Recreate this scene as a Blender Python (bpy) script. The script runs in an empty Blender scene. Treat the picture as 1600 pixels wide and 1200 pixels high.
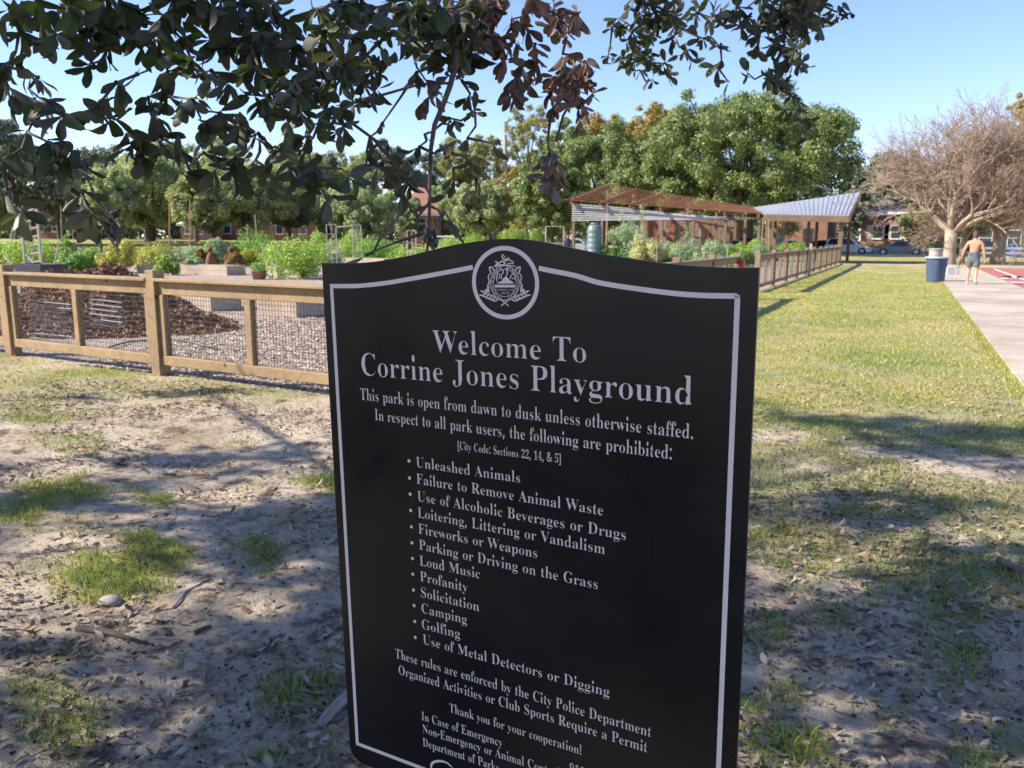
import bpy, bmesh, math, random
import numpy as np
from mathutils import Vector, Matrix

scn = bpy.context.scene
COL = scn.collection
RNG = np.random.default_rng(7)
random.seed(7)

# ------------------------------------------------------------------ camera
F = 1260.0
EYE = np.array([0.0, 0.0, 1.5])
_p = math.atan(228 / F)
_a = math.radians(25.9)
_f0 = np.array([-math.sin(_a) * math.cos(_p), math.cos(_a) * math.cos(_p), -math.sin(_p)])
_r0 = np.array([math.cos(_a), math.sin(_a), 0.0])
_u0 = np.cross(_r0, _f0)
_roll = 0.0045
FWD = _f0
RT = _r0 * math.cos(_roll) + _u0 * math.sin(_roll)
UP = _u0 * math.cos(_roll) - _r0 * math.sin(_roll)
cam_d = bpy.data.cameras.new('camera')
cam = bpy.data.objects.new('camera', cam_d)
COL.objects.link(cam)
cam.matrix_world = Matrix(((RT[0], UP[0], -FWD[0], 0), (RT[1], UP[1], -FWD[1], 0), (RT[2], UP[2], -FWD[2], 1.5), (0, 0, 0, 1)))
cam_d.sensor_width = 36.0
cam_d.lens = F / 1600 * 36
cam_d.clip_start = 0.05
cam_d.clip_end = 2000
cam_d.dof.use_dof = True
cam_d.dof.focus_distance = 1.35
cam_d.dof.aperture_fstop = 13.0
scn.camera = cam

# ------------------------------------------------------------------ light
SUN_AZ = math.radians(30)      # direction in which shadows fall, from +X towards +Y
SUN_EL = math.radians(36)
world = bpy.data.worlds.new('World')
scn.world = world
world.use_nodes = True
wn = world.node_tree
bg = wn.nodes['Background']
sky = wn.nodes.new('ShaderNodeTexSky')
sky.sky_type = 'NISHITA'
sky.sun_disc = False
sky.sun_elevation = SUN_EL
SUNV = np.array([-math.cos(SUN_AZ) * math.cos(SUN_EL), -math.sin(SUN_AZ) * math.cos(SUN_EL), math.sin(SUN_EL)])
sky.sun_rotation = math.atan2(SUNV[0], SUNV[1])
sky.air_density = 1.0
sky.dust_density = 0.1
sky.ozone_density = 5.0
tint = wn.nodes.new('ShaderNodeMix'); tint.data_type = 'RGBA'; tint.blend_type = 'MULTIPLY'
tint.inputs[0].default_value = 1.0; tint.inputs[7].default_value = (0.97, 0.86, 0.94, 1)
wn.links.new(sky.outputs[0], tint.inputs[6]); wn.links.new(tint.outputs[2], bg.inputs[0])
bg.inputs[1].default_value = 0.103
sd = bpy.data.lights.new('sun', 'SUN')
sun = bpy.data.objects.new('sun', sd)
COL.objects.link(sun)
sd.energy = 3.9
sd.angle = math.radians(0.53)
sd.color = (1.0, 0.92, 0.79)
sun.rotation_euler = Vector(SUNV).to_track_quat('Z', 'Y').to_euler()
scn.view_settings.view_transform = 'Standard'
scn.view_settings.look = 'None'
scn.view_settings.exposure = 1.4
scn.view_settings.gamma = 1.0
scn.view_settings.use_curve_mapping = False
scn.render.engine = 'CYCLES'
scn.cycles.max_bounces = 6
scn.cycles.transparent_max_bounces = 8

# ------------------------------------------------------------------ calibration helpers
def ray(px, py):
    return FWD + RT * (px - 800) / F + UP * (600 - py) / F

def G(px, py, z=0.0):
    r = ray(px, py)
    return EYE + r * ((z - 1.5) / r[2])

def D(px, py, d):
    return EYE + ray(px, py) * d

def atY(px, py, y):
    r = ray(px, py)
    return EYE + r * (y / r[1])

def atX(px, py, x):
    r = ray(px, py)
    return EYE + r * (x / r[0])

def proj(P):
    d = np.asarray(P, float) - EYE
    z = d @ FWD
    return 800 + F * (d @ RT) / z, 600 - F * (d @ UP) / z, z

def rise(x):
    t = np.clip((-np.asarray(x, float) - 42) / 55, 0, 1)
    return 1.0 * t * t * (3 - 2 * t)

# ------------------------------------------------------------------ noise
_perm = np.random.default_rng(3).random((256, 256))
def vnoise(x, y, s=1.0, o=0):
    x = np.asarray(x, float) * s + 17.3 * o + 1000; y = np.asarray(y, float) * s + 9.1 * o + 1000
    xi = np.floor(x).astype(int); yi = np.floor(y).astype(int)
    fx = x - xi; fy = y - yi
    fx = fx * fx * (3 - 2 * fx); fy = fy * fy * (3 - 2 * fy)
    a = _perm[xi % 256, yi % 256]; b = _perm[(xi + 1) % 256, yi % 256]
    c = _perm[xi % 256, (yi + 1) % 256]; d = _perm[(xi + 1) % 256, (yi + 1) % 256]
    return (a * (1 - fx) + b * fx) * (1 - fy) + (c * (1 - fx) + d * fx) * fy
def fbm(x, y, s=1.0, n=4, o=0):
    r = 0; a = 0.5; t = 0
    for i in range(n):
        r = r + a * vnoise(x, y, s * 2 ** i, o + i * 3); t += a; a *= 0.5
    return r / t

# ------------------------------------------------------------------ materials
def newmat(name):
    m = bpy.data.materials.new(name); m.use_nodes = True
    nt = m.node_tree
    b = nt.nodes['Principled BSDF']
    return m, nt, b
def N(nt, t, **kw):
    n = nt.nodes.new(t)
    for k, v in kw.items(): setattr(n, k, v)
    return n
def ramp(nt, fac, stops):
    r = N(nt, 'ShaderNodeValToRGB')
    e = r.color_ramp.elements
    e[0].position, e[0].color = stops[0][0], (*stops[0][1], 1)
    e[1].position, e[1].color = stops[-1][0], (*stops[-1][1], 1)
    for p, c in stops[1:-1]:
        k = e.new(p); k.color = (*c, 1)
    nt.links.new(fac, r.inputs[0])
    return r.outputs[0]
def noise(nt, scale, detail=5, rough=0.6, vec=None, dist=0.0):
    n = N(nt, 'ShaderNodeTexNoise')
    n.inputs['Scale'].default_value = scale; n.inputs['Detail'].default_value = detail
    n.inputs['Roughness'].default_value = rough; n.inputs['Distortion'].default_value = dist
    if vec is None:
        vec = N(nt, 'ShaderNodeNewGeometry').outputs['Position']
    nt.links.new(vec, n.inputs['Vector'])
    return n.outputs['Fac']
def bump(nt, b, h, strength=0.4, dist=0.01):
    n = N(nt, 'ShaderNodeBump'); n.inputs['Strength'].default_value = strength; n.inputs['Distance'].default_value = dist
    nt.links.new(h, n.inputs['Height']); nt.links.new(n.outputs[0], b.inputs['Normal'])
def mixc(nt, fac, a, c, mode='MIX'):
    m = N(nt, 'ShaderNodeMix', data_type='RGBA', blend_type=mode)
    for i, v in ((0, fac), (6, a), (7, c)):
        if hasattr(v, 'links') or hasattr(v, 'is_linked'): nt.links.new(v, m.inputs[i])
        elif i == 0: m.inputs[i].default_value = v
        else: m.inputs[i].default_value = (*v, 1)
    return m.outputs[2]
def simple(name, c1, c2=None, scale=4.0, rough=0.7, metal=0.0, bstr=0.2, bscale=None, bdist=0.005, spec=None, detail=6):
    m, nt, b = newmat(name)
    c2 = c2 or tuple(v * 0.75 for v in c1)
    f = noise(nt, scale, detail)
    nt.links.new(ramp(nt, f, [(0.32, c2), (0.68, c1)]), b.inputs['Base Color'])
    b.inputs['Roughness'].default_value = rough; b.inputs['Metallic'].default_value = metal
    if spec is not None: b.inputs['Specular IOR Level'].default_value = spec
    if bstr: bump(nt, b, noise(nt, bscale or scale * 6, 4), bstr, bdist)
    return m
def leafmat(name, cols, trans=0.3, rough=0.5, spec=0.4, tcol=None, back=None):
    """cols: list of colours picked per leaf"""
    m, nt, b = newmat(name)
    g = N(nt, 'ShaderNodeNewGeometry')
    rnd = g.outputs['Random Per Island']
    n = len(cols)
    col = ramp(nt, rnd, [(i / max(1, n - 1), c) for i, c in enumerate(cols)])
    if back:
        col = mixc(nt, g.outputs['Backfacing'], col, back)
    nt.links.new(col, b.inputs['Base Color'])
    b.inputs['Roughness'].default_value = rough
    b.inputs['Specular IOR Level'].default_value = spec
    if trans > 0:
        t = N(nt, 'ShaderNodeBsdfTranslucent')
        k = mixc(nt, 1.0, col, tcol or (1.6, 1.8, 0.8), 'MULTIPLY')
        nt.links.new(k, t.inputs[0])
        mx = N(nt, 'ShaderNodeMixShader'); mx.inputs[0].default_value = trans
        nt.links.new(b.outputs[0], mx.inputs[1]); nt.links.new(t.outputs[0], mx.inputs[2])
        nt.links.new(mx.outputs[0], nt.nodes['Material Output'].inputs[0])
    return m

# ------------------------------------------------------------------ mesh helpers
class MB:
    def __init__(s): s.v = []; s.f = []
    def box(s, lo, hi, M=None):
        x0, y0, z0 = lo; x1, y1, z1 = hi
        b = len(s.v)
        P = [(x0, y0, z0), (x1, y0, z0), (x1, y1, z0), (x0, y1, z0), (x0, y0, z1), (x1, y0, z1), (x1, y1, z1), (x0, y1, z1)]
        if M is not None: P = [tuple(M @ Vector(p)) for p in P]
        s.v += P
        s.f += [tuple(b + i for i in q) for q in ((0, 3, 2, 1), (4, 5, 6, 7), (0, 1, 5, 4), (1, 2, 6, 5), (2, 3, 7, 6), (3, 0, 4, 7))]
        return s
    def tube(s, pts, rad, n=6, cap=True):
        pts = [Vector(p) for p in pts]
        if not hasattr(rad, '__len__'): rad = [rad] * len(pts)
        base = len(s.v); prev = None
        for i, p in enumerate(pts):
            t = (pts[min(i + 1, len(pts) - 1)] - pts[max(i - 1, 0)])
            if t.length < 1e-9: t = Vector((0, 0, 1))
            t.normalize()
            if prev is None:
                a = t.cross(Vector((0.13, 0.31, 0.94)))
                if a.length < 0.1: a = t.cross(Vector((1, 0, 0)))
            else: a = prev - t * prev.dot(t)
            a.normalize(); prev = a; c = t.cross(a)
            for k in range(n):
                th = 2 * math.pi * k / n
                s.v.append(tuple(p + (a * math.cos(th) + c * math.sin(th)) * rad[i]))
        for i in range(len(pts) - 1):
            for k in range(n):
                k2 = (k + 1) % n
                s.f.append((base + i * n + k, base + i * n + k2, base + (i + 1) * n + k2, base + (i + 1) * n + k))
        if cap:
            s.f.append(tuple(base + k for k in range(n))[::-1])
            s.f.append(tuple(base + (len(pts) - 1) * n + k for k in range(n)))
        return s
    def lathe(s, prof, c=(0, 0, 0), n=20):
        b = len(s.v)
        for r, z in prof:
            for k in range(n):
                th = 2 * math.pi * k / n
                s.v.append((c[0] + r * math.cos(th), c[1] + r * math.sin(th), c[2] + z))
        for i in range(len(prof) - 1):
            for k in range(n):
                k2 = (k + 1) % n
                s.f.append((b + i * n + k, b + i * n + k2, b + (i + 1) * n + k2, b + (i + 1) * n + k))
        s.f.append(tuple(b + k for k in range(n))[::-1])
        s.f.append(tuple(b + (len(prof) - 1) * n + k for k in range(n)))
        return s
    def poly(s, pts, thick=None):
        b = len(s.v); s.v += [tuple(p) for p in pts]; s.f.append(tuple(range(b, b + len(pts))))
        return s
    def prism(s, pts, d):
        """closed outline extruded by vector d"""
        b = len(s.v); n = len(pts); d = np.asarray(d, float)
        s.v += [tuple(p) for p in pts] + [tuple(np.asarray(p, float) + d) for p in pts]
        s.f.append(tuple(range(b, b + n))); s.f.append(tuple(range(b + 2 * n - 1, b + n - 1, -1)))
        for i in range(n):
            j = (i + 1) % n
            s.f.append((b + i, b + n + i, b + n + j, b + j))
        return s

def mesh_from(name, v, f):
    me = bpy.data.meshes.new(name)
    if isinstance(f, np.ndarray):
        v = np.asarray(v, np.float32); nf, k = f.shape
        me.vertices.add(len(v)); me.vertices.foreach_set('co', v.ravel())
        me.loops.add(nf * k); me.loops.foreach_set('vertex_index', f.astype(np.int32).ravel())
        me.polygons.add(nf); me.polygons.foreach_set('loop_start', np.arange(0, nf * k, k, dtype=np.int32))
        me.update(calc_edges=True)
    else:
        me.from_pydata(v, [], f)
        bm = bmesh.new(); bm.from_mesh(me); bmesh.ops.recalc_face_normals(bm, faces=bm.faces); bm.to_mesh(me); bm.free()
    return me
def obj(name, mb, mat, parent=None, smooth=False, bevel=0.0, me=None):
    if me is None:
        me = mesh_from(name, mb.v, mb.f) if isinstance(mb, MB) else mesh_from(name, mb[0], mb[1])
        me.materials.append(mat)
    if smooth: me.shade_smooth()
    o = bpy.data.objects.new(name, me); COL.objects.link(o)
    if parent is not None: put(o, parent)
    if bevel:
        m = o.modifiers.new('bevel', 'BEVEL'); m.width = bevel; m.segments = 2; m.limit_method = 'ANGLE'
    return o
def wloc(o):
    l = Vector(o.location)
    while o.parent:
        l = l + o.matrix_parent_inverse.translation; o = o.parent; l = l + Vector(o.location)
    return l
def put(o, parent):
    o.parent = parent
    o.matrix_parent_inverse = Matrix.Translation(-wloc(parent))
def thing(name, label, cat, loc=(0, 0, 0), group=None):
    o = bpy.data.objects.new(name, None); COL.objects.link(o)
    o.empty_display_size = 0.1
    o.location = tuple(float(v) for v in loc); o['label'] = label; o['category'] = cat
    if group: o['group'] = group
    return o
def tag(o, label, cat, group=None):
    o['label'] = label; o['category'] = cat
    if group: o['group'] = group
    return o
def struct(o): o['kind'] = 'structure'; return o
def stuff(o, label=None, cat=None):
    o['kind'] = 'stuff'
    if label: o['label'] = label
    if cat: o['category'] = cat
    return o
def copytree(o, parent=None):
    c = o.copy(); COL.objects.link(c)
    if parent is not None: c.parent = parent
    for ch in list(o.children): copytree(ch, c)
    return c

def rand_dirs(n, rng):
    v = rng.normal(size=(n, 3)); return v / np.linalg.norm(v, axis=1)[:, None]
def quads(c, nrm, size, rng, aspect=0.55):
    """leaf quads (pointed rhombs) centred at c with normal nrm"""
    n = len(c)
    a = np.cross(nrm, rand_dirs(n, rng)); a /= np.linalg.norm(a, axis=1)[:, None] + 1e-9
    b = np.cross(nrm, a)
    s = np.asarray(size).reshape(-1, 1) * np.ones((n, 1))
    v = np.stack([c - a * s, c - b * s * aspect + a * s * 0.15, c + a * s, c + b * s * aspect + a * s * 0.15], 1).reshape(-1, 3)
    f = np.arange(4 * n).reshape(n, 4)
    return v, f
def cloud(cen, rad, n, size, seed, up=0.0, jit=0.7, squash=1.0, shell=(0.55, 1.05)):
    rng = np.random.default_rng(seed)
    cen = np.asarray(cen, float); rad = np.asarray(rad, float)
    w = rad ** 2; k = rng.choice(len(cen), n, p=w / w.sum())
    d = rand_dirs(n, rng)
    r = rad[k] * rng.uniform(shell[0], shell[1], n)
    p = cen[k] + d * r[:, None] * np.array([1, 1, squash])
    nn = d + jit * rand_dirs(n, rng) + np.array([0, 0, up]); nn /= np.linalg.norm(nn, axis=1)[:, None]
    return quads(p, nn, size * rng.uniform(0.6, 1.3, n), rng)
def join(parts):
    V = []; Fc = []; o = 0
    for v, f in parts:
        V.append(v); Fc.append(f + o); o += len(v)
    return np.concatenate(V), np.concatenate(Fc)
def seg_mesh(P0, P1, R0, R1, n=3):
    P0, P1, R0, R1 = (np.asarray(q, float) for q in (P0, P1, R0, R1))
    t = P1 - P0; t /= np.linalg.norm(t, axis=1)[:, None] + 1e-9
    a = np.cross(t, np.array([0.13, 0.31, 0.94])); a /= np.linalg.norm(a, axis=1)[:, None] + 1e-9
    b = np.cross(t, a); m = len(P0)
    th = 2 * np.pi * np.arange(n) / n
    ring = a[:, None] * np.cos(th)[None, :, None] + b[:, None] * np.sin(th)[None, :, None]
    v = np.concatenate([P0[:, None] + ring * R0[:, None, None], P1[:, None] + ring * R1[:, None, None]], 1).reshape(-1, 3)
    k = np.arange(n); k2 = (k + 1) % n
    q = np.stack([k, k2, k2 + n, k + n], 1)
    f = (q[None] + (np.arange(m) * 2 * n)[:, None, None]).reshape(-1, 4)
    return v, f

# palette
M = {}
def wood(name, c1, c2, sc=9):
    m, nt, b = newmat(name)
    g = N(nt, 'ShaderNodeNewGeometry'); mp = N(nt, 'ShaderNodeMapping'); mp.inputs['Scale'].default_value = (1, 1, 1)
    nt.links.new(g.outputs['Position'], mp.inputs[0])
    w = noise(nt, sc, 8, 0.65, mp.outputs[0], 1.5)
    w2 = noise(nt, sc * 9, 4, 0.5, mp.outputs[0])
    col = ramp(nt, w, [(0.3, c2), (0.7, c1)])
    col = mixc(nt, 0.25, col, ramp(nt, w2, [(0.35, tuple(x * .5 for x in c2)), (0.7, c1)]))
    v = N(nt, 'ShaderNodeTexVoronoi'); v.inputs['Scale'].default_value = 3.3
    nt.links.new(g.outputs['Position'], v.inputs['Vector'])
    kn = ramp(nt, v.outputs['Distance'], [(0.05, (0.22, 0.16, 0.12)), (0.10, (1, 1, 1))])
    col = mixc(nt, 1.0, col, ramp(nt, noise(nt, 1.7, 6, 0.7, mp.outputs[0]), [(0.3, (0.72, 0.72, 0.74)), (0.7, (1.15, 1.13, 1.1))]), 'MULTIPLY')
    col = mixc(nt, 1.0, col, kn, 'MULTIPLY')
    nt.links.new(col, b.inputs['Base Color']); b.inputs['Roughness'].default_value = 0.8
    bump(nt, b, w2, 0.35, 0.004)
    return m
M['fence'] = wood('treated pine', (0.43, 0.30, 0.165), (0.25, 0.165, 0.085))
M['fence2'] = wood('weathered treated pine', (0.34, 0.245, 0.15), (0.22, 0.155, 0.095))
M['bed'] = wood('bleached planter board', (0.56, 0.46, 0.36), (0.42, 0.33, 0.26), 5)
M['rust_wood'] = wood('red stained pergola wood', (0.24, 0.095, 0.045), (0.16, 0.06, 0.03), 4)
M['column'] = wood('brown post wood', (0.24, 0.16, 0.10), (0.15, 0.10, 0.065), 4)
M['stake'] = wood('orange cedar stake', (0.42, 0.22, 0.09), (0.3, 0.15, 0.06))
M['palewood'] = wood('pale weathered lath', (0.52, 0.46, 0.38), (0.4, 0.35, 0.28))
M['wire'] = simple('dark galvanised wire', (0.09, 0.08, 0.075), rough=0.6, metal=0.3, bstr=0)
M['glintwire'] = simple('sun glint wire', (0.75, 0.74, 0.72), (0.6, 0.6, 0.58), rough=0.5, bstr=0)  # pale colour holds the sun glint of the fence mesh
M['bark'] = simple('oak bark', (0.14, 0.11, 0.085), (0.06, 0.047, 0.037), 3, 0.9, bstr=0.8, bscale=25, bdist=0.02)
M['twig'] = simple('grey twig bark', (0.12, 0.09, 0.08), (0.06, 0.045, 0.04), 40, 0.85, bstr=0.4, bscale=300, bdist=0.001)
M['crepe'] = simple('smooth tan crepe bark', (0.46, 0.36, 0.285), (0.33, 0.245, 0.185), 2.5, 0.8, bstr=0.2)
M['crepetwig'] = leafmat('bare tan twigs', [(0.35, 0.265, 0.205), (0.45, 0.35, 0.275), (0.25, 0.18, 0.135), (0.39, 0.295, 0.225)], 0, 0.8, 0.2)
M['concrete'] = simple('concrete', (0.48, 0.44, 0.40), (0.40, 0.365, 0.335), 1.5, 0.9, bstr=0.3, bscale=90)
M['asphalt'] = simple('asphalt', (0.09, 0.09, 0.092), (0.06, 0.06, 0.062), 2, 0.9, bstr=0.3)
M['white'] = simple('white paint', (0.78, 0.78, 0.76), (0.7, 0.7, 0.68), 3, 0.6, bstr=0)
M['cream'] = simple('cream shutter paint', (0.66, 0.62, 0.50), (0.58, 0.54, 0.43), 3, 0.6, bstr=0)
M['glass'] = simple('dark window glass', (0.05, 0.06, 0.07), (0.03, 0.035, 0.04), 1, 0.08, bstr=0)
M['carglass'] = simple('car glass', (0.03, 0.035, 0.04), (0.02, 0.025, 0.03), 1, 0.05, bstr=0)
M['rubber'] = simple('black rubber', (0.02, 0.02, 0.021), (0.015, 0.015, 0.016), 5, 0.8, bstr=0)
M['steel'] = simple('steel', (0.5, 0.5, 0.5), (0.4, 0.4, 0.4), 5, 0.35, 0.8, bstr=0)

def brickmat(name, c1, c2, mortar, s=1.0):
    m, nt, b = newmat(name)
    g = N(nt, 'ShaderNodeNewGeometry'); sx = N(nt, 'ShaderNodeSeparateXYZ'); cb = N(nt, 'ShaderNodeCombineXYZ')
    nt.links.new(g.outputs['Position'], sx.inputs[0])
    ad = N(nt, 'ShaderNodeMath', operation='ADD'); nt.links.new(sx.outputs[0], ad.inputs[0]); nt.links.new(sx.outputs[1], ad.inputs[1])
    nt.links.new(ad.outputs[0], cb.inputs[0]); nt.links.new(sx.outputs[2], cb.inputs[1])
    t = N(nt, 'ShaderNodeTexBrick'); nt.links.new(cb.outputs[0], t.inputs['Vector'])
    t.inputs['Color1'].default_value = (*c1, 1); t.inputs['Color2'].default_value = (*c2, 1); t.inputs['Mortar'].default_value = (*mortar, 1)
    t.inputs['Scale'].default_value = 4.0 * s; t.inputs['Mortar Size'].default_value = 0.02
    big = noise(nt, 1.2, 6)
    col = mixc(nt, 1.0, t.outputs['Color'], ramp(nt, big, [(0.3, (0.6, 0.58, 0.56)), (0.7, (1.15, 1.1, 1.05))]), 'MULTIPLY')
    nt.links.new(col, b.inputs['Base Color']); b.inputs['Roughness'].default_value = 0.9
    return m
M['brick'] = brickmat('red brick', (0.36, 0.16, 0.105), (0.24, 0.10, 0.07), (0.36, 0.31, 0.27))
M['brick2'] = brickmat('brown brick', (0.26, 0.12, 0.08), (0.17, 0.08, 0.055), (0.26, 0.22, 0.19))
# ------------------------------------------------------------------ ground
PATH_X = 1.16
FX = -3.85                        # right-hand garden fence
def fenceY(x): return 6.2 - 0.065 * (x + 7.38)   # front garden fence
PATCH = [  # px centre, px half sizes, weight of the grass clumps seen in front of the fence
    (170, 905, 105, 45, 1), (235, 870, 60, 35, 1), (80, 765, 80, 28, .9), (30, 805, 60, 25, 1), (215, 775, 50, 20, .8), (500, 758, 40, 22, .9),
    (400, 862, 45, 24, .8), (405, 890, 30, 12, .7), (130, 835, 30, 14, .7), (75, 1130, 100, 75, .75), (60, 1075, 110, 38, .6), (470, 1085, 75, 48, .75),
    (440, 1190, 50, 18, .7), (125, 700, 90, 22, .5), (300, 690, 60, 14, .35), (510, 1010, 40, 20, .4), (60, 640, 120, 30, .7), (250, 620, 130, 18, .6),
    (420, 640, 90, 14, .5), (1200, 990, 60, 50, .55), (1260, 900, 55, 45, .55), (1215, 830, 70, 20, .8), (1330, 760, 160, 18, .55), (1300, 960, 60, 26, .6),
    (1500, 960, 90, 50, .6), (1420, 910, 80, 30, .5), (1240, 1080, 60, 45, .6), (1470, 1040, 80, 60, .6), (1570, 900, 60, 60, .6), (1250, 1170, 110, 40, .85),
    (1560, 1175, 80, 40, .9), (1380, 1120, 90, 30, .45), (1400, 800, 180, 24, .6), (1180, 720, 60, 22, .6), (1360, 1000, 60, 20, .35), (1190, 1130, 40, 50, .7)]
def grass_mask(x, y):
    x = np.asarray(x, float); y = np.asarray(y, float)
    nz = fbm(x, y, 2.2, 4, 2); nf = fbm(x, y, 7.0, 3, 5)
    # depth along the viewing direction
    fd = -x * 0.437 + y * 0.9
    inside = (y > fenceY(x) + 0.1) & (x < FX - 0.1) & (x > -38.1) & (y < 62)
    t = np.clip((fd - np.where(x > FX + 1.5, 4.6, 5.2)) / 3.0, 0, 1)
    lawn = t * (0.35 + 1.0 * fbm(x, y, 1.1, 4, 33) * .9) * np.where(x > FX, 1, 0.75)
    lawn = np.where(fd > 10, np.clip(0.75 + 0.5 * (nz - 0.4), 0, 1), lawn)
    m = lawn
    d = np.stack([x, y, np.zeros_like(x)], -1) - EYE
    z = d @ FWD; z = np.where(z < 0.3, 0.3, z)
    px = 800 + F * (d @ RT) / z; py = 600 - F * (d @ UP) / z
    px = px + (nz - .5) * 90; py = py + (nf - .5) * 50
    for cx, cy, a, b, w in PATCH:
        r = np.sqrt(((px - cx) / a) ** 2 + ((py - cy) / b) ** 2)
        m = np.maximum(m, w * np.clip(1.5 - r * 1.1, 0, 1) * np.clip(0.4 + 1.1 * nf, 0, 1))
    rt_ = x * _r0[0] + y * _r0[1]
    m = np.maximum(m, np.clip((nz - 0.66) * 5, 0, .35))
    m = np.maximum(m, np.where(rt_ > .2, np.clip((fbm(x, y, 1.4, 4, 44) - .47 + np.clip(fd - 2, 0, 4) * .015) * 5, 0, .52), 0))
    m = np.where(inside, 0, m)
    return np.clip(m, 0, 1)
def gh(x, y):
    x = np.asarray(x, float); y = np.asarray(y, float)
    w = np.clip((PATH_X - 0.1 - x) / 0.8, 0, 1) * np.clip((9.5 - y) / 4, 0, 1) * np.clip((x + 14) / 3, 0, 1)
    inside = np.clip((y - fenceY(x) + 0.35) / 0.3, 0, 1) * np.clip((FX + .3 - x) / 0.3, 0, 1)
    w = w * (1 - inside)
    h = (fbm(x, y, 0.8, 3, 1) - 0.5) * 0.11 + (fbm(x, y, 5.0, 3, 4) - 0.5) * 0.035 + (fbm(x, y, 16.0, 2, 8) - .5) * 0.012
    return h * w + rise(x)

def spaced(lo, a, b, hi, fine, g=1.16):
    m = list(np.arange(a, b, fine)); r = []
    s = fine; v = m[-1]
    while v < hi: s *= g; v += s; r.append(v)
    l = []; s = fine; v = m[0]
    while v > lo: s *= g; v -= s; l.append(v)
    return np.array(l[::-1] + m + r)
gx = spaced(-600, -7.0, 1.6, 600, 0.045, 1.09); gy = spaced(-120, 0.6, 7.4, 900, 0.045, 1.09)
X, Y = np.meshgrid(gx, gy)
Z = gh(X, Y)
nxg, nyg = len(gx), len(gy)
ii = (np.arange(nyg - 1)[:, None] * nxg + np.arange(nxg - 1)[None]).ravel()
gf = np.stack([ii, ii + 1, ii + 1 + nxg, ii + nxg], 1)
m, nt, b = newmat('soil and lawn')
at = N(nt, 'ShaderNodeAttribute', attribute_name='grassy')
geo = N(nt, 'ShaderNodeNewGeometry')
n1 = noise(nt, 1.3, 8, 0.65, geo.outputs['Position']); n2 = noise(nt, 22, 6, 0.7, geo.outputs['Position']); n3 = noise(nt, 130, 4, 0.7, geo.outputs['Position'])
soil = ramp(nt, n1, [(0.28, (0.36, 0.27, 0.185)), (0.45, (0.60, 0.485, 0.365)), (0.62, (0.76, 0.64, 0.50)), (0.75, (0.62, 0.465, 0.305))])
n4 = noise(nt, 3.2, 9, 0.75, geo.outputs['Position'], 0.4)
soil = mixc(nt, ramp(nt, n4, [(0.53, (0, 0, 0)), (0.6, (0.85, 0.85, 0.85))]), soil, (0.17, 0.125, 0.095))
soil = mixc(nt, 1.0, soil, ramp(nt, n2, [(0.34, (0.25, 0.22, 0.20)), (0.46, (0.9, 0.89, 0.88)), (0.75, (1.12, 1.12, 1.12))]), 'MULTIPLY')
soil = mixc(nt, 1.0, soil, ramp(nt, n3, [(0.3, (0.62, 0.6, 0.58)), (0.5, (1, 1, 1))]), 'MULTIPLY')
nl = noise(nt, 0.5, 6, 0.6, geo.outputs['Position'], 0.6)
nl2 = noise(nt, 9, 6, 0.75, geo.outputs['Position'])
lawn = ramp(nt, nl, [(0.3, (0.17, 0.235, 0.06)), (0.47, (0.30, 0.31, 0.095)), (0.66, (0.54, 0.42, 0.185))])
lawn = mixc(nt, 1.0, lawn, ramp(nt, nl2, [(0.3, (0.55, 0.6, 0.5)), (0.7, (1.25, 1.2, 1.15))]), 'MULTIPLY')
lw = N(nt, 'ShaderNodeMath', operation='MULTIPLY_ADD'); nt.links.new(n2, lw.inputs[0]); lw.inputs[1].default_value = 1.2; lw.inputs[2].default_value = -0.6
lw2 = N(nt, 'ShaderNodeMath', operation='ADD', use_clamp=True); nt.links.new(lw.outputs[0], lw2.inputs[0]); nt.links.new(at.outputs['Fac'], lw2.inputs[1])
lf = ramp(nt, lw2.outputs[0], [(0.35, (0, 0, 0)), (0.85, (1, 1, 1))])
nt.links.new(mixc(nt, lf, soil, lawn), b.inputs['Base Color'])
b.inputs['Roughness'].default_value = 0.95; b.inputs['Specular IOR Level'].default_value = 0.2
hb = N(nt, 'ShaderNodeMath', operation='ADD'); nt.links.new(n2, hb.inputs[0])
hm = N(nt, 'ShaderNodeMath', operation='MULTIPLY'); nt.links.new(n3, hm.inputs[0]); hm.inputs[1].default_value = 0.35; nt.links.new(hm.outputs[0], hb.inputs[1])
bump(nt, b, hb.outputs[0], 1.0, 0.04)
M['ground'] = m
ground = struct(obj('ground', (np.stack([X, Y, Z], -1).reshape(-1, 3), gf), M['ground'], smooth=True))
att = ground.data.attributes.new('grassy', 'FLOAT', 'POINT')
att.data.foreach_set('value', grass_mask(X, Y).astype(np.float32).ravel())

# gravel yard inside the garden
m, nt, b = newmat('pale gravel')
geo = N(nt, 'ShaderNodeNewGeometry')
v = N(nt, 'ShaderNodeTexVoronoi'); v.inputs['Scale'].default_value = 26; nt.links.new(geo.outputs['Position'], v.inputs['Vector'])
vc = N(nt, 'ShaderNodeSeparateColor'); nt.links.new(v.outputs['Color'], vc.inputs[0])
col = ramp(nt, vc.outputs[0], [(0, (0.30, 0.21, 0.15)), (0.4, (0.50, 0.41, 0.33)), (1, (0.68, 0.60, 0.52))])
col = mixc(nt, 1.0, col, ramp(nt, v.outputs['Distance'], [(0.0, (1.1, 1.1, 1.1)), (0.7, (0.45, 0.4, 0.38))]), 'MULTIPLY')
nt.links.new(col, b.inputs['Base Color']); b.inputs['Roughness'].default_value = 0.9
inv = N(nt, 'ShaderNodeMath', operation='SUBTRACT'); inv.inputs[0].default_value = 1; nt.links.new(v.outputs['Distance'], inv.inputs[1])
bump(nt, b, inv.outputs[0], 0.8, 0.02)
M['gravel'] = m
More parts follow.
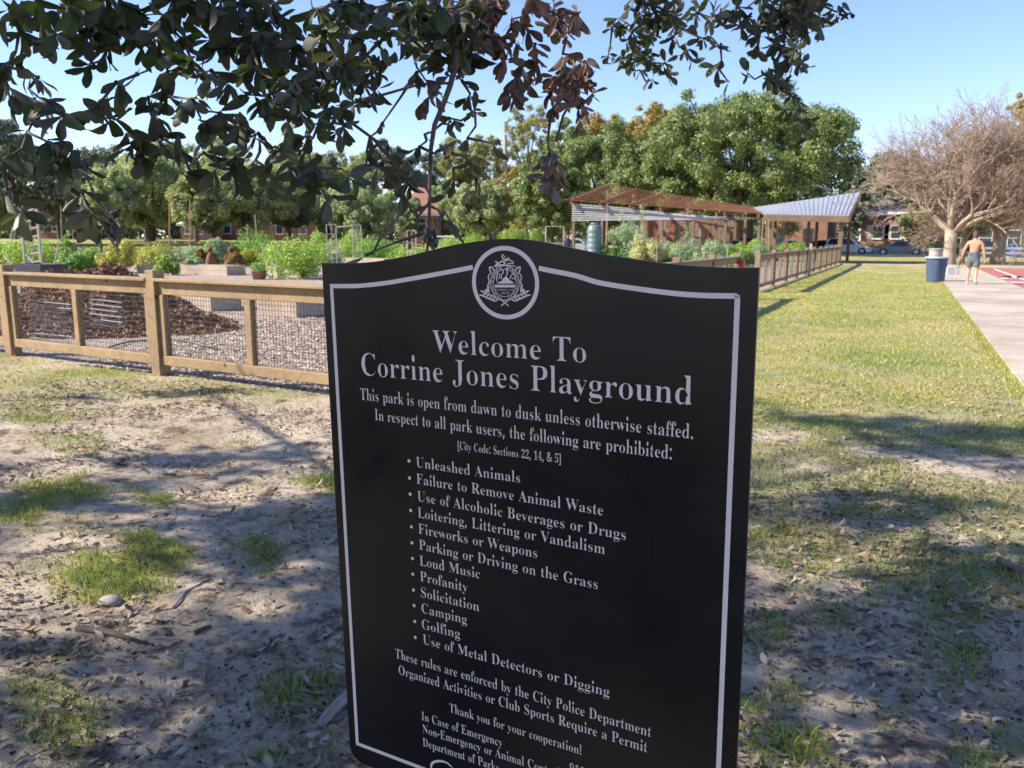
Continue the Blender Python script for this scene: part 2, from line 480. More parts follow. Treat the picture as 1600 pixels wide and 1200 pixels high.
gp = MB().prism([(-38, fenceY(-38) + .05, -0.02), (FX, fenceY(FX) + .05, -0.02), (FX, 62, -0.02), (-38, 62, -0.02)], (0, 0, 0.03))
struct(obj('gravel_yard', gp, M['gravel']))

# concrete path: slabs with real joints
m, nt, b = newmat('path concrete')
geo = N(nt, 'ShaderNodeNewGeometry'); oi = N(nt, 'ShaderNodeObjectInfo')
c1 = ramp(nt, noise(nt, 1.1, 7, 0.6, geo.outputs['Position']), [(0.3, (0.39, 0.325, 0.255)), (0.7, (0.52, 0.44, 0.355))])
c1 = mixc(nt, 1.0, c1, ramp(nt, noise(nt, 0.55, 9, 0.75, geo.outputs['Position'], 1.0), [(0.35, (0.74, 0.72, 0.7)), (0.55, (1.02, 1.02, 1.02)), (0.7, (1.1, 1.08, 1.05))]), 'MULTIPLY')
c1 = mixc(nt, 1.0, c1, ramp(nt, oi.outputs['Random'], [(0, (0.9, 0.9, 0.9)), (1, (1.08, 1.06, 1.04))]), 'MULTIPLY')
c1 = mixc(nt, 1.0, c1, ramp(nt, noise(nt, 60, 4, 0.6, geo.outputs['Position']), [(0.3, (0.82, 0.81, 0.8)), (0.6, (1.05, 1.05, 1.05))]), 'MULTIPLY')
nt.links.new(c1, b.inputs['Base Color']); b.inputs['Roughness'].default_value = 0.9
bump(nt, b, noise(nt, 120, 3, 0.6, geo.outputs['Position']), 0.3, 0.004)
M['path'] = m
base = struct(obj('path', MB().box((PATH_X + .01, -6, -0.06), (3.19, 52.9, 0.012)), M['concrete']))
y = -6.0; k = 0; me = None
while y < 52.4:
    if me is None:
        me = mesh_from('slab', *(lambda q: (q.v, q.f))(MB().box((0, 0, 0), (2.04, 1.475, 0.05)))); me.materials.append(M['path'])
    o = obj('slab', None, None, base, me=me, bevel=0.006); o.location = (PATH_X, y, random.uniform(-0.006, 0.001))
    y += 1.5
# sidewalk crossing behind the pavilion
cw = struct(obj('sidewalk', MB().box((-7.5, 53.0, -0.06), (40, 53.1, 0.012)), M['concrete']))
me = mesh_from('slab', *(lambda q: (q.v, q.f))(MB().box((0, 0, 0), (1.785, 1.6, 0.05)))); me.materials.append(M['path'])
for k in range(26):
    o = obj('slab', None, None, cw, me=me); o.location = (-7.5 + 1.8 * k, 53.12, random.uniform(-.004, .002))
# red court
M['court'] = simple('red court paint', (0.40, 0.135, 0.105), (0.33, 0.105, 0.082), 1.2, 0.85, bstr=0.15)
court = struct(obj('court', MB().box((3.22, 20, -0.05), (30, 50.6, 0.035)), M['court']))
edge = obj('court_kerb', MB().box((3.195, 20, -.05), (3.215, 50.6, 0.05)), M['concrete'], court)
def mark(a, b2, w):
    a = np.array(a, float); b2 = np.array(b2, float); d = b2 - a; d /= np.linalg.norm(d); n_ = np.array([-d[1], d[0]]) * w / 2
    z = 0.039
    return [(*(a - n_), z), (*(b2 - n_), z), (*(b2 + n_), z), (*(a + n_), z)]
for a, c, w in (((4.0, 20.4), (4.0, 33.2), .12), ((4.0, 34.2), (4.0, 48.6), .12), ((3.3, 33.7), (28, 33.7), .55), ((4.06, 48.6), (28, 48.6), .12)):
    obj('line', MB().poly(mark(a, c, w)), M['white'], court)
# street and verge
st = struct(obj('street', MB().box((-80, 84.5, -0.06), (90, 93.2, 0.012)), M['asphalt']))
kb = struct(obj('kerb', MB().box((-80, 84.2, -0.05), (90, 84.48, 0.13)), M['concrete']))
kb2 = struct(obj('kerb', MB().box((-80, 93.22, -0.05), (90, 93.5, 0.13)), M['concrete']))
M['road_far'] = M['asphalt']

# ------------------------------------------------------------------ grass blades
def blades(n, sampler, hgt, wid, seed, dens=None):
    rng = np.random.default_rng(seed)
    x, y = sampler(n, rng)
    g = grass_mask(x, y)
    keep = rng.random(len(x)) < np.clip((g - 0.22) * 1.5, 0, 1)
    x, y, g = x[keep], y[keep], g[keep]; n = len(x)
    z = gh(x, y)
    h = hgt(x, y) * rng.uniform(0.45, 1.25, n) * (0.6 + 0.5 * g); w = wid(x, y) * rng.uniform(0.7, 1.3, n)
    th = rng.uniform(0, 2 * np.pi, n); ln = rng.uniform(0.15, 1.1, n) * h
    lx, ly = np.cos(th) * ln, np.sin(th) * ln
    th2 = rng.uniform(0, 2 * np.pi, n); wx, wy = np.cos(th2) * w, np.sin(th2) * w
    b0 = np.stack([x - wx, y - wy, z - 0.004], 1); b1 = np.stack([x + wx, y + wy, z - 0.004], 1)
    m0 = np.stack([x + wx * .8 + lx * .35, y + wy * .8 + ly * .35, z + h * .6], 1); m1 = np.stack([x - wx * .8 + lx * .35, y - wy * .8 + ly * .35, z + h * .6], 1)
    t = np.stack([x + lx, y + ly, z + h * 0.92], 1)
    V = np.stack([b0, b1, m0, m1, t], 1).reshape(-1, 3)
    i = np.arange(n) * 5
    Fq = np.stack([i, i + 1, i + 2, i + 3], 1); Ft = np.stack([i + 3, i + 2, i + 4, i + 4], 1)
    return V, Fq, np.stack([i + 3, i + 2, i + 4], 1)
def grass_obj(name, V, Fq, Ft, mat, label):
    me = bpy.data.meshes.new(name); nq, ntr = len(Fq), len(Ft)
    me.vertices.add(len(V)); me.vertices.foreach_set('co', V.astype(np.float32).ravel())
    me.loops.add(nq * 4 + ntr * 3)
    me.loops.foreach_set('vertex_index', np.concatenate([Fq.ravel(), Ft.ravel()]).astype(np.int32))
    me.polygons.add(nq + ntr)
    me.polygons.foreach_set('loop_start', np.concatenate([np.arange(nq) * 4, nq * 4 + np.arange(ntr) * 3]).astype(np.int32))
    me.update(calc_edges=True); me.materials.append(mat)
    o = bpy.data.objects.new(name, me); COL.objects.link(o)
    return stuff(o, label, 'grass')
M['grassnear'] = leafmat('green grass blades', [(0.10, 0.20, 0.03), (0.155, 0.255, 0.045), (0.085, 0.145, 0.03), (0.34, 0.28, 0.14), (0.20, 0.27, 0.06), (0.42, 0.34, 0.2)], 0.3, 0.6, 0.25)
M['grassfar'] = leafmat('yellowing lawn blades', [(0.22, 0.29, 0.06), (0.36, 0.36, 0.11), (0.54, 0.43, 0.2), (0.18, 0.26, 0.055), (0.42, 0.38, 0.13), (0.62, 0.52, 0.3)], 0.25, 0.7, 0.2)
def samp_view(f0, f1, pw):
    def s(n, rng):
        fd = f0 + (f1 - f0) * rng.random(n) ** pw
        r = rng.uniform(-0.68, 0.68, n) * fd
        return fd * FWD[0] / math.cos(_p) + r * _r0[0], fd * FWD[1] / math.cos(_p) + r * _r0[1]
    return s
def ok_area(s, cond):
    def q(n, rng):
        x, y = s(n, rng); k = cond(x, y); return x[k], y[k]
    return q
outside = lambda x, y: ~((y > fenceY(x) - 0.06) & (x < FX + 0.06)) & (x < PATH_X - 0.02)
V, A, B = blades(190000, ok_area(samp_view(1.2, 6.6, 0.62), outside), lambda x, y: 0.022 + 0.042 * fbm(x, y, 3.0, 2, 17), lambda x, y: 0.0018 + 0 * x, 11)
grass_obj('grass', V, A, B, M['grassnear'], 'thin green grass clumps on the shaded bare soil')
V, A, B = blades(330000, ok_area(samp_view(5.4, 36, 0.9), outside), lambda x, y: 0.028 + 0 * x, lambda x, y: 0.0016 + 0.00022 * np.hypot(x, y), 12)
grass_obj('lawn_grass', V, A, B, M['grassfar'], 'dry yellow green lawn between the fence and the path')
V, A, B = blades(90000, ok_area(samp_view(8, 58, 1.0), outside), lambda x, y: 0.04 + 0 * x, lambda x, y: 0.0055 + 0 * x, 13)
grass_obj('lawn_grass', V, A, B, M['grassfar'], 'far part of the sunlit lawn towards the pavilion')
# ragged grass edge over the path
def edge_s(n, rng):
    y = rng.uniform(7, 34, n); return PATH_X - np.abs(rng.normal(0, 0.07, n)) + 0.03, y
V, A, B = blades(26000, edge_s, lambda x, y: 0.05 + 0 * x, lambda x, y: 0.002 + 0.0002 * y, 14)
grass_obj('grass_edge', V, A, B, M['grassfar'], 'longer grass growing along the left edge of the path')
# ------------------------------------------------------------------ garden fence
def fence(name, label, A, B2, n, wire_n=(0.042, 0.055), mat='fence', hgt=1.06, posts=True, mesh_on=True, skip=(), dens=1, last=True):
    """post and rail fence with wire panels from A to B2 (xy), n bays"""
    A = np.array(A, float); B2 = np.array(B2, float)
    d = (B2 - A) / n; L = np.linalg.norm(d); d /= L; nn = np.array([-d[1], d[0]])
    z0 = float(rise(A[0]))
    t = thing(name, label, 'fence', (A[0], A[1], z0))
    th = math.atan2(d[1], d[0])
    def Mx(p): return Matrix.Translation((p[0], p[1], z0)) @ Matrix.Rotation(th, 4, 'Z')
    pm = mesh_from('post', *(lambda q: (q.v, q.f))(MB().box((-.07, -.07, -.3), (.07, .07, hgt + .085)))); pm.materials.append(M[mat])
    parts = {}
    def add(nm, lo, hi, Mw):
        key = (nm, tuple(lo), tuple(hi))
        if key not in parts:
            q = MB().box(lo, hi); me = mesh_from(nm, q.v, q.f); me.materials.append(M[mat]); parts[key] = me
        o = obj(nm, None, None, None, me=parts[key]); o.matrix_world = Mw
        loc, rot = Mw.to_translation(), Mw.to_euler(); o.location = loc; o.rotation_euler = rot; o.parent = t
        o.matrix_parent_inverse = Matrix.Translation(-Vector(t.location))
        b_ = o.modifiers.new('bevel', 'BEVEL'); b_.width = 0.006; b_.segments = 1
        return o
    for i in range(n + 1):
        if i == n and not last: break
        p = A + d * L * i
        add('post', (-.07, -.07, -.3), (.07, .07, hgt + .085), Mx(p))
    vw = []; hw = []
    for i in range(n):
        if i in skip: continue
        p = A + d * L * i; Mw = Mx(p)
        add('cap_rail', (.0705, -.085, hgt - .035), (L - .0705, .085, hgt), Mw)
        add('top_rail', (.0705, -.022, hgt - .175), (L - .0705, .022, hgt - .037), Mw)
        add('bottom_rail', (.0705, -.04, .12), (L - .0705, .04, .225), Mw)
        for s in (.073, L / 2 - .045, L - .073 - .085):
            w = .09 if s == L / 2 - .045 else .085
            add('stile', (s, -.038, .2265), (s + w, .038, hgt - .1765), Mw)
        if mesh_on:
            for a, c in ((.16, L / 2 - .05), (L / 2 + .05, L - .16)):
                x = a
                while x < c:
                    q0 = p + d * x - nn * 0.0; vw.append(((*q0, z0 + .22), (*q0, z0 + hgt - .17))); x += wire_n[0]
                z = .24
                while z < hgt - .17:
                    q0 = p + d * a + nn * .003; q1 = p + d * c + nn * .003; hw.append(((*q0, z0 + z), (*q1, z0 + z))); z += wire_n[1]
    if mesh_on:
        W = vw + hw
        v, f = seg_mesh([a for a, _ in W], [c for _, c in W], [0.0025] * len(W), [0.0025] * len(W), 4)
        o = obj('wire_mesh', (v, f), M['wire'], t); o['kind'] = 'stuff'
    return t
fence('garden_fence', 'new timber post and rail fence with black wire mesh panels, left of the sign', (-13.0, fenceY(-13.0)), (-4.45, fenceY(-4.45)), 3)
fence('garden_fence', 'long timber fence with close stiles running away beside the lawn towards the pavilion', (FX, 8.9), (FX, 53.9), 15, (0.12, 0.12), 'fence2', 1.08, skip=(4,))
fence('garden_fence', 'distant low timber fence behind the vegetable beds, yellow field beyond', (-38, 9.5), (-38, 66.5), 19, (0.2, 0.2), 'fence2', 1.12, mesh_on=False)
# first bay of the side fence next to the corner is short
gatep = atX(1262, 372, FX)
gp_ = thing('gate_post', 'slim pale post standing at the garden fence halfway to the pavilion', 'post', (FX + .13, gatep[1], 0))
obj('shaft', MB().box((FX + .10, gatep[1] - .05, 0), (FX + .2, gatep[1] + .05, 1.3)), M['palewood'], gp_)
obj('cap', MB().box((FX + .09, gatep[1] - .06, 1.302), (FX + .21, gatep[1] + .06, 1.33)), M['palewood'], gp_)
M['red'] = simple('red enamel', (0.5, 0.03, 0.02), (0.4, 0.025, 0.018), 4, 0.4, bstr=0)
rb = atX(1151, 411, FX - .0)
t = thing('latch_box', 'small bright red box fixed to a post of the side fence, just above the sign', 'box', (FX + .14, rb[1], .8))
obj('box_body', MB().box((FX + .072, rb[1] - .1, .72), (FX + .19, rb[1] + .1, .95)), M['red'], t, bevel=.01)
obj('box_lid', MB().box((FX + .07, rb[1] - .11, .953), (FX + .2, rb[1] + .11, .975)), M['red'], t)

# ------------------------------------------------------------------ mulch heap
M['mulch'] = simple('dark bark mulch', (0.25, 0.13, 0.078), (0.075, 0.04, 0.026), 9, 0.95, bstr=1, bscale=40, bdist=.05, detail=9)
M['chip'] = leafmat('bark chips', [(0.15, 0.08, 0.048), (0.32, 0.18, 0.11), (0.46, 0.29, 0.185), (0.10, 0.053, 0.035), (0.38, 0.21, 0.13)], 0, 0.9, 0.2)
pc = G(135, 515)
mp = thing('mulch_pile', 'big heap of dark brown bark mulch behind the left fence', 'mulch pile', (pc[0], pc[1], 0))
def heap_h(x, y):
    u = (x - pc[0]); w = (y - pc[1] - .6)
    a = np.exp(-((u + .25) / 1.35) ** 2 - (w / 1.15) ** 2) * 1.02
    c = np.exp(-((u - 1.2) / .85) ** 2 - ((w - .1) / .75) ** 2) * .38
    e = np.exp(-((u + 1.35) / .75) ** 2 - (w / .9) ** 2) * .95
    h = np.maximum(np.maximum(a, c), e) - .07
    return h + (fbm(x, y, 2.5, 4, 9) - .5) * .36 * np.clip(h * 4, 0, 1)
hx = np.linspace(pc[0] - 3.6, pc[0] + 3.6, 120); hy = np.linspace(pc[1] - 2.0, pc[1] + 3.2, 90)
HX, HY = np.meshgrid(hx, hy); HZ = heap_h(HX, HY)
ii = (np.arange(89)[:, None] * 120 + np.arange(119)[None]).ravel()
hf = np.stack([ii, ii + 1, ii + 121, ii + 120], 1)
HZf = HZ.ravel(); hf = hf[(HZf[hf].max(1) > -0.02)]
obj('heap', (np.stack([HX, HY, HZ], -1).reshape(-1, 3), hf), M['mulch'], mp, smooth=True)
rng = np.random.default_rng(5)
n = 26000
x = rng.uniform(pc[0] - 3.3, pc[0] + 3.3, n); y = rng.uniform(pc[1] - 1.6, pc[1] + 2.2, n); z = heap_h(x, y)
k = z > -0.01; x, y, z = x[k], y[k], z[k]; n = len(x)
c = np.stack([x, y, z + rng.uniform(0, .03, n)], 1)
q = quads(c, rand_dirs(n, rng), rng.uniform(.018, .065, n), rng, .5)
o = obj('bark_chip', q, M['chip'], mp); o['kind'] = 'stuff'
# loose stones on the yard
M['stone'] = leafmat('pale stone chips', [(0.32, 0.22, 0.15), (0.52, 0.42, 0.34), (0.68, 0.6, 0.52), (0.42, 0.3, 0.22), (0.6, 0.5, 0.42)], 0, 0.9, 0.2)
n = 42000
y = fenceY(-6) + .1 + 11 * rng.random(n) ** 1.7; x = rng.uniform(-1, 1, n) * 2.6 - 6.0 - (y - 6) * .38
k = (y > fenceY(x) - .25) & (x < FX - .05); x, y = x[k], y[k]; n = len(x)
c = np.stack([x, y, np.full(n, .016)], 1); nrm = rand_dirs(n, rng) * .55 + np.array([0, 0, 1]); nrm /= np.linalg.norm(nrm, axis=1)[:, None]
stuff(obj('gravel', quads(c, nrm, rng.uniform(.010, .03, n), rng, .7), M['stone']), 'pale tan wood chip and stone gravel behind the wire fence', 'gravel')
# two added sets of rods standing in for sun glints on the mesh
def glint_rods(px0, py0, px1, py1, nrod, label, dep):
    a = D(px0, py0, dep - .15); c = D(px1, py0 + 6, dep - .15); e = D(px0, py1, dep - .55)
    t = thing('mesh_glint', label, 'mesh glint', tuple(a))
    dn = (e - a)
    for i in range(nrod):
        s = i / (nrod - 1)
        p = a + dn * s; q2 = c + dn * s
        if i % 3 == 2: q2 = p + (q2 - p) * random.uniform(.75, 1)
        obj('rod', MB().tube([p, q2], .0075, 5), M['glintwire'], t)
    for s in (.08, .9):
        obj('upright', MB().tube([a + (c - a) * s, e + (c - a) * s], .005, 5), M['wire'], t)
glint_rods(47, 470, 111, 535, 10, 'larger set of pale rods added for the sun glint on the mesh in the left fence bay', 10.6)
glint_rods(140, 467, 190, 506, 6, 'smaller set of pale rods added for the sun glint on the mesh right of the fence stile', 10.6)

# hose on the gravel
hp = [G(p[0], p[1], .04) for p in ((150, 555), (175, 541), (200, 534), (240, 531), (262, 528), (300, 535), (340, 545))]
tag(obj('hose', MB().tube(hp, .014, 6), simple('grey hose', (.16, .15, .15), (.1, .1, .1), rough=.5, bstr=0), smooth=True), 'grey garden hose lying across the gravel behind the fence', 'hose')

# wheelbarrow
wb = G(62, 428); wb = D(62, 408, 17.0); wx, wy = wb[0], wb[1]
t = thing('wheelbarrow', 'dark wheelbarrow parked behind the left fence with two handles sticking up', 'wheelbarrow', (wx, wy, 0))
M['barrow'] = simple('dark barrow tray', (0.05, 0.055, 0.075), (0.035, 0.035, 0.05), 5, .5, bstr=0)
tr = MB(); bot = [(-.25, -.2), (.25, -.2), (.25, .2), (-.25, .2)]; top = [(-.45, -.33), (.5, -.33), (.5, .33), (-.45, .33)]
bb = len(tr.v); tr.v += [(wx + a, wy + c, .38) for a, c in bot] + [(wx + a, wy + c, .92) for a, c in top]
tr.f += [(3, 2, 1, 0)] + [(i, (i + 1) % 4, (i + 1) % 4 + 4, i + 4) for i in range(4)]
o = obj('tray', tr, M['barrow'], t); s_ = o.modifiers.new('s', 'SOLIDIFY'); s_.thickness = .012
for sy in (-.25, .25):
    obj('handle', MB().tube([(wx - .1, wy + sy, .40), (wx - .6, wy + sy, .95), (wx - .8, wy + sy, 1.10)], .02, 6), M['palewood'], t)
    obj('leg', MB().tube([(wx - .3, wy + sy, .48), (wx - .38, wy + sy, 0.02)], .014, 6), M['barrow'], t)
w = obj('wheel', MB().lathe([(.05, -.04), (.17, -.045), (.2, -.02), (.2, .02), (.17, .045), (.05, .04)], n=18), M['rubber'], t, True)
w.rotation_euler = (math.pi / 2, 0, 0); w.location = (wx + .55, wy, .21)
tool = tag(obj('shovel_handle', MB().tube([(wx + .35, wy, .62), (wx + .62, wy + .02, 1.3)], .018, 6), M['palewood']), 'pale tool handle leaning out of the wheelbarrow tray', 'tool')

# ------------------------------------------------------------------ raised beds
BEDS = [  # px, py of the front right ground corner, width x, length y, height, label
    (330, 487, 2.0, .85, .42, 'bleached timber planter box just behind the mulch heap tail'),
    (463, 497, .95, 1.2, .40, 'bleached timber planter box directly behind the wire, beside the sign'),
    (355, 431, 2.6, 1.0, .38, 'long grey planter box with low plants in the middle of the garden'),
    (433, 431, 1.3, 1.2, .36, 'cream planter box next to the round potted shrub'),
    (470, 433, .8, 1.0, .42, 'short planter box behind the potted shrub and blue chair'),
    (268, 428, 2.0, 1.2, .35, 'planter box under the yellow feathery plants'),
    (108, 425, 3.2, 1.4, .35, 'planter box full of leafy greens behind the wheelbarrow'),
    (200, 412, 3.0, 1.2, .35, 'farther planter box with small yellow flowers'),
    (395, 408, 3.4, 1.2, .36, 'planter box under the dark green bush'),
    (600, 415, 4.0, 1.4, .36, 'planter box left of the young oak shoots'),
    (740, 408, 4.0, 1.4, .36, 'planter box behind the top left of the sign'),
    (1010, 414, 3.0, 1.4, .42, 'planter box under the tall seeded stalks'),
    (1100, 414, 3.0, 1.4, .42, 'planter box under the orange flowers'),
    (1175, 410, 2.0, 1.4, .42, 'planter box of bright green plants by the side fence'),
]
M['soil'] = simple('bed soil', (0.09, 0.06, 0.045), (0.05, 0.035, 0.025), 8, .95, bstr=.6)
for px, py, wx_, ly, h, lab in BEDS:
    c = G(px, py); x1, y0 = c[0], c[1]; x0, y1 = x1 - wx_, y0 + ly
    t = thing('planter_box', lab, 'planter', (x1, y0, 0), 'raised garden beds')
    nb = 2
    for i in range(nb):
        za, zb = h * i / nb + (.004 if i else 0), h * (i + 1) / nb
        j = random.uniform(-.004, .004)
        obj('board', MB().box((x0, y0 + j, za), (x1, y0 + .04 + j, zb)), M['bed'], t)
        obj('board', MB().box((x0, y1 - .04, za), (x1, y1, zb)), M['bed'], t)
        obj('board', MB().box((x1 - .04 + j, y0 + .045, za), (x1 + j, y1 - .045, zb)), M['bed'], t)
        obj('board', MB().box((x0, y0 + .045, za), (x0 + .04, y1 - .045, zb)), M['bed'], t)
    obj('soil', MB().box((x0 + .042, y0 + .048, .02), (x1 - .045, y1 - .048, h - .05)), M['soil'], t)
    obj('corner_post', MB().box((x1 + .006, y0 - .03, 0), (x1 + .03, y0 + .03, h + .015)), M['bed'], t)

# ------------------------------------------------------------------ garden plants
def pm_(name, cols, tr=.35): M[name] = leafmat(name, cols, tr, .5, .4)
pm_('lime', [(0.22, 0.34, 0.06), (0.33, 0.44, 0.09), (0.14, 0.23, 0.04), (0.44, 0.49, 0.14)])
pm_('midgreen', [(0.13, 0.26, 0.05), (0.22, 0.36, 0.08), (0.09, 0.18, 0.04)])
pm_('yellowish', [(0.33, 0.32, 0.10), (0.42, 0.36, 0.09), (0.24, 0.27, 0.08), (0.5, 0.43, 0.13)])
pm_('greygreen', [(0.22, 0.29, 0.19), (0.32, 0.38, 0.26), (0.40, 0.44, 0.33), (0.16, 0.22, 0.12)])
pm_('redleaf', [(0.25, 0.10, 0.06), (0.20, 0.16, 0.05), (0.35, 0.15, 0.08), (0.15, 0.2, 0.05)])
pm_('orangefl', [(0.60, 0.27, 0.03), (0.7, 0.36, 0.04), (0.3, 0.3, 0.08), (0.55, 0.22, 0.03)])
pm_('straw', [(0.48, 0.42, 0.24), (0.4, 0.38, 0.2), (0.55, 0.5, 0.32), (0.3, 0.34, 0.14)])
M['stalk'] = simple('green stalk', (0.25, 0.3, 0.12), (0.18, 0.2, 0.08), 8, .7, bstr=0)
def plant(px, ptop, pbot, wpx, mat, label, leaf=.05, seed=0, n=None, dist=None, cat='plant', name='vegetable_plant', flowers=None):
    """px centre, px top, px foot (at bed height), px width"""
    rng = np.random.default_rng(seed + int(px) * 13)
    base = G(px, pbot + 6) if dist is None else D(px, pbot, dist)
    dd = (np.array([base[0], base[1], 0]) - EYE) @ FWD
    top = D(px, ptop, dd); bot = D(px, pbot, dd)
    H = max(.15, top[2] - bot[2]); R = wpx / F * dd / 2 * 1.12
    t = thing(name, label, cat, (bot[0], bot[1], max(bot[2], 0)))
    nb = 16 if R < 1 else 26
    cs = []
    for i in range(nb):
        a = rng.uniform(0, 2 * np.pi); r = R * math.sqrt(rng.random()) * .8; zz = H * rng.uniform(.12, .92) * (1 - .35 * (r / R) ** 2)
        cs.append((bot[0] + r * math.cos(a), bot[1] + r * math.sin(a), bot[2] + zz))
    cs = np.array(cs); rr = rng.uniform(.24, .48, nb) * min(R, H * 1.3)
    n = n or int(2000 + 1500 * R * H)
    obj('foliage', cloud(cs, rr, n, leaf, seed + 5, up=.5, jit=.8), M[mat], t)
    o = np.array([bot[0], bot[1], bot[2] - .1])
    v, f = seg_mesh([o] * nb, cs, [.012] * nb, [.004] * nb, 4)
    obj('stem', (v, f), M['stalk'], t)
    if flowers:
        k = cs + rng.normal(size=cs.shape) * R * .25; k[:, 2] = np.maximum(k[:, 2], bot[2] + H * .5)
        obj('flower', cloud(k, np.full(nb, R * .2), 160, leaf * .8, seed + 9, up=1), M[flowers], t)
    return t
PL = [
    (8, 372, 415, 60, 'lime', 'bright green leafy bush at the left picture edge, behind the fence'),
    (62, 376, 416, 90, 'lime', 'broad clump of shiny bright leaves above the wheelbarrow'),
    (112, 398, 420, 50, 'midgreen', 'low green clump right of the wheelbarrow handles'),
    (140, 388, 418, 50, 'lime', 'light green clump left of the feathery yellow bush'),
    (183, 372, 421, 52, 'yellowish', 'feathery yellow bush in a planter behind the fence'),
    (228, 392, 418, 60, 'yellowish', 'low yellow flowering clump right of the feathery bush'),
    (262, 402, 424, 34, 'lime', 'small bright green plant beside the left fence post top'),
    (305, 404, 420, 26, 'greygreen', 'little silvery green plant in the long grey planter'),
    (320, 382, 410, 26, 'redleaf', 'reddish leaved plant right of the second orange stake'),
    (342, 370, 410, 34, 'greygreen', 'tall pale leafy plant between two reddish plants'),
    (366, 386, 412, 26, 'redleaf', 'reddish brown plant behind the cream planter'),
    (358, 385, 408, 24, 'midgreen', 'small upright green plant behind the cream planter'),
    (402, 364, 408, 66, 'midgreen', 'dark green bush with the leaning stake above it'),
    (430, 386, 410, 50, 'lime', 'light green foliage right of the dark bush'),
    (475, 378, 430, 100, 'lime', 'large bright lime bush filling the planter left of the sign'),
    (503, 360, 400, 40, 'lime', 'taller lime shoot behind the large bush'),
    (520, 395, 412, 40, 'orangefl', 'orange flowering plant beside the top left corner of the sign'),
    (545, 364, 402, 70, 'lime', 'light green bush under the trellis nets'),
    (590, 378, 405, 70, 'midgreen', 'green bush behind the left shoulder of the sign'),
    (640, 388, 408, 70, 'lime', 'lime green leaves just above the left part of the sign'),
    (700, 372, 396, 60, 'lime', 'bright green bush behind the young oak shoot'),
    (742, 368, 390, 40, 'lime', 'small bright bush left of the top of the sign'),
    (800, 356, 384, 40, 'lime', 'tall yellow green plants behind the top of the sign'),
    (845, 352, 388, 36, 'lime', 'yellow green plants right of the top of the sign'),
    (985, 350, 410, 60, 'greygreen', 'tall pale leafy plants left of the orange flowers'),
    (1015, 360, 412, 50, 'straw', 'straw coloured seeding plants under the pergola'),
    (1040, 376, 408, 46, 'greygreen', 'bush covered in orange flowers in front of the pergola'),
    (1075, 372, 412, 50, 'greygreen', 'grey green plants right of the orange flowers'),
    (1112, 374, 414, 50, 'greygreen', 'pale leafy mass before the white parked car'),
    (1140, 384, 412, 40, 'lime', 'light plants beside the gap in the side fence'),
    (1172, 376, 407, 44, 'lime', 'bright green bush by the side fence near the pavilion'),
    (1236, 380, 396, 40, 'lime', 'green plants behind the far side fence'),
    (1190, 378, 402, 34, 'midgreen', 'darker green plants under the left pavilion posts'),
]
_mats = ['lime', 'midgreen', 'lime', 'yellowish', 'lime', 'greygreen']
_w = ['low lime green', 'dark leafed', 'bushy lime', 'golden', 'pale green', 'silvery']
_lm = ['left of the bamboo canes', 'just right of the bamboo canes', 'behind the feathery yellow bush', 'left of the orange stakes', 'between the two orange stakes', 'right of the orange stakes', 'left of the dark bush', 'right of the leaning stake', 'behind the blue chair', 'behind the large lime bush', 'left of the net frames', 'under the net frames', 'right of the net frames']
for i, px_ in enumerate(range(78, 600, 40)):
    PL.append((px_ + (i * 17) % 13, 380 + (i * 7) % 8, 402, 62, _mats[i % 6], _w[i % 6] + ' plant in a far bed, ' + _lm[i % 13]))
for i, px_ in enumerate(range(955, 1180, 28)):
    PL.append((px_, 382 + (i * 5) % 9, 410, 46, _mats[(i * 5 + 1) % 6], _w[(i * 5 + 1) % 6] + ' plant number low behind the right shoulder of the sign'.replace(' number', '') + [', farthest left', ', under the left stalk', ', under the second stalk', ', before the orange flowers', ', right of the orange flowers', ', left of the leaning stalk', ', right of the leaning stalk', ', beside the tap', ', beside the red box'][i]))
_lm2 = ['above the left picture edge bed', 'over the wheelbarrow', 'by the bamboo canes', 'near the feathery bush', 'above the fence post top', 'beside the long planter', 'over the cream planter', 'behind the potted shrub', 'above the short planter', 'touching the sign corner']
for i, px_ in enumerate(range(28, 500, 50)):
    PL.append((px_ + 9, 384 + (i * 5) % 9, 409, 66, _mats[(i * 2 + 1) % 6 if i % 3 else 0], 'spreading ' + _w[(i * 2 + 1) % 6 if i % 3 else 0] + ' plant ' + _lm2[i]))
for i, (px, a, c, w, mt, lab) in enumerate(PL):
    fl = 'orangefl' if 'orange flowers in front' in lab else ('yellowish' if 'yellow flower' in lab else None)
    if mt == 'orangefl': mt, fl = 'greygreen', 'orangefl'
    plant(px, a, c, w, mt, lab, leaf=.055 if a > 360 else .06, seed=i, flowers=fl)
for px, a, c, lab in ((972, 328, 400, 'tallest seeded stalk before the pergola'), (1003, 325, 404, 'second tall seeded stalk before the pergola, to the right'), (1072, 343, 400, 'leaning stalk before the right end of the pergola')):
    base = G(px, c + 8); dd = (base - EYE) @ FWD; tp = D(px, a, dd)
    t = thing('tall_stalk', lab + ', pale green with drooping leaves', 'plant', (base[0], base[1], 0))
    pts = [(base[0], base[1], .3), (base[0] + .05, base[1], tp[2] * .5), tuple(tp)]
    obj('stem', MB().tube(pts, [.035, .03, .015], 6), M['stalk'], t)
    cs = [np.array(pts[1]) * (1 - s) + np.array(pts[2]) * s + RNG.normal(size=3) * .06 for s in np.linspace(-.3, 1, 9)]
    obj('foliage', cloud(cs, [.2, .2, .25, .2, .18, .15, .18, .16, .16], 260, .07, int(px), up=.3), M['greygreen'], t)
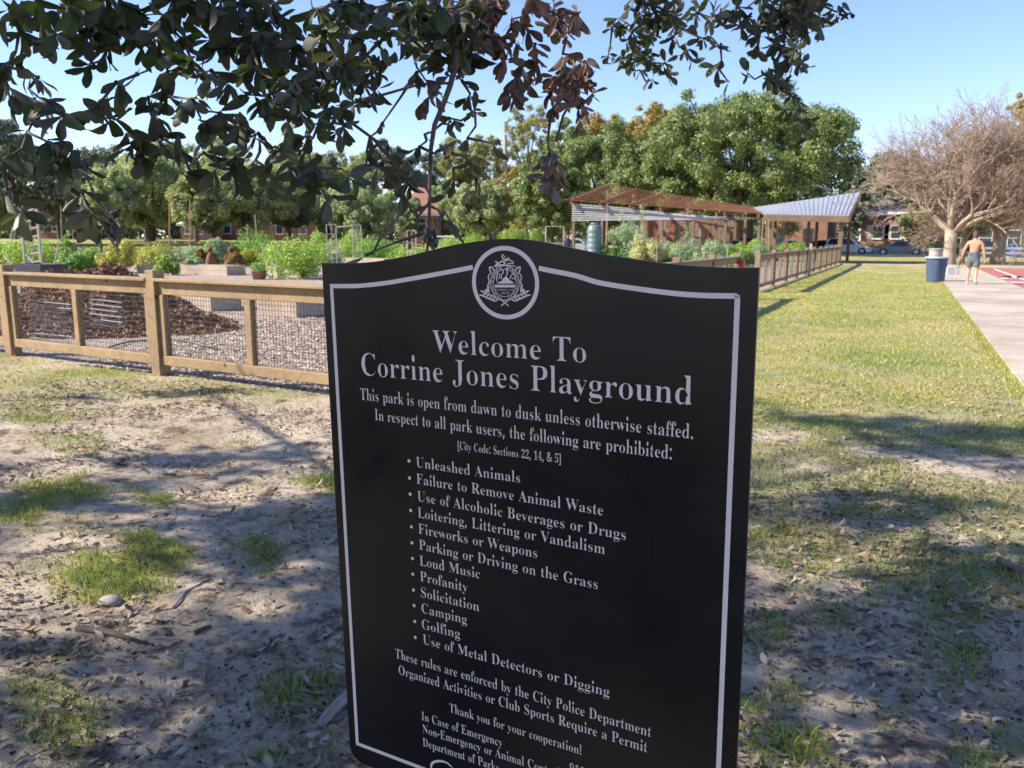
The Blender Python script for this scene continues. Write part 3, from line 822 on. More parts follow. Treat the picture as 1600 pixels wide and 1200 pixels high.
# potted dark shrub
c = G(405, 437); t = thing('potted_shrub', 'round dark green shrub in a brown pot behind the fence', 'potted plant', tuple(c))
obj('pot', MB().lathe([(.2, 0), (.27, .3), (.29, .31), (.26, .32)], c, 18), simple('brown pot', (.3, .16, .1), (.2, .1, .06)), t, True)
obj('foliage', cloud([c + [0, 0, .45], c + [.14, 0, .4], c + [-.16, 0, .42]], [.26, .2, .2], 900, .03, 8), M['midgreen'], t)
# blue chair
c = G(437, 431); t = thing('chair', 'small blue chair with pale legs among the planters', 'chair', tuple(c))
M['blue'] = simple('blue paint', (0.08, 0.27, 0.5), (.06, .2, .4), 4, .5, bstr=0)
obj('seat', MB().box(tuple(c + [-.2, -.2, .42]), tuple(c + [.2, .2, .46])), M['blue'], t)
obj('backrest', MB().box(tuple(c + [-.2, .17, .6]), tuple(c + [.2, .2, .85])), M['blue'], t)
for a in (-.18, .18):
    for e in (-.18, .17): obj('leg', MB().tube([c + [a, e, .0], c + [a, e, .42 if e < 0 else .6]], .014, 6), M['palewood'], t)

# stakes, trellis, nets
def stake(px, a, c, lab, mat='stake', r=.035, top=None, ground=None, name='garden_stake', cat='stake'):
    base = G(px, c + 12); dd = (base - EYE) @ FWD; tp = D(top or px, a, dd)
    t = MB().tube([(base[0], base[1], 0), tuple(tp)], r, 8)
    return tag(obj(name, t, M[mat]), lab, cat)
stake(265, 312, 400, 'left of two tall orange wooden stakes in the garden', r=.04)
stake(297, 313, 400, 'right of two tall orange wooden stakes in the garden', r=.04)
stake(404, 335, 384, 'pale stake leaning left above the dark green bush', 'palewood', .03, 398)
stake(387, 350, 388, 'thin upright pale stake left of the leaning one', 'palewood', .02)
for px, a, tp, lab in ((97, 322, 95, 'leftmost'), (106, 314, 103, 'middle'), (115, 318, 113, 'rightmost')):
    stake(px, a, 400, lab + ' of three thin bamboo canes behind the leafy greens', 'straw_', .02, tp) if False else stake(px, a, 398, lab + ' of three thin bamboo canes behind the leafy greens', 'palewood', .018, tp)
for px, a, c, lab in ((1026, 384, 408, 'thin cane between the orange flowers and grey green plants'), (1008, 378, 404, 'thin pale cane left of the orange flowers'), (434, 384, 410, 'short cane behind the blue chair'), (562, 352, 392, 'dark thin cane right of the net frames'), (787, 360, 384, 'pale cane behind the top of the sign')):
    stake(px, a, c, lab, 'palewood', .012)
plant(105, 352, 398, 18, 'midgreen', 'climbing bean twining up the bamboo canes', dist=26, cat='climber', name='climbing_plant', n=350)
def lattice(corners, dist, nx, ny, lab, mat='palewood', r=.022, name='trellis', cat='trellis'):
    P = [D(a, b_, dist) for a, b_ in corners]     # bl, br, tr, tl
    t = thing(name, lab, cat, (P[0][0], P[0][1], 0))
    P[0] = np.array([P[0][0], P[0][1], min(.1, P[0][2])]); P[1] = np.array([P[1][0], P[1][1], min(.1, P[1][2])])
    for i in range(nx):
        s = i / (nx - 1); rr = r if i in (0, nx - 1) else r * .5
        obj('upright', MB().tube([P[0] + (P[1] - P[0]) * s, P[3] + (P[2] - P[3]) * s], rr, 6), M[mat], t)
    for j in range(ny):
        s = (j + .6) / (ny - .2) if j < ny - 1 else 1
        obj('rung', MB().tube([P[0] + (P[3] - P[0]) * s, P[1] + (P[2] - P[1]) * s], r * .7, 6), M[mat], t)
lattice([(37, 400), (63, 395), (57, 325), (33, 335)], 24, 3, 9, 'grey wooden ladder trellis at the left among the leafy greens', r=.045)
lattice([(511, 378), (526, 378), (525, 351), (510, 351)], 34, 3, 6, 'left net frame of pale canes above the lime bush', r=.02)
lattice([(551, 378), (565, 378), (564, 352), (551, 352)], 34, 3, 6, 'right net frame of pale canes above the lime bush', r=.02)
a = D(526, 355, 34); c = D(551, 353, 34)
tag(obj('crossbar', MB().tube([a, c], .03, 6), M['palewood']), 'pale crossbar laid between the two net frames', 'pole')
lattice([(637, 385), (650, 385), (650, 361), (636, 360)], 36, 3, 4, 'little wooden frame left of the young oak shoot', r=.025)
lattice([(853, 382), (881, 382), (881, 354), (853, 354)], 42, 2, 3, 'open wooden frame left of the pergola', r=.03)
lattice([(1192, 380), (1202, 380), (1202, 341), (1192, 341)], 50, 2, 2, 'green painted frame below the left end of the metal roof', 'stalk', .03)
# little statue-like brown sacks / figure by plants
c = G(330, 421)
t = thing('garden_statue', 'small brown seated figure ornament between the pale and reddish plants', 'statue', (c[0], c[1], 0))
obj('body', MB().lathe([(.22, 0), (.26, .25), (.17, .6), (.07, .78)], c, 12), M['rust_wood'], t, True)
obj('head', MB().lathe([(.03, .78), (.11, .86), (.12, .96), (.06, 1.04)], c, 12), M['rust_wood'], t, True)
c = D(880, 374, 46); 
# rain tank
c = D(929, 375, 44.0); c = np.array([c[0], c[1], 0])
M['tank'] = simple('grey green plastic', (0.13, 0.19, 0.18), (0.10, 0.15, 0.14), 3, .5, bstr=0)
t = thing('rain_tank', 'tall grey green ribbed water tank under the pergola', 'tank', tuple(c))
prof = [(.38, 0)]
for i in range(6): prof += [(.40, .06 + i * .28), (.40, .26 + i * .28), (.385, .275 + i * .28)]
prof += [(.38, 1.76), (.30, 1.88)]
zoff = .35
obj('drum', MB().lathe([(r, z + zoff) for r, z in prof], c, 24), M['tank'], t, True)
obj('lid', MB().lathe([(.2, 1.885 + zoff), (.24, 1.89 + zoff), (.24, 1.97 + zoff), (.2, 2.0 + zoff)], c, 20), M['tank'], t, True)
obj('stand', MB().box(tuple(c + [-.45, -.45, 0]), tuple(c + [.45, .45, zoff - .002])), M['column'], t)
c = G(1128, 407) ; c = D(1137, 390, 30); c = np.array([c[0], c[1], 0])
t = thing('water_tap', 'grey standpipe tap among plants left of the red box', 'tap', tuple(c))
obj('pipe', MB().tube([c, c + [0, 0, 1.2], c + [.02, -.06, 1.28], c + [0.02, -.2, 1.24]], .03, 8), M['steel'], t)
obj('handle', MB().tube([c + [-.08, 0, 1.3], c + [.1, 0, 1.3]], .018, 6), M['steel'], t)
# person by the frame, far
# ------------------------------------------------------------------ pergola and pavilion
PY0, PY1 = 54.2, 61.5
def xat(px, Yv): return atY(px, 375, Yv)[0]
def zat(px, py, Yv): return atY(px, py, Yv)[2]
XL, XM, XR = xat(896, PY0), xat(1185, PY0), FX + .05
per = thing('pergola', 'red brown slatted pergola, roof rising to the left, white slats along its eave', 'pergola', (XL, PY0, 0))
def lerp(a, c, s): return a + (c - a) * s
zfL, zfR = zat(900, 316, PY0), zat(1185, 338, PY0)           # front edge of the roof
zbL, zbR = zat(884, 290, PY1) + .0, zat(1190, 331, PY1)      # back edge
nraf = 7
raf = []
for i in range(nraf):
    s = i / (nraf - 1); x = lerp(XL, XM, s); zf = lerp(zfL, zfR, s) ; zb = lerp(zbL, zbR, s)
    y0, y1 = PY0 - .6, PY1
    raf.append((x, y0, zf, y1, zb))
    q = MB(); w = .07
    q.v += [(x - w, y0, zf - .14), (x + w, y0, zf - .14), (x + w, y1, zb - .3), (x - w, y1, zb - .3), (x - w, y0, zf + .14), (x + w, y0, zf + .14), (x + w, y1, zb), (x - w, y1, zb)]
    q.f += [(0, 1, 2, 3), (4, 7, 6, 5), (0, 4, 5, 1), (1, 5, 6, 2), (2, 6, 7, 3), (3, 7, 4, 0)]
    obj('rafter', q, M['rust_wood'], per)
    obj('post', MB().box((x - .09, PY0 - .09, 0), (x + .09, PY0 + .09, zf - .10)), M['column'], per)
    obj('post', MB().box((x - .09, PY1 - .35, 0), (x + .09, PY1 - .17, zb - .32)), M['column'], per)
ns = 10
for j in range(ns):
    s = j / (ns - 1); y = lerp(PY0 - .6, PY1, s)
    zl, zr = lerp(zfL, zbL, s) + .155, lerp(zfR, zbR, s) + .155
    if j == 0: zl += 0; zr += 0
    zl = lerp(zfL + .155, zbL + .02, s); zr = lerp(zfR + .155, zbR + .02, s)
    q = MB(); h = .045
    q.v += [(XL - .5, y - .05, zl), (XM + .1, y - .05, zr), (XM + .1, y + .05, zr + .01), (XL - .5, y + .05, zl + .01), (XL - .5, y - .05, zl + h), (XM + .1, y - .05, zr + h), (XM + .1, y + .05, zr + h), (XL - .5, y + .05, zl + h)]
    q.f += [(0, 1, 2, 3), (4, 7, 6, 5), (0, 4, 5, 1), (1, 5, 6, 2), (2, 6, 7, 3), (3, 7, 4, 0)]
    obj('roof_slat', q, M['rust_wood'], per)
M['paleslat'] = simple('pale weathered slat', (0.44, 0.43, 0.44), (0.34, 0.33, 0.35), 3, .6, bstr=0)
zb0 = zat(900, 345, PY0)
for j in range(8):
    s = j / 7; zl = lerp(zb0, zfL - .18, s); zr = lerp(zb0 + .05, zfR - .12, s)
    xr = XM if j < 3 else lerp(XM, XL, (j - 2) * .13)
    sr = (xr - XL) / (XM - XL); zr2 = lerp(zl, zb0 + .06 + j * .03, sr) if j > 0 else zr
    zr2 = lerp(zl, zr, sr)
    q = MB(); yy = PY0 - .14
    q.v += [(XL - .1, yy, zl), (xr, yy, zr2), (xr, yy + .03, zr2), (XL - .1, yy + .03, zl), (XL - .1, yy, zl + .075), (xr, yy, zr2 + .055), (xr, yy + .03, zr2 + .055), (XL - .1, yy + .03, zl + .075)]
    q.f += [(0, 1, 2, 3), (4, 7, 6, 5), (0, 4, 5, 1), (1, 5, 6, 2), (2, 6, 7, 3), (3, 7, 4, 0)]
    obj('eave_slat', q, M['paleslat'], per)
# pavilion with the standing seam roof
pav = thing('pavilion', 'open park pavilion with a tilted blue grey metal roof at the end of the fence', 'pavilion', (XR, PY0, 0))
M['metalroof'] = simple('blue grey metal roof', (0.33, 0.355, 0.41), (0.28, 0.30, 0.35), .7, .5, 0.1, bstr=0)
PX0 = XM - .6; PXR = xat(1322, PY0)
zE = zat(1322, 338, PY0); zE0 = zat(1195, 336, PY0)
zBR = zat(1338, 300, PY1); zBL = zat(1166, 325, PY1)
XBL, XBR = xat(1168, PY1), xat(1338, PY1)
P00 = np.array([PX0 + .9, PY0 - .5, zE0 + .06]); P10 = np.array([PXR + .1, PY0 - .5, zE + .05]); P01 = np.array([XBL, PY1, zBL]); P11 = np.array([XBR, PY1, zBR])
def rp(u, v): return P00 * (1 - u) * (1 - v) + P10 * u * (1 - v) + P01 * (1 - u) * v + P11 * u * v
npan = 22
for i in range(npan):
    q = MB(); u0, u1 = i / npan + .0, (i + 1) / npan - .0012
    for v_ in (0, .5, 1): 
        for u in (u0, u1): q.v.append(tuple(rp(u, v_)))
    for v_ in (0, .5, 1):
        for u in (u0, u1): q.v.append(tuple(rp(u, v_) - [0, 0, .04]))
    q.f += [(0, 1, 3, 2), (2, 3, 5, 4), (6, 8, 9, 7), (8, 10, 11, 9), (0, 6, 7, 1), (4, 5, 11, 10), (0, 2, 8, 6), (2, 4, 10, 8), (1, 7, 9, 3), (3, 9, 11, 5)]
    obj('roof_panel', q, M['metalroof'], pav)
    if i:
        obj('seam', MB().tube([rp(u0, 0) + [0, 0, .03], rp(u0, .5) + [0, 0, .03], rp(u0, 1) + [0, 0, .03]], .018, 4), M['metalroof'], pav)
fz = .38
q = MB(); a, c = P00 - [0, .02, .045], P10 - [0, .02, .045]
q.prism([a, c, c - [0, 0, fz], a - [0, 0, fz]], (0, .06, 0)); obj('fascia', q, M['column'], pav)
q = MB(); a, c = P10 - [-.03, 0, .045], P11 - [-.03, 0, .045]
q.prism([a, c, c - [0, 0, fz * .5], a - [0, 0, fz]], (.05, 0, 0)); obj('fascia', q, M['column'], pav)
for i in range(8):
    u = .04 + i * .13; a, c = rp(u, .03) - [0, 0, .06], rp(u, .97) - [0, 0, .06]
    q = MB().prism([a, c, c - [0, 0, .2], a - [0, 0, .2]], (.06, 0, 0)); obj('rafter', q, M['column'], pav)
for px, yv, w in ((1202, PY0, .1), (1229, PY0 + 3, .09), (1262, PY0 + 3.3, .09), (1313, PY0 - .0, .13), (1210, PY1, .09), (1275, PY1, .1), (1326, PY1, .1)):
    x = xat(px, yv); u = np.clip((x - P00[0]) / (P10[0] - P00[0]), 0, 1); v_ = (yv - PY0 + .5) / (PY1 - PY0 + .5)
    zt = rp(u, v_)[2] - .28
    obj('post', MB().box((x - w, yv - w, 0), (x + w, yv + w, zt)), M['column'], pav)
# furniture glimpsed below the roofs
def table(x, y, lab):
    t = thing('picnic_table', lab, 'table', (x, y, 0))
    obj('tabletop', MB().box((x - .9, y - .37, .7), (x + .9, y + .37, .75)), M['column'], t)
    for s in (-.7, .7): 
        obj('bench', MB().box((x - .9, y + s - .13, .42), (x + .9, y + s + .13, .46)), M['column'], t)
    for s in (-.65, .65): obj('leg', MB().box((x + s - .04, y - .6, 0), (x + s + .04, y + .6, .418)), M['column'], t); obj('support', MB().box((x + s - .038, y - .3, .42), (x + s + .038, y + .3, .698)), M['column'], t)
table(-7.5, 58.3, 'dark picnic table under the metal roof'); table(-15.5, 58.5, 'dark picnic table under the slatted pergola')
# timber shed-like screen seen behind the pergola
t = thing('slatted_screen', 'tall brown board screen standing behind the pergola', 'screen', (-17, 63, 0))
x = -19.4
while x < -12.2:
    obj('board', MB().box((x, 63, .1), (x + .28, 63.05, 2.9)), M['rust_wood'] if random.random() < .3 else M['column'], t); x += .32

# ------------------------------------------------------------------ buildings
def window(t, x, y, z0, w, h, shut=False, frame='white', arch=False):
    """window in a facade whose outer face is at y (facing -y)"""
    f = obj('window', MB().box((x - w / 2, y - .05, z0), (x + w / 2, y - .003, z0 + h)), M[frame], t)
    for i, a in enumerate((z0 + .06, z0 + h / 2 + .03)):
        obj('pane', MB().box((x - w / 2 + .07, y - .056, a), (x + w / 2 - .07, y - .052, a + h / 2 - .09)), M['glass'], f)
    obj('sill', MB().box((x - w / 2 - .1, y - .12, z0 - .1), (x + w / 2 + .1, y - .003, z0 - .01)), M[frame], f)
    if arch:
        pts = [(x + w / 2 * math.cos(q), y - .04, z0 + h + w / 2 * math.sin(q)) for q in np.linspace(0, math.pi, 9)]
        obj('fanlight', MB().prism(pts, (0, .036, 0)), M[frame], f)
    if shut:
        for s in (-1, 1):
            xa = x + s * (w / 2 + .32)
            sh = obj('shutter', MB().box((xa - .29, y - .06, z0), (xa + .29, y - .003, z0 + h)), M['cream'], t)
def building(label, x0, x1, y0, y1, h, mat, wins, roofmat, roof=1.6, z=0, frame='white', hip=True):
    t = thing('brick_house', label, 'building', (x0, y0, z))
    obj('wall', MB().box((x0, y0, z), (x1, y1, z + h)), M[mat], t)
    o_ = .5
    if roof:
        q = MB(); yc = (y0 + y1) / 2; ins = min((y1 - y0) / 2, (x1 - x0) / 2 - .1) if hip else 0
        q.v += [(x0 - o_, y0 - o_, z + h + .005), (x1 + o_, y0 - o_, z + h + .005), (x1 + o_, y1 + o_, z + h + .005), (x0 - o_, y1 + o_, z + h + .005), (x0 + ins, yc, z + h + roof), (x1 - ins, yc, z + h + roof)]
        q.f += [(0, 1, 5, 4), (1, 2, 5), (2, 3, 4, 5), (3, 0, 4), (3, 2, 1, 0)]
        obj('roof', q, M[roofmat], t)
    obj('eave', MB().box((x0 - .45, y0 - .45, z + h - .28), (x1 + .45, y0 - .005, z + h - .002)), M['white'], t)
    for w_ in wins: window(t, w_[0], y0, z + w_[1], w_[2], w_[3], *w_[4:])
    return t
M['roofred'] = simple('weathered red roof', (0.36, 0.17, 0.12), (0.26, 0.12, 0.09), 1, .9, bstr=.2)
M['roofgrey'] = simple('grey shingle roof', (0.17, 0.16, 0.155), (0.12, 0.115, 0.11), 1, .9, bstr=.2)
BY = 101.0
def bx(px): return atY(px, 370, BY)[0]
def bz(px, py): return atY(px, py, BY)[2]
w1, w2, h1, h0 = bx(1371), bx(1399), bz(1385, 352), bz(1385, 373)
building('red brick house with cream shuttered windows behind the bare trees', bx(1345), bx(1412), BY, BY + 12, 4.6, 'brick',
         [(w1, h0, 1.05, h1 - h0, True), (w2, h0, 1.05, h1 - h0, True)], 'roofgrey', 1.6)
building('red brick apartment house seen under the metal roof', bx(1195), bx(1292), BY, BY + 12, 6.5, 'brick',
         [(bx(p), .9, 1.2, 1.9, False, 'column') for p in (1218, 1262)] + [(bx(p), 4.0, 1.2, 1.7, False, 'column') for p in (1218, 1262)], 'roofgrey', 3)
building('brown brick house seen below the slatted pergola', bx(990), bx(1150), BY, BY + 12, 5.8, 'brick2',
         [(bx(p), .9, 1.3, 1.8) for p in (1015, 1050, 1085, 1128)], 'roofgrey', 3)
building('dark brick house behind the right hand bare tree', bx(1470), bx(1640), BY + 2, BY + 14, 5.6, 'brick2',
         [(atY(p, 370, BY + 2)[0], .9, 1.3, 1.7) for p in (1500, 1540, 1585)], 'roofgrey', 3)
def west_building(label, pxa, pxb, dist, pyeave, mat, wins, roofmat, roof, pyroof=None):
    """building facing the camera across the field on the left"""
    a = D(pxa, 372, dist); c = D(pxb, 372, dist)
    z = 1.0; L = np.linalg.norm((c - a)[:2]); th = math.atan2(c[1] - a[1], c[0] - a[0])
    h = D((pxa + pxb) / 2, pyeave, dist)[2] - z
    t = building(label, 0, L, 0, 9, h, mat, [((w_[0] - pxa) / (pxb - pxa) * L, *w_[1:]) for w_ in wins], roofmat, roof)
    t.location = (a[0], a[1], z); t.rotation_euler = (0, 0, th)
    return t
M['whiteroof'] = simple('pale roof', (0.6, 0.57, 0.52), (0.5, 0.48, 0.44), 1, .8, bstr=0)
west_building('dark red brick hall with white arched windows behind the oaks', 338, 500, 125, 328, 'brick2',
              [(p, 1.0, 1.15, 2.4, False, 'white', True) for p in (356, 379, 437, 474)], 'roofgrey', 4)
west_building('low house with a pale roof between the two left oaks', 283, 330, 120, 350, 'brick', [(p, .9, 1.0, 1.3) for p in (295, 312)], 'whiteroof', 1.8)
west_building('tall brick house with a faded red roof behind the oak shoots', 624, 684, 112, 334, 'brick', [(p, 1.6, 1.1, 1.6) for p in (640, 660)], 'roofred', 4.2)
west_building('reddish house half hidden behind the dark pines at the left', 60, 100, 135, 330, 'brick', [(p, 1.2, 1.1, 1.6) for p in (72, 88)], 'roofred', 3)

# ------------------------------------------------------------------ cars
M['carwhite'] = simple('white car paint', (0.75, 0.76, 0.78), (0.7, 0.71, 0.73), 1, .25, bstr=0)
M['cargrey'] = simple('slate grey car paint', (0.16, 0.18, 0.23), (0.14, 0.16, 0.2), 1, .25, .4, bstr=0)
M['cardark'] = simple('dark blue car paint', (0.02, 0.03, 0.06), (0.015, 0.02, 0.04), 1, .2, .3, bstr=0)
M['carsilver'] = simple('silver car paint', (0.5, 0.52, 0.55), (0.45, 0.47, 0.5), 1, .25, .5, bstr=0)
M['lampw'] = simple('headlight', (0.8, 0.8, 0.8), (.7, .7, .7), 1, .1, bstr=0)
M['lampr'] = simple('tail light', (0.5, 0.02, 0.02), (.4, .02, .02), 1, .2, bstr=0)
def car(label, x, y, flip, paint, suv=False):
    t = thing('parked_car', label, 'car', (0, 0, 0), 'cars parked along the street')
    L, W, H = 4.6, .88, (1.68 if suv else 1.43)
    belt = .95 if suv else .88
    low = [(-2.3, .35), (-2.28, .62), (-2.15, .80 if not suv else .92), (-1.45 if not suv else -2.0, belt), (1.2, belt - .02), (1.95, belt - .14), (2.22, .66), (2.3, .42), (2.2, .24), (-2.2, .24)]
    for i, (s, off) in enumerate(((-1, 0),)):
        pass
    q = MB(); n = len(low)
    for yy, sc in ((-W, .985), (-W * .98, 1), (W * .98, 1), (W, .985)):
        q.v += [(a, yy, .24 + (z - .24) * sc) for a, z in low]
    for r in range(3):
        for i in range(n): j = (i + 1) % n; q.f.append((r * n + i, r * n + j, (r + 1) * n + j, (r + 1) * n + i))
    q.f += [tuple(range(n))[::-1], tuple(range(3 * n, 4 * n))]
    body = obj('body', q, M[paint], t, bevel=.04)
    if suv: roof = [(-2.12, belt), (-1.85, H - .04), (-.2, H), (.45, H - .07), (1.15, belt - .02)]
    else: roof = [(-1.75, belt), (-1.0, H - .05), (-.2, H), (.35, H - .06), (1.25, belt - .02)]
    q = MB(); n = len(roof)
    ins = [0, .16, .17, .16, 0]
    for s in (-1, 1): q.v += [(a, s * (W - .04 - k), z) for (a, z), k in zip(roof, ins)]
    q.f += [tuple(range(n)), tuple(range(2 * n - 1, n - 1, -1))] + [(i, i + n, i + 1 + n, i + 1) for i in range(n - 1)]
    obj('cabin', q, M[paint], t, bevel=.02)
    # side windows, windscreen
    for s in (-1, 1):
        for nm, (a, c) in (('rear_window', (.14, .5)), ('front_window', (.53, .9))):
            def on(u, v_):
                xb = roof[0][0] + .12 + (roof[-1][0] - .2 - roof[0][0]) * u
                xt = roof[1][0] + .08 + (roof[3][0] - .1 - roof[1][0]) * u
                xx = xb + (xt - xb) * v_; zz = belt + .05 + (H - .15 - belt) * v_
                return (xx, s * (W - .028 - .155 * (.1 + v_ * .82)), zz)
            obj(nm, MB().prism([on(a - .13, 0), on(c, 0), on(c, 1), on(a - .1, 1)], (0, -s * .004, 0)), M['carglass'], t)
    for (p, r, nm) in ((roof[3], roof[4], 'windscreen'), (roof[1], roof[0], 'rear_screen')):
        sx = 1 if p[0] > 0 else -1
        pts = [(p[0] + (r[0] - p[0]) * k + sx * .018, yy * (W - .2 - .0 * k), p[1] + (r[1] - p[1]) * k + .012) for k, yy in ((.1, -1), (.1, 1), (.9, 1), (.9, -1))]
        obj(nm, MB().poly(pts), M['carglass'], t)
    for a in (-1.4, 1.38):
        for s in (-1, 1):
            wq = obj('wheel', MB().lathe([(.2, -.1), (.31, -.1), (.33, -.06), (.33, .06), (.31, .1), (.2, .1)], n=20), M['rubber'], t, True)
            wq.rotation_euler = (math.pi / 2, 0, 0); wq.location = (a, s * (W - .09), .33)
            rm = obj('rim', MB().lathe([(.05, -.108), (.2, -.105), (.215, -.1), (.215, .1), (.2, .105), (.05, .108)], n=16), M['steel'], None, True); rm.parent = wq
            arch = [(a + .37 * math.cos(k), s * (W + .004), .33 + .37 * math.sin(k)) for k in np.linspace(-.2, math.pi + .2, 12)]
            obj('wheel_arch', MB().prism(arch, (0, -s * .006, 0)), M['rubber'], t)
    for s in (-.62, .62):
        obj('headlight', MB().box((2.17, s - .16, .6), (2.275, s + .16, .74)), M['lampw'], t)
        obj('tail_light', MB().box((-2.3, s - .14, .68), (-2.22, s + .14, .84)), M['lampr'], t)
        obj('mirror', MB().box((.82, s * 1.5 - .06, belt), (.95, s * 1.5 + .06, belt + .13)), M[paint], t)
        obj('door_handle', MB().box((-.5, s / .62 * (W + .005) - .012, .78), (-.32, s / .62 * (W + .005) + .012, .81)), M[paint], t)
    t.location = (x, y, .012); t.rotation_euler = (0, 0, math.pi if flip else 0)
    return t
def cy(px, y): return atY(px, 385, y)[0]
car('slate grey sedan parked on the street right of the brick house hedge', cy(1406, 86.2), 86.2, True, 'cargrey')
car('white hatchback seen through the pavilion posts', cy(1232, 86.2), 86.2, True, 'carwhite')
car('white sports utility car parked just right of the corner pavilion post', cy(1325, 90.5), 90.5, False, 'carwhite', True)
car('dark car in the shade left of the white sports utility car', cy(1290, 92), 92, False, 'cardark')
car('white car behind the right end of the pergola', cy(1150, 86.2), 86.2, True, 'carwhite')
car('dark blue car parked behind the right bare tree trunk', cy(1540, 86.4), 86.4, False, 'cardark')
car('silver car partly hidden by plants behind the pergola', cy(1100, 86.2), 86.2, False, 'carsilver')
car('silver car under the left end of the pergola', cy(905, 86.2), 86.2, False, 'carsilver')
wcar = car('white van like car glimpsed beyond the fence behind the oak shoots', 0, 0, False, 'carwhite', True)
p = D(706, 383, 74); wcar.location = (p[0], p[1], 0); wcar.rotation_euler = (0, 0, math.radians(20))

# hedges
def hedge(label, x0, x1, y, h, w, mat, seed):
    t = thing('hedge', label, 'hedge', (x0, y, 0))
    rng = np.random.default_rng(seed); n = int((x1 - x0) * 3)
    cs = np.stack([np.linspace(x0, x1, n), y + rng.uniform(-w / 3, w / 3, n), rng.uniform(h * .45, h * .62, n)], 1)
    obj('foliage', cloud(cs, np.full(n, h * .42), int((x1 - x0) * 420), .09, seed, up=.3), M[mat], t)
    obj('trunk', MB().box((x0 + .3, y - w * .22, 0), (x1 - .3, y + w * .22, h * .6)), M['bark'], t)
pm_('hedgey', [(0.22, 0.27, 0.04), (0.32, 0.35, 0.06), (0.15, 0.2, 0.03)], .2)
hedge('clipped yellow green hedge in front of the shuttered brick house', bx(1342), bx(1412), 98.5, 1.25, 1.2, 'hedgey', 1)
hedge('clipped yellow green hedge seen under the metal roof', bx(1205), bx(1290), 98.5, 1.1, 1.2, 'hedgey', 2)
hedge('short clipped hedge between the bare tree trunks', bx(1452), bx(1476), 97.5, 1.3, 1.2, 'hedgey', 3)
hedge('low dark hedge before the house at the right edge', bx(1500), bx(1620), 99, 1.3, 1.2, 'midgreen', 4)

# ------------------------------------------------------------------ things on the lawn and court
# blue drum bin
c = G(1461, 441); c[2] = 0
M['binblue'] = simple('slate blue plastic', (0.055, 0.09, 0.16), (0.045, 0.075, 0.135), 3, .55, bstr=0)
t = thing('trash_can', 'dark blue fluted trash can on the grass beside the path', 'trash can', tuple(c))
n = 32; q = MB(); prof = [(.27, 0), (.29, .02), (.36, .84), (.385, .845), (.385, .9), (.35, .9), (.34, .84)]
for r, z in prof:
    for k in range(n):
        th = 2 * math.pi * k / n; rr = r * (1 - (.035 if (k // 2) % 2 else 0) * (1 if .03 < z < .84 or z == .84 and r == .36 else 0))
        q.v.append((c[0] + rr * math.cos(th), c[1] + rr * math.sin(th), c[2] + z))
for i in range(len(prof) - 1):
    for k in range(n): k2 = (k + 1) % n; q.f.append((i * n + k, i * n + k2, (i + 1) * n + k2, (i + 1) * n + k))
q.f.append(tuple(range(n))[::-1])
obj('drum', q, M['binblue'], t)
obj('liner', MB().lathe([(.35, .86), (.392, .905), (.396, .9), (.40, .86), (.355, .84)], c, 24), simple('pale bin liner', (.55, .6, .66), (.45, .5, .56), 20, .4), t, True)
# concrete planter/bin behind it
c = G(1460, 419); c[2] = 0
t = thing('litter_bin', 'speckled pale concrete litter bin with a flat top behind the blue can', 'bin', tuple(c))
M['speck'] = simple('exposed aggregate', (0.48, 0.44, 0.39), (0.22, 0.2, 0.18), 14, .9, bstr=.5)
obj('bin_body', MB().lathe([(.30, 0), (.33, .05), (.33, .95), (.30, .97)], c, 20), M['speck'], t)
obj('bin_top', MB().lathe([(.34, .975), (.36, .98), (.36, 1.04), (.30, 1.06)], c, 20), M['speck'], t)
# blue recycling cart
c = atY(1584, 392, 84.0); c[2] = 0
t = thing('recycling_cart', 'bright blue recycling cart on the far kerb at the right', 'recycling cart', tuple(c))
M['cart'] = simple('bright blue plastic', (0.01, 0.06, 0.55), (0.01, 0.05, 0.45), 3, .4, bstr=0)
q = MB(); q.v += [(c[0] + a, c[1] + e, .1) for a, e in ((-.3, -.3), (.3, -.3), (.3, .3), (-.3, .3))] + [(c[0] + a, c[1] + e, 1.0) for a, e in ((-.38, -.38), (.38, -.38), (.38, .38), (-.38, .38))]
q.f += [(3, 2, 1, 0), (4, 5, 6, 7)] + [(i, (i + 1) % 4, (i + 1) % 4 + 4, i + 4) for i in range(4)]
obj('cart_body', q, M['cart'], t); obj('lid', MB().box((c[0] - .42, c[1] - .42, 1.005), (c[0] + .42, c[1] + .44, 1.1)), M['cart'], t, bevel=.02)
for s in (-.3, .3):
    w = obj('wheel', MB().lathe([(.04, -.03), (.12, -.03), (.12, .03), (.04, .03)], n=12), M['rubber'], t); w.rotation_euler = (0, math.pi / 2, 0); w.location = (c[0] + s, c[1] + .32, .13)
# low grey guard rail behind the court
M['greyrail'] = simple('grey weathered rail', (0.30, 0.31, 0.33), (0.22, 0.23, 0.25), 2, .8, bstr=.2)
a = D(1532, 396, 62); x0 = a[0]; y0 = a[1]
t = thing('guard_rail', 'low grey two board rail behind the red court', 'rail', (x0, y0, 0))
for zz in (.45, .8): obj('board', MB().box((x0, y0, zz), (x0 + 14, y0 + .06, zz + .2)), M['greyrail'], t)
for i in range(8): obj('post', MB().box((x0 + .1 + i * 1.95, y0 + .062, 0), (x0 + .22 + i * 1.95, y0 + .18, 1.0)), M['greyrail'], t)
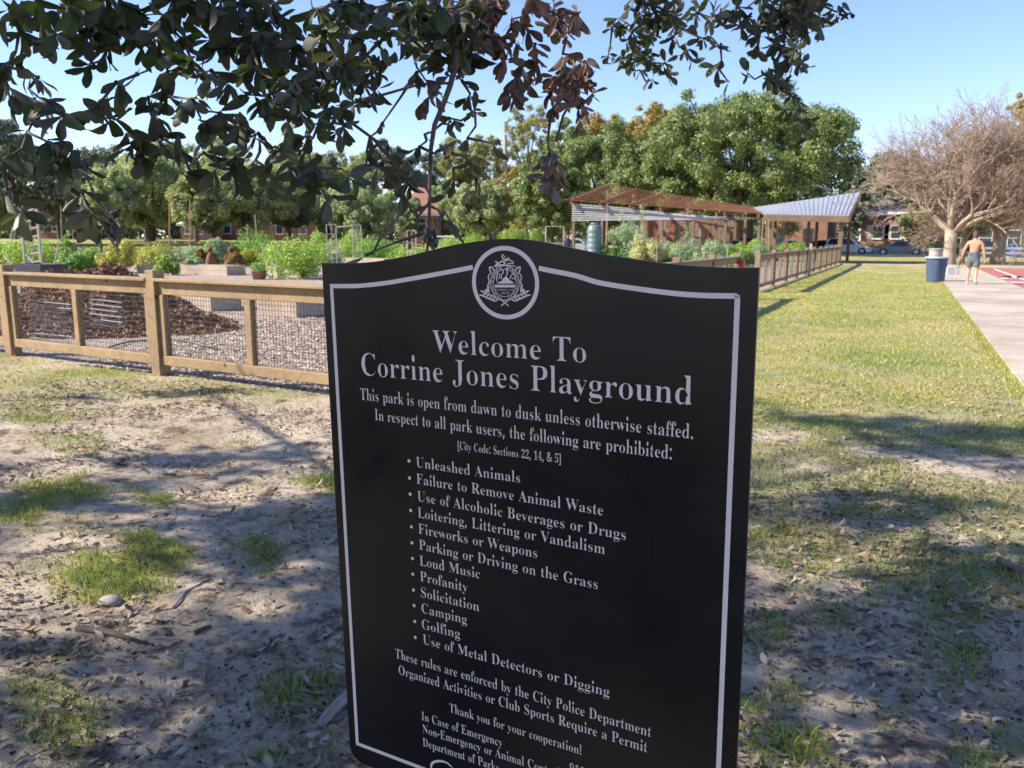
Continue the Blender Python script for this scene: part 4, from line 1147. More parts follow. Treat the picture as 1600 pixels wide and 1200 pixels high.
# shoes left on the court, racket + paper bag
for i, (px, lab) in enumerate(((1571, 'left black and white shoe left on the red court'), (1576, 'second shoe on the red court, right of the first'), (1583, 'white topped shoe at the middle of the row on the court'), (1590, 'rightmost dark shoe on the red court'))):
    c = G(px, 436.5); c[2] = .036
    t = thing('shoe', lab, 'shoe', tuple(c), 'shoes on the court')
    a_ = random.uniform(-.4, .4); R_ = Matrix.Translation(tuple(c)) @ Matrix.Rotation(a_, 4, 'Z')
    def sl(zz, sc): return [tuple(R_ @ Vector((.15 * math.cos(k) * sc, .055 * math.sin(k) * sc * (1 + .25 * math.cos(k)), zz))) for k in np.linspace(0, 2 * math.pi, 12, endpoint=False)]
    obj('sole', MB().prism(sl(.0, 1), (0, 0, .028)), M['white'], t)
    q = MB(); rings = [sl(.0285, .96), sl(.07, .88), sl(.1, .6)]
    for r in rings: q.v += r
    for r in range(2):
        for k in range(12): q.f.append((r * 12 + k, r * 12 + (k + 1) % 12, (r + 1) * 12 + (k + 1) % 12, (r + 1) * 12 + k))
    q.f += [tuple(range(24, 36))]
    obj('upper', q, M['rubber'] if i != 2 else M['white'], t, True)
c = G(1484, 431); c[2] = .012
t = thing('paper_bag', 'white square paper bag standing on the path beside the walking man', 'bag', tuple(c))
Rm = Matrix.Translation(tuple(c)) @ Matrix.Rotation(math.radians(28), 4, 'Z')
obj('bag_body', MB().box((-.17, -.07, .0), (.17, .07, .36), Rm), M['white'], t, bevel=.008)
for s in (-.05, .05): obj('handle', MB().tube([Rm @ Vector((-.07, s, .36)), Rm @ Vector((-.06, s, .47)), Rm @ Vector((.06, s, .47)), Rm @ Vector((.07, s, .36))], .005, 5), M['white'], t)
# utility pole
p = D(789, 380, 118)
t = thing('utility_pole', 'pale utility pole rising behind the trees left of the pergola', 'pole', (p[0], p[1], .9))
zt = D(789, 214, 118)[2]
obj('shaft', MB().tube([(p[0], p[1], .5), (p[0], p[1], zt)], [.32, .26], 8), M['palewood'], t)
obj('crossarm', MB().box((p[0] - 1.1, p[1] - .08, zt - .9), (p[0] + 1.1, p[1] + .3, zt - .7)), M['palewood'], t)
# ------------------------------------------------------------------ trees
OAKC = [(0.27, 0.29, 0.16), (0.36, 0.375, 0.23), (0.19, 0.21, 0.11), (0.43, 0.44, 0.28)]  # albedo raised to put the left trees' distance haze into the leaf colour
M['oakleaf'] = leafmat('distant oak leaves', OAKC, .4, .5, .35)
M['oakgreen'] = leafmat('bright oak leaves', [(0.155, 0.205, 0.07), (0.235, 0.28, 0.11), (0.10, 0.14, 0.05), (0.31, 0.34, 0.15)], .28, .5, .35)
M['greyleaf'] = leafmat('grey green leaves', [(0.29, 0.33, 0.21), (0.38, 0.41, 0.28), (0.2, 0.24, 0.15), (0.46, 0.48, 0.34)], .4, .6, .3)
M['pineleaf'] = leafmat('dark pine foliage', [(0.14, 0.165, 0.11), (0.19, 0.22, 0.15), (0.10, 0.12, 0.08), (0.24, 0.27, 0.18)], .12, .6, .3)
M['autumn'] = leafmat('turning leaves', [(0.30, 0.20, 0.06), (0.38, 0.24, 0.07), (0.22, 0.20, 0.06), (0.42, 0.31, 0.12), (0.2, 0.21, 0.07)], .3, .6, .3)
M['airyleaf'] = leafmat('thin yellow green leaves', [(0.24, 0.24, 0.10), (0.32, 0.30, 0.14), (0.18, 0.20, 0.08), (0.36, 0.29, 0.13)], .3, .6, .3)
def crown_tree(name, label, px, ptop, pbase, wpx, dist, mat, seed, n=20000, leaf=.2, trunk=(.35, .25), low=.32, ncl=90, cl=.2, shape=1.0, lean=0, group=None, jit=.75, pxr=None, trunks=1):
    """crown spanning ptop..pbase(px of crown bottom via low) of width wpx at dist"""
    rng = np.random.default_rng(seed)
    z0 = float(rise(D(px, 375, dist)[0]))
    c0 = D(px, 375, dist); top = D(px, ptop, dist)[2]; cb = D(px, min(pbase + (366 - pbase) * .55 if name == 'oak_tree' and pbase < 366 else pbase, 372), dist)[2]
    R = wpx / F * dist / 2; Hc = (top - cb) / 2; cen = np.array([c0[0], c0[1], (top + cb) / 2])
    t = thing(name, label, 'tree', (c0[0], c0[1], z0), group)
    ncl = int(ncl * 2.1); cl *= .76
    d = rand_dirs(ncl, rng);     rr = rng.uniform(.25, 1, ncl) ** .55
    ncl_ = ncl
    crad = rng.uniform(.5, 1.35, ncl) * cl * min(R, Hc * 1.3)
    sc = np.array([max(R - cl * R * .8, .3), max(R - cl * R * .8, .3), max(Hc - cl * R * .6, .3)])
    cs = cen + d * rr[:, None] * sc
    cs[:, 2] += rng.normal(0, .05 * Hc, ncl)
    # uneven outline
    k = rng.choice(ncl, ncl // 5); cs[k] += d[k] * rng.uniform(.05, .22, len(k))[:, None] * R * np.array([1, 1, .7])
    n = int(n * 1.5)
    obj('crown', cloud(cs, crad, n, leaf, seed, up=.35, jit=jit, squash=.85, shell=(.35, 1.25)), M[mat], t)
    P0, P1, R0, R1 = [], [], [], []
    for q in range(trunks):
        off = rng.uniform(-.12, .12, 2) * R if trunks > 1 else np.zeros(2)
        b0 = np.array([c0[0] + off[0], c0[1] + off[1], z0 - .2]); fork = np.array([c0[0] + lean * R * .3 + off[0] * 2, c0[1] + off[1] * 2, z0 + (cb - z0) * .9 + Hc * .25])
        pts = [b0, b0 * .6 + fork * .4 + np.append(rng.normal(0, .1, 2), 0), fork]
        for i in range(2): P0.append(pts[i]); P1.append(pts[i + 1]); R0.append([trunk[0], trunk[0] * .85][i]); R1.append([trunk[0] * .85, trunk[1]][i])
    v, f = seg_mesh(P0, P1, R0, R1, 9)
    obj('trunk', (v, f), M['bark'], t)
    P0, P1, R0, R1 = [], [], [], []
    for i in rng.choice(ncl, min(ncl, 26), replace=False):
        m_ = (fork + cs[i]) / 2 + np.array([0, 0, -.08 * R]); P0 += [fork, m_]; P1 += [m_, cs[i]]; R0 += [trunk[1] * .55, trunk[1] * .3]; R1 += [trunk[1] * .3, .03]
    obj('limb', seg_mesh(P0, P1, R0, R1, 5), M['bark'], t)['kind'] = 'stuff'
    return t
T = crown_tree
# left, in front of the houses
T('pine_tree', 'tall dark pine at the very left edge, behind the ladder trellis', 15, 178, 330, 120, 118, 'pineleaf', 1, 16000, .26, (.4, .3), ncl=60, trunks=2)
T('pine_tree', 'dark pine between the left edge pine and the first lit oak', 95, 228, 345, 110, 122, 'pineleaf', 2, 13000, .26, (.35, .25), ncl=55, trunks=2)
T('pine_tree', 'dark tree mass behind the left oak', 160, 225, 350, 120, 130, 'pineleaf', 3, 12000, .26, (.35, .25), ncl=55)
T('oak_tree', 'lit live oak with a forked dark trunk behind the two orange stakes', 232, 236, 352, 178, 104, 'oakleaf', 4, 30000, .17, (.75, .55), ncl=110, cl=.17, trunks=2)
T('oak_tree', 'spreading live oak in front of the hall with arched windows', 388, 248, 348, 190, 100, 'oakleaf', 5, 32000, .17, (.5, .4), ncl=110, cl=.17, lean=-.6)
T('oak_tree', 'darker low oak crown right of the spreading oak', 452, 290, 356, 92, 108, 'pineleaf', 6, 12000, .19, (.4, .3), ncl=60)
T('oak_tree', 'round grey green tree left of the red roofed house', 568, 284, 372, 142, 98, 'greyleaf', 7, 26000, .17, (.5, .35), ncl=100, cl=.17)
T('oak_tree', 'grey green tree behind the net frames', 515, 302, 372, 70, 112, 'greyleaf', 8, 10000, .19, (.4, .3), ncl=50)
T('pine_tree', 'tall pine with a rounded top above the red roofed house', 612, 222, 300, 78, 150, 'pineleaf', 9, 9000, .25, (.4, .3), ncl=30, cl=.25)
T('pine_tree', 'wide hazy pine behind the young oak shoot', 668, 236, 310, 90, 155, 'pineleaf', 10, 8000, .25, (.4, .3), ncl=34, cl=.22)
T('pine_tree', 'dark pine row behind the hanging leaves at left centre', 505, 232, 318, 100, 150, 'pineleaf', 11, 9000, .26, (.4, .3), ncl=36, cl=.22)
T('pine_tree', 'pine behind the spreading oak', 345, 214, 300, 90, 150, 'oakleaf', 12, 8000, .26, (.4, .3), ncl=36, cl=.22)
T('pine_tree', 'pine behind the left oak crown', 270, 206, 300, 70, 150, 'greyleaf', 13, 7000, .26, (.4, .3), ncl=30, cl=.24)
T('oak_tree', 'dark green tree directly behind the top of the sign', 748, 284, 372, 122, 92, 'oakleaf', 14, 26000, .16, (.45, .3), ncl=95, cl=.17)
T('tall_tree', 'tall thin crowned yellow green tree left of the hanging brown leaves', 822, 160, 280, 96, 128, 'airyleaf', 15, 5200, .2, (.35, .2), ncl=48, cl=.17)
T('tall_tree', 'thin leaved tree around the utility pole', 765, 208, 320, 100, 124, 'airyleaf', 16, 7000, .2, (.3, .2), ncl=50, cl=.17)
T('tall_tree', 'brownish scrubby tree low behind the utility pole', 810, 258, 360, 90, 112, 'autumn', 17, 8000, .16, (.3, .2), ncl=50, cl=.18)
T('oak_tree', 'green tree left of the pergola peak', 862, 236, 374, 130, 84, 'oakgreen', 18, 30000, .15, (.45, .3), ncl=110, cl=.17)
T('oak_tree', 'tall green tree behind the left end of the pergola', 945, 196, 360, 160, 90, 'oakgreen', 19, 34000, .16, (.5, .35), ncl=120, cl=.16)
T('tall_tree', 'orange topped autumn tree behind the pergola', 935, 176, 270, 120, 112, 'autumn', 20, 9000, .19, (.4, .3), ncl=60, cl=.17)
T('tall_tree', 'autumn coloured tree with a ragged crown left of the big oak', 1025, 160, 270, 120, 112, 'autumn', 21, 11000, .19, (.4, .3), ncl=60, cl=.17)
T('oak_tree', 'huge bright green oak behind the pavilion', 1165, 142, 345, 340, 80, 'oakgreen', 22, 95000, .15, (.8, .6), ncl=230, cl=.125)
T('oak_tree', 'green tree filling the gap between the pergola trees and the big oak', 1015, 228, 352, 150, 84, 'oakgreen', 23, 26000, .15, (.5, .35), ncl=100, cl=.17)
T('oak_tree', 'dark tree in the shadow behind the corner of the metal roof', 1330, 240, 372, 60, 92, 'pineleaf', 24, 12000, .17, (.4, .3), ncl=60)
T('oak_tree', 'small dark tree before the houses left of the first bare tree trunk', 1432, 328, 384, 70, 92, 'oakleaf', 25, 10000, .14, (.35, .25), ncl=50)
T('oak_tree', 'dark green tree behind the two bare trees', 1525, 300, 380, 90, 96, 'pineleaf', 26, 14000, .17, (.45, .3), ncl=60)
T('oak_tree', 'green tree at the right picture edge behind the recycling cart', 1596, 318, 386, 70, 90, 'oakleaf', 27, 12000, .15, (.35, .25), ncl=50)
T('pine_tree', 'green and orange tree top behind the bare trees in the top right', 1612, 118, 300, 110, 105, 'autumn', 28, 14000, .2, (.5, .35), ncl=70, cl=.18)
T('oak_tree', 'dark wood edge behind the low wall of greens at the left', 130, 330, 372, 230, 135, 'pineleaf', 29, 16000, .2, (.4, .3), ncl=80, cl=.2)
T('oak_tree', 'dark undergrowth tree between the left oaks and the hall', 285, 335, 372, 70, 128, 'pineleaf', 30, 6000, .2, (.3, .2), ncl=40, cl=.25)

# far belt of woods closing the horizon
rng = np.random.default_rng(90)
cs, cr = [], []
for az in np.linspace(-75, 22, 300):
    a_ = math.radians(az + rng.uniform(-.3, .3)); r_ = rng.uniform(165, 195); hh = (5 + 6 * vnoise(az * .35, 3.3)) 
    for k in range(6): cs.append((math.sin(a_) * r_ + rng.normal(0, 2), math.cos(a_) * r_ + rng.normal(0, 2), hh * (k + .3) / 5)); cr.append(rng.uniform(1.2, 2.2))
M['farwood'] = leafmat('far wood leaves', [(0.13, 0.155, 0.09), (0.18, 0.2, 0.12), (0.09, 0.11, 0.065), (0.2, 0.19, 0.12)], .1, .7, .2)
stuff(obj('far_wood', cloud(cs, cr, 120000, .42, 91, up=.3, shell=(.3, 1.15)), M['farwood']), 'far off belt of woods along the horizon', 'woods')
T('oak_tree', 'pale grey green oak filling the gap left of the two orange stakes', 178, 262, 356, 90, 96, 'greyleaf', 61, 16000, .16, (.4, .3), ncl=80, cl=.18)
T('oak_tree', 'light green oak crown between the two left oaks, over the pale roof', 308, 268, 350, 86, 94, 'oakleaf', 62, 14000, .16, (.35, .25), ncl=80, cl=.18)
T('oak_tree', 'soft grey tree between the round grey tree and the red roof', 640, 300, 372, 44, 104, 'greyleaf', 63, 7000, .16, (.3, .2), ncl=50, cl=.2)
T('oak_tree', 'hazy tree line crown above the spreading oak, right side', 470, 226, 330, 120, 140, 'greyleaf', 64, 14000, .22, (.4, .3), ncl=60, cl=.2)
T('oak_tree', 'hazy tall crown above the net frames', 560, 236, 330, 90, 142, 'oakleaf', 65, 11000, .22, (.4, .3), ncl=50, cl=.2)
T('oak_tree', 'dark tree standing behind the shuttered brick house', 1392, 232, 350, 130, 122, 'pineleaf', 67, 20000, .2, (.4, .3), ncl=80, cl=.18)
T('oak_tree', 'small olive tree before the brick house, left of the first bare trunk', 1428, 318, 380, 56, 88, 'oakleaf', 68, 9000, .13, (.2, .15), ncl=50, cl=.2)
T('oak_tree', 'olive tree before the dark brick house between the bare trunks', 1515, 322, 384, 70, 80, 'oakleaf', 69, 10000, .13, (.2, .15), ncl=50, cl=.2)
T('tall_tree', 'tall olive tree top above the dark tree behind the sign', 725, 214, 300, 90, 118, 'airyleaf', 70, 8000, .18, (.3, .2), ncl=60, cl=.18)
T('oak_tree', 'tall olive crown between the thin tree and the autumn trees', 885, 186, 320, 90, 104, 'oakgreen', 71, 16000, .17, (.4, .3), ncl=70, cl=.18)
T('oak_tree', 'olive tree in front of the hall with arched windows', 335, 300, 368, 60, 108, 'greyleaf', 72, 7000, .16, (.3, .2), ncl=40, cl=.2)
T('oak_tree', 'pale tree closing the gap right of the red roofed house', 700, 268, 372, 70, 120, 'greyleaf', 66, 11000, .19, (.4, .3), ncl=50, cl=.2)
# bare crepe myrtles
def bare_tree(label, px, pbase, dist_, height, spread, seed, nst, trunk_r=.24):
    rng = np.random.default_rng(seed)
    b = G(px, pbase); b[2] = 0
    t = thing('crepe_myrtle_tree', label, 'tree', tuple(b))
    segs = {0: [], 1: [], 2: []}
    tips = []
    def grow(p, d, L, r, lvl):
        n_ = 4
        q = p.copy()
        for i in range(n_):
            d = d + rng.normal(0, .13, 3) + np.array([0, 0, .05 if lvl < 3 else .0]); d /= np.linalg.norm(d)
            q2 = q + d * L / n_
            r2 = r * (1 - .42 * (i + 1) / n_) if lvl < 5 else r
            r1 = r * (1 - .42 * i / n_)
            segs[0 if lvl <= 1 else (1 if lvl <= 3 else 2)].append((q, q2, r1, r2)); q = q2
            if lvl >= 1 and i in (1, 2) and lvl < 6 and rng.random() < .92:
                a = rng.normal(0, 1, 3); a -= a @ d * d; a /= np.linalg.norm(a)
                dd = d * .72 + a * .68 + np.array([0, 0, .08]); dd /= np.linalg.norm(dd)
                grow(q, dd, L * rng.uniform(.55, .75), r2 * .6, lvl + 1 if lvl < 5 else 6)
        if lvl < 6:
            for k in range(2 if lvl else 0):
                a = rng.normal(0, 1, 3); a -= a @ d * d; a /= np.linalg.norm(a)
                dd = d + a * rng.uniform(.3, .6) + np.array([0, 0, .06]); dd /= np.linalg.norm(dd)
                grow(q, dd, L * rng.uniform(.66, .85), r2 * .78, lvl + 1)
        else: tips.append(q)
    # fluted trunk
    tw = MB(); th = .95 * height * .26
    tw.tube([b + [0, 0, -.2], b + [0, 0, .15], b + [.03, 0, th * .5], b + [.05, .02, th]], [trunk_r * 1.7, trunk_r * 1.3, trunk_r, trunk_r * 1.15], 14)
    obj('trunk', tw, M['crepe'], t, True)
    for k in range(nst):
        a = 2 * np.pi * k / nst + rng.uniform(-.3, .3); tilt = rng.uniform(.12, .8)
        d = np.array([math.cos(a) * tilt * spread, math.sin(a) * tilt * spread, 1.0]); d /= np.linalg.norm(d)
        grow(b + [0.05, 0, th * .92], d, height * .30, trunk_r * .5, 1)
    for i, nm in ((0, 'limb'), (1, 'branch'), (2, 'twig')):
        S = segs[i]
        v, f = seg_mesh([s[0] for s in S], [s[1] for s in S], [max(s[2], .012) for s in S], [max(s[3], .010) for s in S], (8, 4, 3)[i])
        o = obj(nm, (v, f), M['crepe'] if i < 2 else M['crepetwig'], t)
        if i >= 1: o['kind'] = 'stuff'
    tips_ = np.array(tips); k = rng.choice(len(tips_), min(len(tips_), 5000), replace=False)
    o = obj('seed_head', cloud(tips_[k], np.full(len(k), .16), 9000, .05, seed + 1), M['seedhead'], t); o['kind'] = 'stuff'
    return t
M['seedhead'] = leafmat('dry brown seed heads', [(0.30, 0.17, 0.09), (0.42, 0.26, 0.14), (0.22, 0.13, 0.07), (0.3, 0.28, 0.12)], .1, .8, .2)
bare_tree('leafless tan crepe myrtle with a pale fluted trunk, left of the walking man', 1481, 413, 50, 8.5, 2.6, 51, 11, .34)
bare_tree('leafless crepe myrtle with a leaning pale trunk at the right picture edge', 1558, 412, 50, 9.0, 2.3, 52, 10, .36)
bare_tree('slim leafless crepe myrtle stem squeezed between the two larger ones', 1501, 411, 52, 6.5, .9, 53, 4, .18)

# ------------------------------------------------------------------ the walking man
def skin_mesh(V, E, Rr, mat, name, parent, root=0, sub=2):
    me = bpy.data.meshes.new(name); me.from_pydata([tuple(v) for v in V], E, [])
    o = bpy.data.objects.new(name, me); COL.objects.link(o)
    s = o.modifiers.new('skin', 'SKIN'); s.use_smooth_shade = True
    for i, r in enumerate(Rr):
        r = r if hasattr(r, '__len__') else (r, r)
        me.skin_vertices[0].data[i].radius = r
        me.skin_vertices[0].data[i].use_root = (i == root)
    m_ = o.modifiers.new('sub', 'SUBSURF'); m_.levels = sub; m_.render_levels = sub
    dg = bpy.context.evaluated_depsgraph_get(); dg.update()
    me2 = bpy.data.meshes.new_from_object(o.evaluated_get(dg)); bpy.data.objects.remove(o)
    me2.name = name; me2.materials.clear(); me2.materials.append(mat); me2.shade_smooth()
    return obj(name, None, None, parent, me=me2)
mc = G(1517, 445.5); mc[2] = .012
M['skin'] = simple('sun tanned skin', (0.62, 0.30, 0.175), (0.52, 0.24, 0.14), 5, .55, bstr=0)
M['shorts'] = simple('grey shorts cloth', (0.15, 0.15, 0.17), (0.11, 0.11, 0.125), 8, .85, bstr=.3)
M['hair'] = simple('short brown hair', (0.10, 0.06, 0.04), (0.06, 0.035, 0.025), 60, .7, bstr=.5)
M['sock'] = simple('pale shoe fabric', (0.6, 0.62, 0.68), (0.45, 0.48, 0.55), 20, .7, bstr=0)
man = thing('person', 'shirtless man in grey shorts walking away on the path with a racket', 'person', tuple(mc))
# local frame: y forward (away), x right
hd = math.radians(-8)
def L(x, y, z):
    return np.array([mc[0] + x * math.cos(hd) - y * math.sin(hd), mc[1] + x * math.sin(hd) + y * math.cos(hd), mc[2] + z])
V = []; E = []; Rr = []
def jn(p, r, par=None):
    V.append(L(*p)); Rr.append(r)
    if par is not None: E.append((par, len(V) - 1))
    return len(V) - 1
pel = jn((0, 0, .93), (.15, .11))
wst = jn((0, .005, 1.08), (.132, .098), pel); chs = jn((0, .0, 1.26), (.165, .115), wst); shd = jn((0, -.01, 1.40), (.15, .10), chs)
nk = jn((0, .0, 1.50), .058, shd); hb = jn((0, .02, 1.56), .06, nk); h1_ = jn((0, .03, 1.65), (.078, .092), hb); h2_ = jn((0, .025, 1.72), (.07, .085), h1_)
hands = {}
for s, el, wr in ((-1, (-.30, -.02, 1.14), (-.36, .04, .90)), (1, (.29, .0, 1.13), (.33, .05, .87))):
    a = jn((s * .165, -.005, 1.415), .066, shd); a2 = jn((s * .215, -.01, 1.36), .062, a); e_ = jn(((s * .215 + el[0]) / 2, -.01, 1.26), .054, a2); e2 = jn(el, .044, e_)
    w0 = jn(tuple(np.array(el) * .55 + np.array(wr) * .45), .041, e2); w1_ = jn(wr, .027, w0)
    pm0 = jn((wr[0] + s * .008, wr[1] + .01, wr[2] - .05), (.022, .038), w1_)
    hands[s] = (wr[0] + s * .008, wr[1] + .01, wr[2] - .05)
    for k in range(4):
        y_ = wr[1] + .04 - k * .021; ln = (.072, .082, .077, .06)[k]
        f1 = jn((wr[0] + s * .01, y_, wr[2] - .09), .009, pm0); f2 = jn((wr[0] - s * .002, y_ + .004, wr[2] - .09 - ln * .55), .0085, f1); jn((wr[0] - s * .022, y_ + .006, wr[2] - .09 - ln * .9), .0075, f2)
    t1 = jn((wr[0] - s * .004, wr[1] + .05, wr[2] - .05), .011, pm0); jn((wr[0] - s * .01, wr[1] + .065, wr[2] - .085), .009, t1)
for s, kn, an, to in ((-1, (-.11, .08, .50), (-.12, -.02, .10), (-.13, .10, .05)), (1, (.12, -.02, .50), (.14, -.28, .16), (.15, -.20, .05))):
    a = jn((s * .095, 0, .84), (.10, .105), pel); b_ = jn(((s * .095 + kn[0]) / 2, kn[1] / 2, .68), .085, a); k_ = jn(kn, .056, b_)
    cf = jn(tuple(np.array(kn) * .68 + np.array(an) * .32 + np.array([0, -.02, 0])), .058, k_); a_ = jn(an, .034, cf); jn(to, .033, a_)
body = skin_mesh(V, E, Rr, M['skin'], 'body', man)
# face, ears, hair
for s in (-1, 1): obj('ear', MB().lathe([(.004, -.03), (.014, -.015), (.016, .01), (.006, .03)], L(s * .079, .02, 1.655), 8), M['skin'], man, True)
obj('nose', MB().lathe([(.016, -.02), (.013, .0), (.004, .03)], L(0, .118, 1.64), 6), M['skin'], man, True)
hv = []
q = MB(); rings = 7
for i in range(rings):
    ph = i / (rings - 1) * math.pi * .56
    for k in range(18):
        th = 2 * math.pi * k / 18
        rx, ry, rz = .088, .104, .105
        back = 1 + .0 * math.sin(th)
        zz = 1.69 + rz * math.cos(ph); yy = .02 + ry * math.sin(ph) * math.sin(th); xx = rx * math.sin(ph) * math.cos(th)
        if i >= rings - 2 and math.sin(th) > .3: zz += .04 * (i - rings + 3) / 2; yy -= .012
        if i >= rings - 2 and math.sin(th) < .1: zz -= .045 * (i - rings + 3)
        q.v.append(tuple(L(xx, yy, zz)))
for i in range(rings - 1):
    for k in range(18): k2 = (k + 1) % 18; q.f.append((i * 18 + k, (i + 1) * 18 + k, (i + 1) * 18 + k2, i * 18 + k2))
obj('hair', q, M['hair'], man, True)
V = []; E = []; Rr = []
pel = jn((0, 0, .95), (.168, .128)); jn((0, 0, 1.02), (.158, .12), pel); cr = jn((0, 0, .88), (.16, .13), pel)
for s, kn in ((-1, (-.11, .08, .50)), (1, (.12, -.02, .50))):
    a = jn((s * .10, 0, .80), (.108, .118), cr); jn(((s * .1 + kn[0]) / 2 + s * .0, kn[1] * .55, .66), (.105, .112), a); 
    jn((kn[0] * .9, kn[1] * .75, .575), (.104, .11), len(V) - 1)
skin_mesh(V, E, Rr, M['shorts'], 'shorts', man)
for s, an, to in ((-1, (-.12, -.02, .10), (-.13, .10, .05)), (1, (.14, -.28, .16), (.15, -.20, .05))):
    V = []; E = []; Rr = []
    a = jn((an[0], an[1] - .02, an[2] + .015), (.042, .045)); c_ = jn((an[0], an[1] - .035, max(an[2] - .055, .05)), (.042, .046), a)
    d1 = jn((to[0], (an[1] + to[1]) / 2 + .02, .055 if s < 0 else .085), (.046, .04), c_); jn((to[0] + s * .01, to[1] + .09, .04 if s < 0 else .035), (.045, .03), d1)
    skin_mesh(V, E, Rr, M['sock'], 'shoe', man)
# racket held in his left hand
hx_, hy_, hz_ = hands[-1]
rk = thing('racket', 'racket hanging from the walking man’s left hand', 'racket', tuple(L(hx_, hy_, hz_ - .1)))
obj('grip', MB().tube([L(hx_ - .01, hy_ - .04, hz_ - .0), L(hx_ - .03, hy_, hz_ - .2)], .014, 8), M['rubber'], rk)
cz = hz_ - .36
obj('hoop', MB().tube([L(hx_ - .05 + .015 * math.cos(k), hy_ + .01 + .10 * math.cos(k), cz + .16 * math.sin(k)) for k in np.linspace(0, 2 * math.pi, 25)], .009, 6, False), M['rubber'], rk)
st_ = MB()
for k in np.linspace(-.75, .75, 8):
    w_ = .16 * math.sqrt(1 - k * k); st_.tube([L(hx_ - .05 + .015 * k, hy_ + .01 + .1 * k, cz - w_), L(hx_ - .05 + .015 * k, hy_ + .01 + .1 * k, cz + w_)], .0012, 3, False)
    w_ = .1 * math.sqrt(1 - k * k); st_.tube([L(hx_ - .05 - .15 * w_, hy_ + .01 - w_, cz + .16 * k), L(hx_ - .05 + .15 * w_, hy_ + .01 + w_, cz + .16 * k)], .0012, 3, False)
o = obj('strings', st_, M['white'], rk); o['kind'] = 'stuff'
# onlooker seen beside the left pergola post
pc_ = D(887, 385, 50); 
V = []; E = []; Rr = []; mc = np.array([pc_[0], pc_[1], 0.0]); hd = 0
by = thing('person', 'small distant person in dark blue clothes standing at the left end of the pergola', 'person', tuple(mc))
pel = jn((0, 0, .93), (.15, .11)); w_ = jn((0, 0, 1.2), (.17, .12), pel); sh = jn((0, 0, 1.42), (.15, .1), w_)
for s in (-1, 1):
    a = jn((s * .2, 0, 1.38), .06, sh); a = jn((s * .25, 0, 1.12), .05, a); jn((s * .22, .1, .9), .035, a)
    a = jn((s * .1, 0, .8), .1, pel); a = jn((s * .12, 0, .48), .07, a); jn((s * .13, 0, .06), .045, a)
skin_mesh(V, E, Rr, M['cardark'], 'clothes', by, sub=1)
V = []; E = []; Rr = []; a = jn((0, 0, 1.5), .055); a = jn((0, .01, 1.58), .07, a); jn((0, .01, 1.67), .085, a)
skin_mesh(V, E, Rr, M['skin'], 'head', by, sub=1)
# ------------------------------------------------------------------ overhanging oak
def leaf_proto(seed, curl=.12, fold=.35):
    r = random.Random(seed)
    T_ = [0, .10, .22, .40, .60, .78, .92, 1.0]; Wd = [.012, .014, .075, .15, .205, .215, .15, .02]
    v = []; f = []
    for i, (t, w) in enumerate(zip(T_, Wd)):
        b_ = -curl * t * t + .02 * math.sin(t * 7 + seed); wob = 1 + r.uniform(-.10, .10)
        v += [(-w * wob, t, b_ + fold * w), (0, t, b_), (w * (2 - wob), t, b_ + fold * w)]
    for i in range(len(T_) - 1):
        a = i * 3; f += [(a, a + 1, a + 4, a + 3), (a + 1, a + 2, a + 5, a + 4)]
    return np.array(v), f
LP = [leaf_proto(i, c, fo) for i, (c, fo) in enumerate(((.10, .3), (.22, .45), (-.08, .2), (.35, .3)))]
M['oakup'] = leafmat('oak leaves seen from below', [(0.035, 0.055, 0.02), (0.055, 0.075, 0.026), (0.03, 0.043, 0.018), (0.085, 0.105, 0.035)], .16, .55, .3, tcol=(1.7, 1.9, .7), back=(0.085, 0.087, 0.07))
M['deadleaf'] = leafmat('dead brown hanging leaves', [(0.12, 0.065, 0.047), (0.165, 0.09, 0.064), (0.09, 0.05, 0.037), (0.22, 0.14, 0.10)], .14, .6, .35, tcol=(1.2, 1.0, .9), back=(0.18, 0.12, 0.09))
M['newleaf'] = leafmat('fresh yellow green oak leaves', [(0.14, 0.20, 0.03), (0.2, 0.26, 0.045), (0.10, 0.15, 0.03)], .35, .4, .5)
for k_ in ('oakup', 'deadleaf'):
    pass
def solid_leaf(mname, rgb, back, tr=.2):
    """individual leaves: object colour variation"""
    m, nt, b = newmat(mname)
    oi = N(nt, 'ShaderNodeObjectInfo'); g = N(nt, 'ShaderNodeNewGeometry')
    col = ramp(nt, oi.outputs['Random'], [(i / (len(rgb) - 1), c) for i, c in enumerate(rgb)])
    tcn = N(nt, 'ShaderNodeTexCoord')
    col = mixc(nt, 1.0, col, ramp(nt, noise(nt, 9, 5, .6, tcn.outputs['Object']), [(.3, (.7, .7, .7)), (.7, (1.25, 1.25, 1.2))]), 'MULTIPLY')
    col = mixc(nt, g.outputs['Backfacing'], col, back)
    nt.links.new(col, b.inputs['Base Color']); b.inputs['Roughness'].default_value = .5
    t = N(nt, 'ShaderNodeBsdfTranslucent'); nt.links.new(mixc(nt, 1.0, col, (1.9, 2.1, .7) if mname != 'brown leaf' else (1.2, 1.0, .9), 'MULTIPLY'), t.inputs[0])
    mx = N(nt, 'ShaderNodeMixShader'); mx.inputs[0].default_value = tr
    nt.links.new(b.outputs[0], mx.inputs[1]); nt.links.new(t.outputs[0], mx.inputs[2]); nt.links.new(mx.outputs[0], nt.nodes['Material Output'].inputs[0])
    return m
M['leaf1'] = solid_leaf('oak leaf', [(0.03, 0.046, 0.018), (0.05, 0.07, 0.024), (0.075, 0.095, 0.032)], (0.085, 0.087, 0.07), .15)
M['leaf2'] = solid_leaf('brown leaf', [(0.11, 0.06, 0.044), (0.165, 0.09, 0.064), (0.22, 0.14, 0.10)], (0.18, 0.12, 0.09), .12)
LME = {}
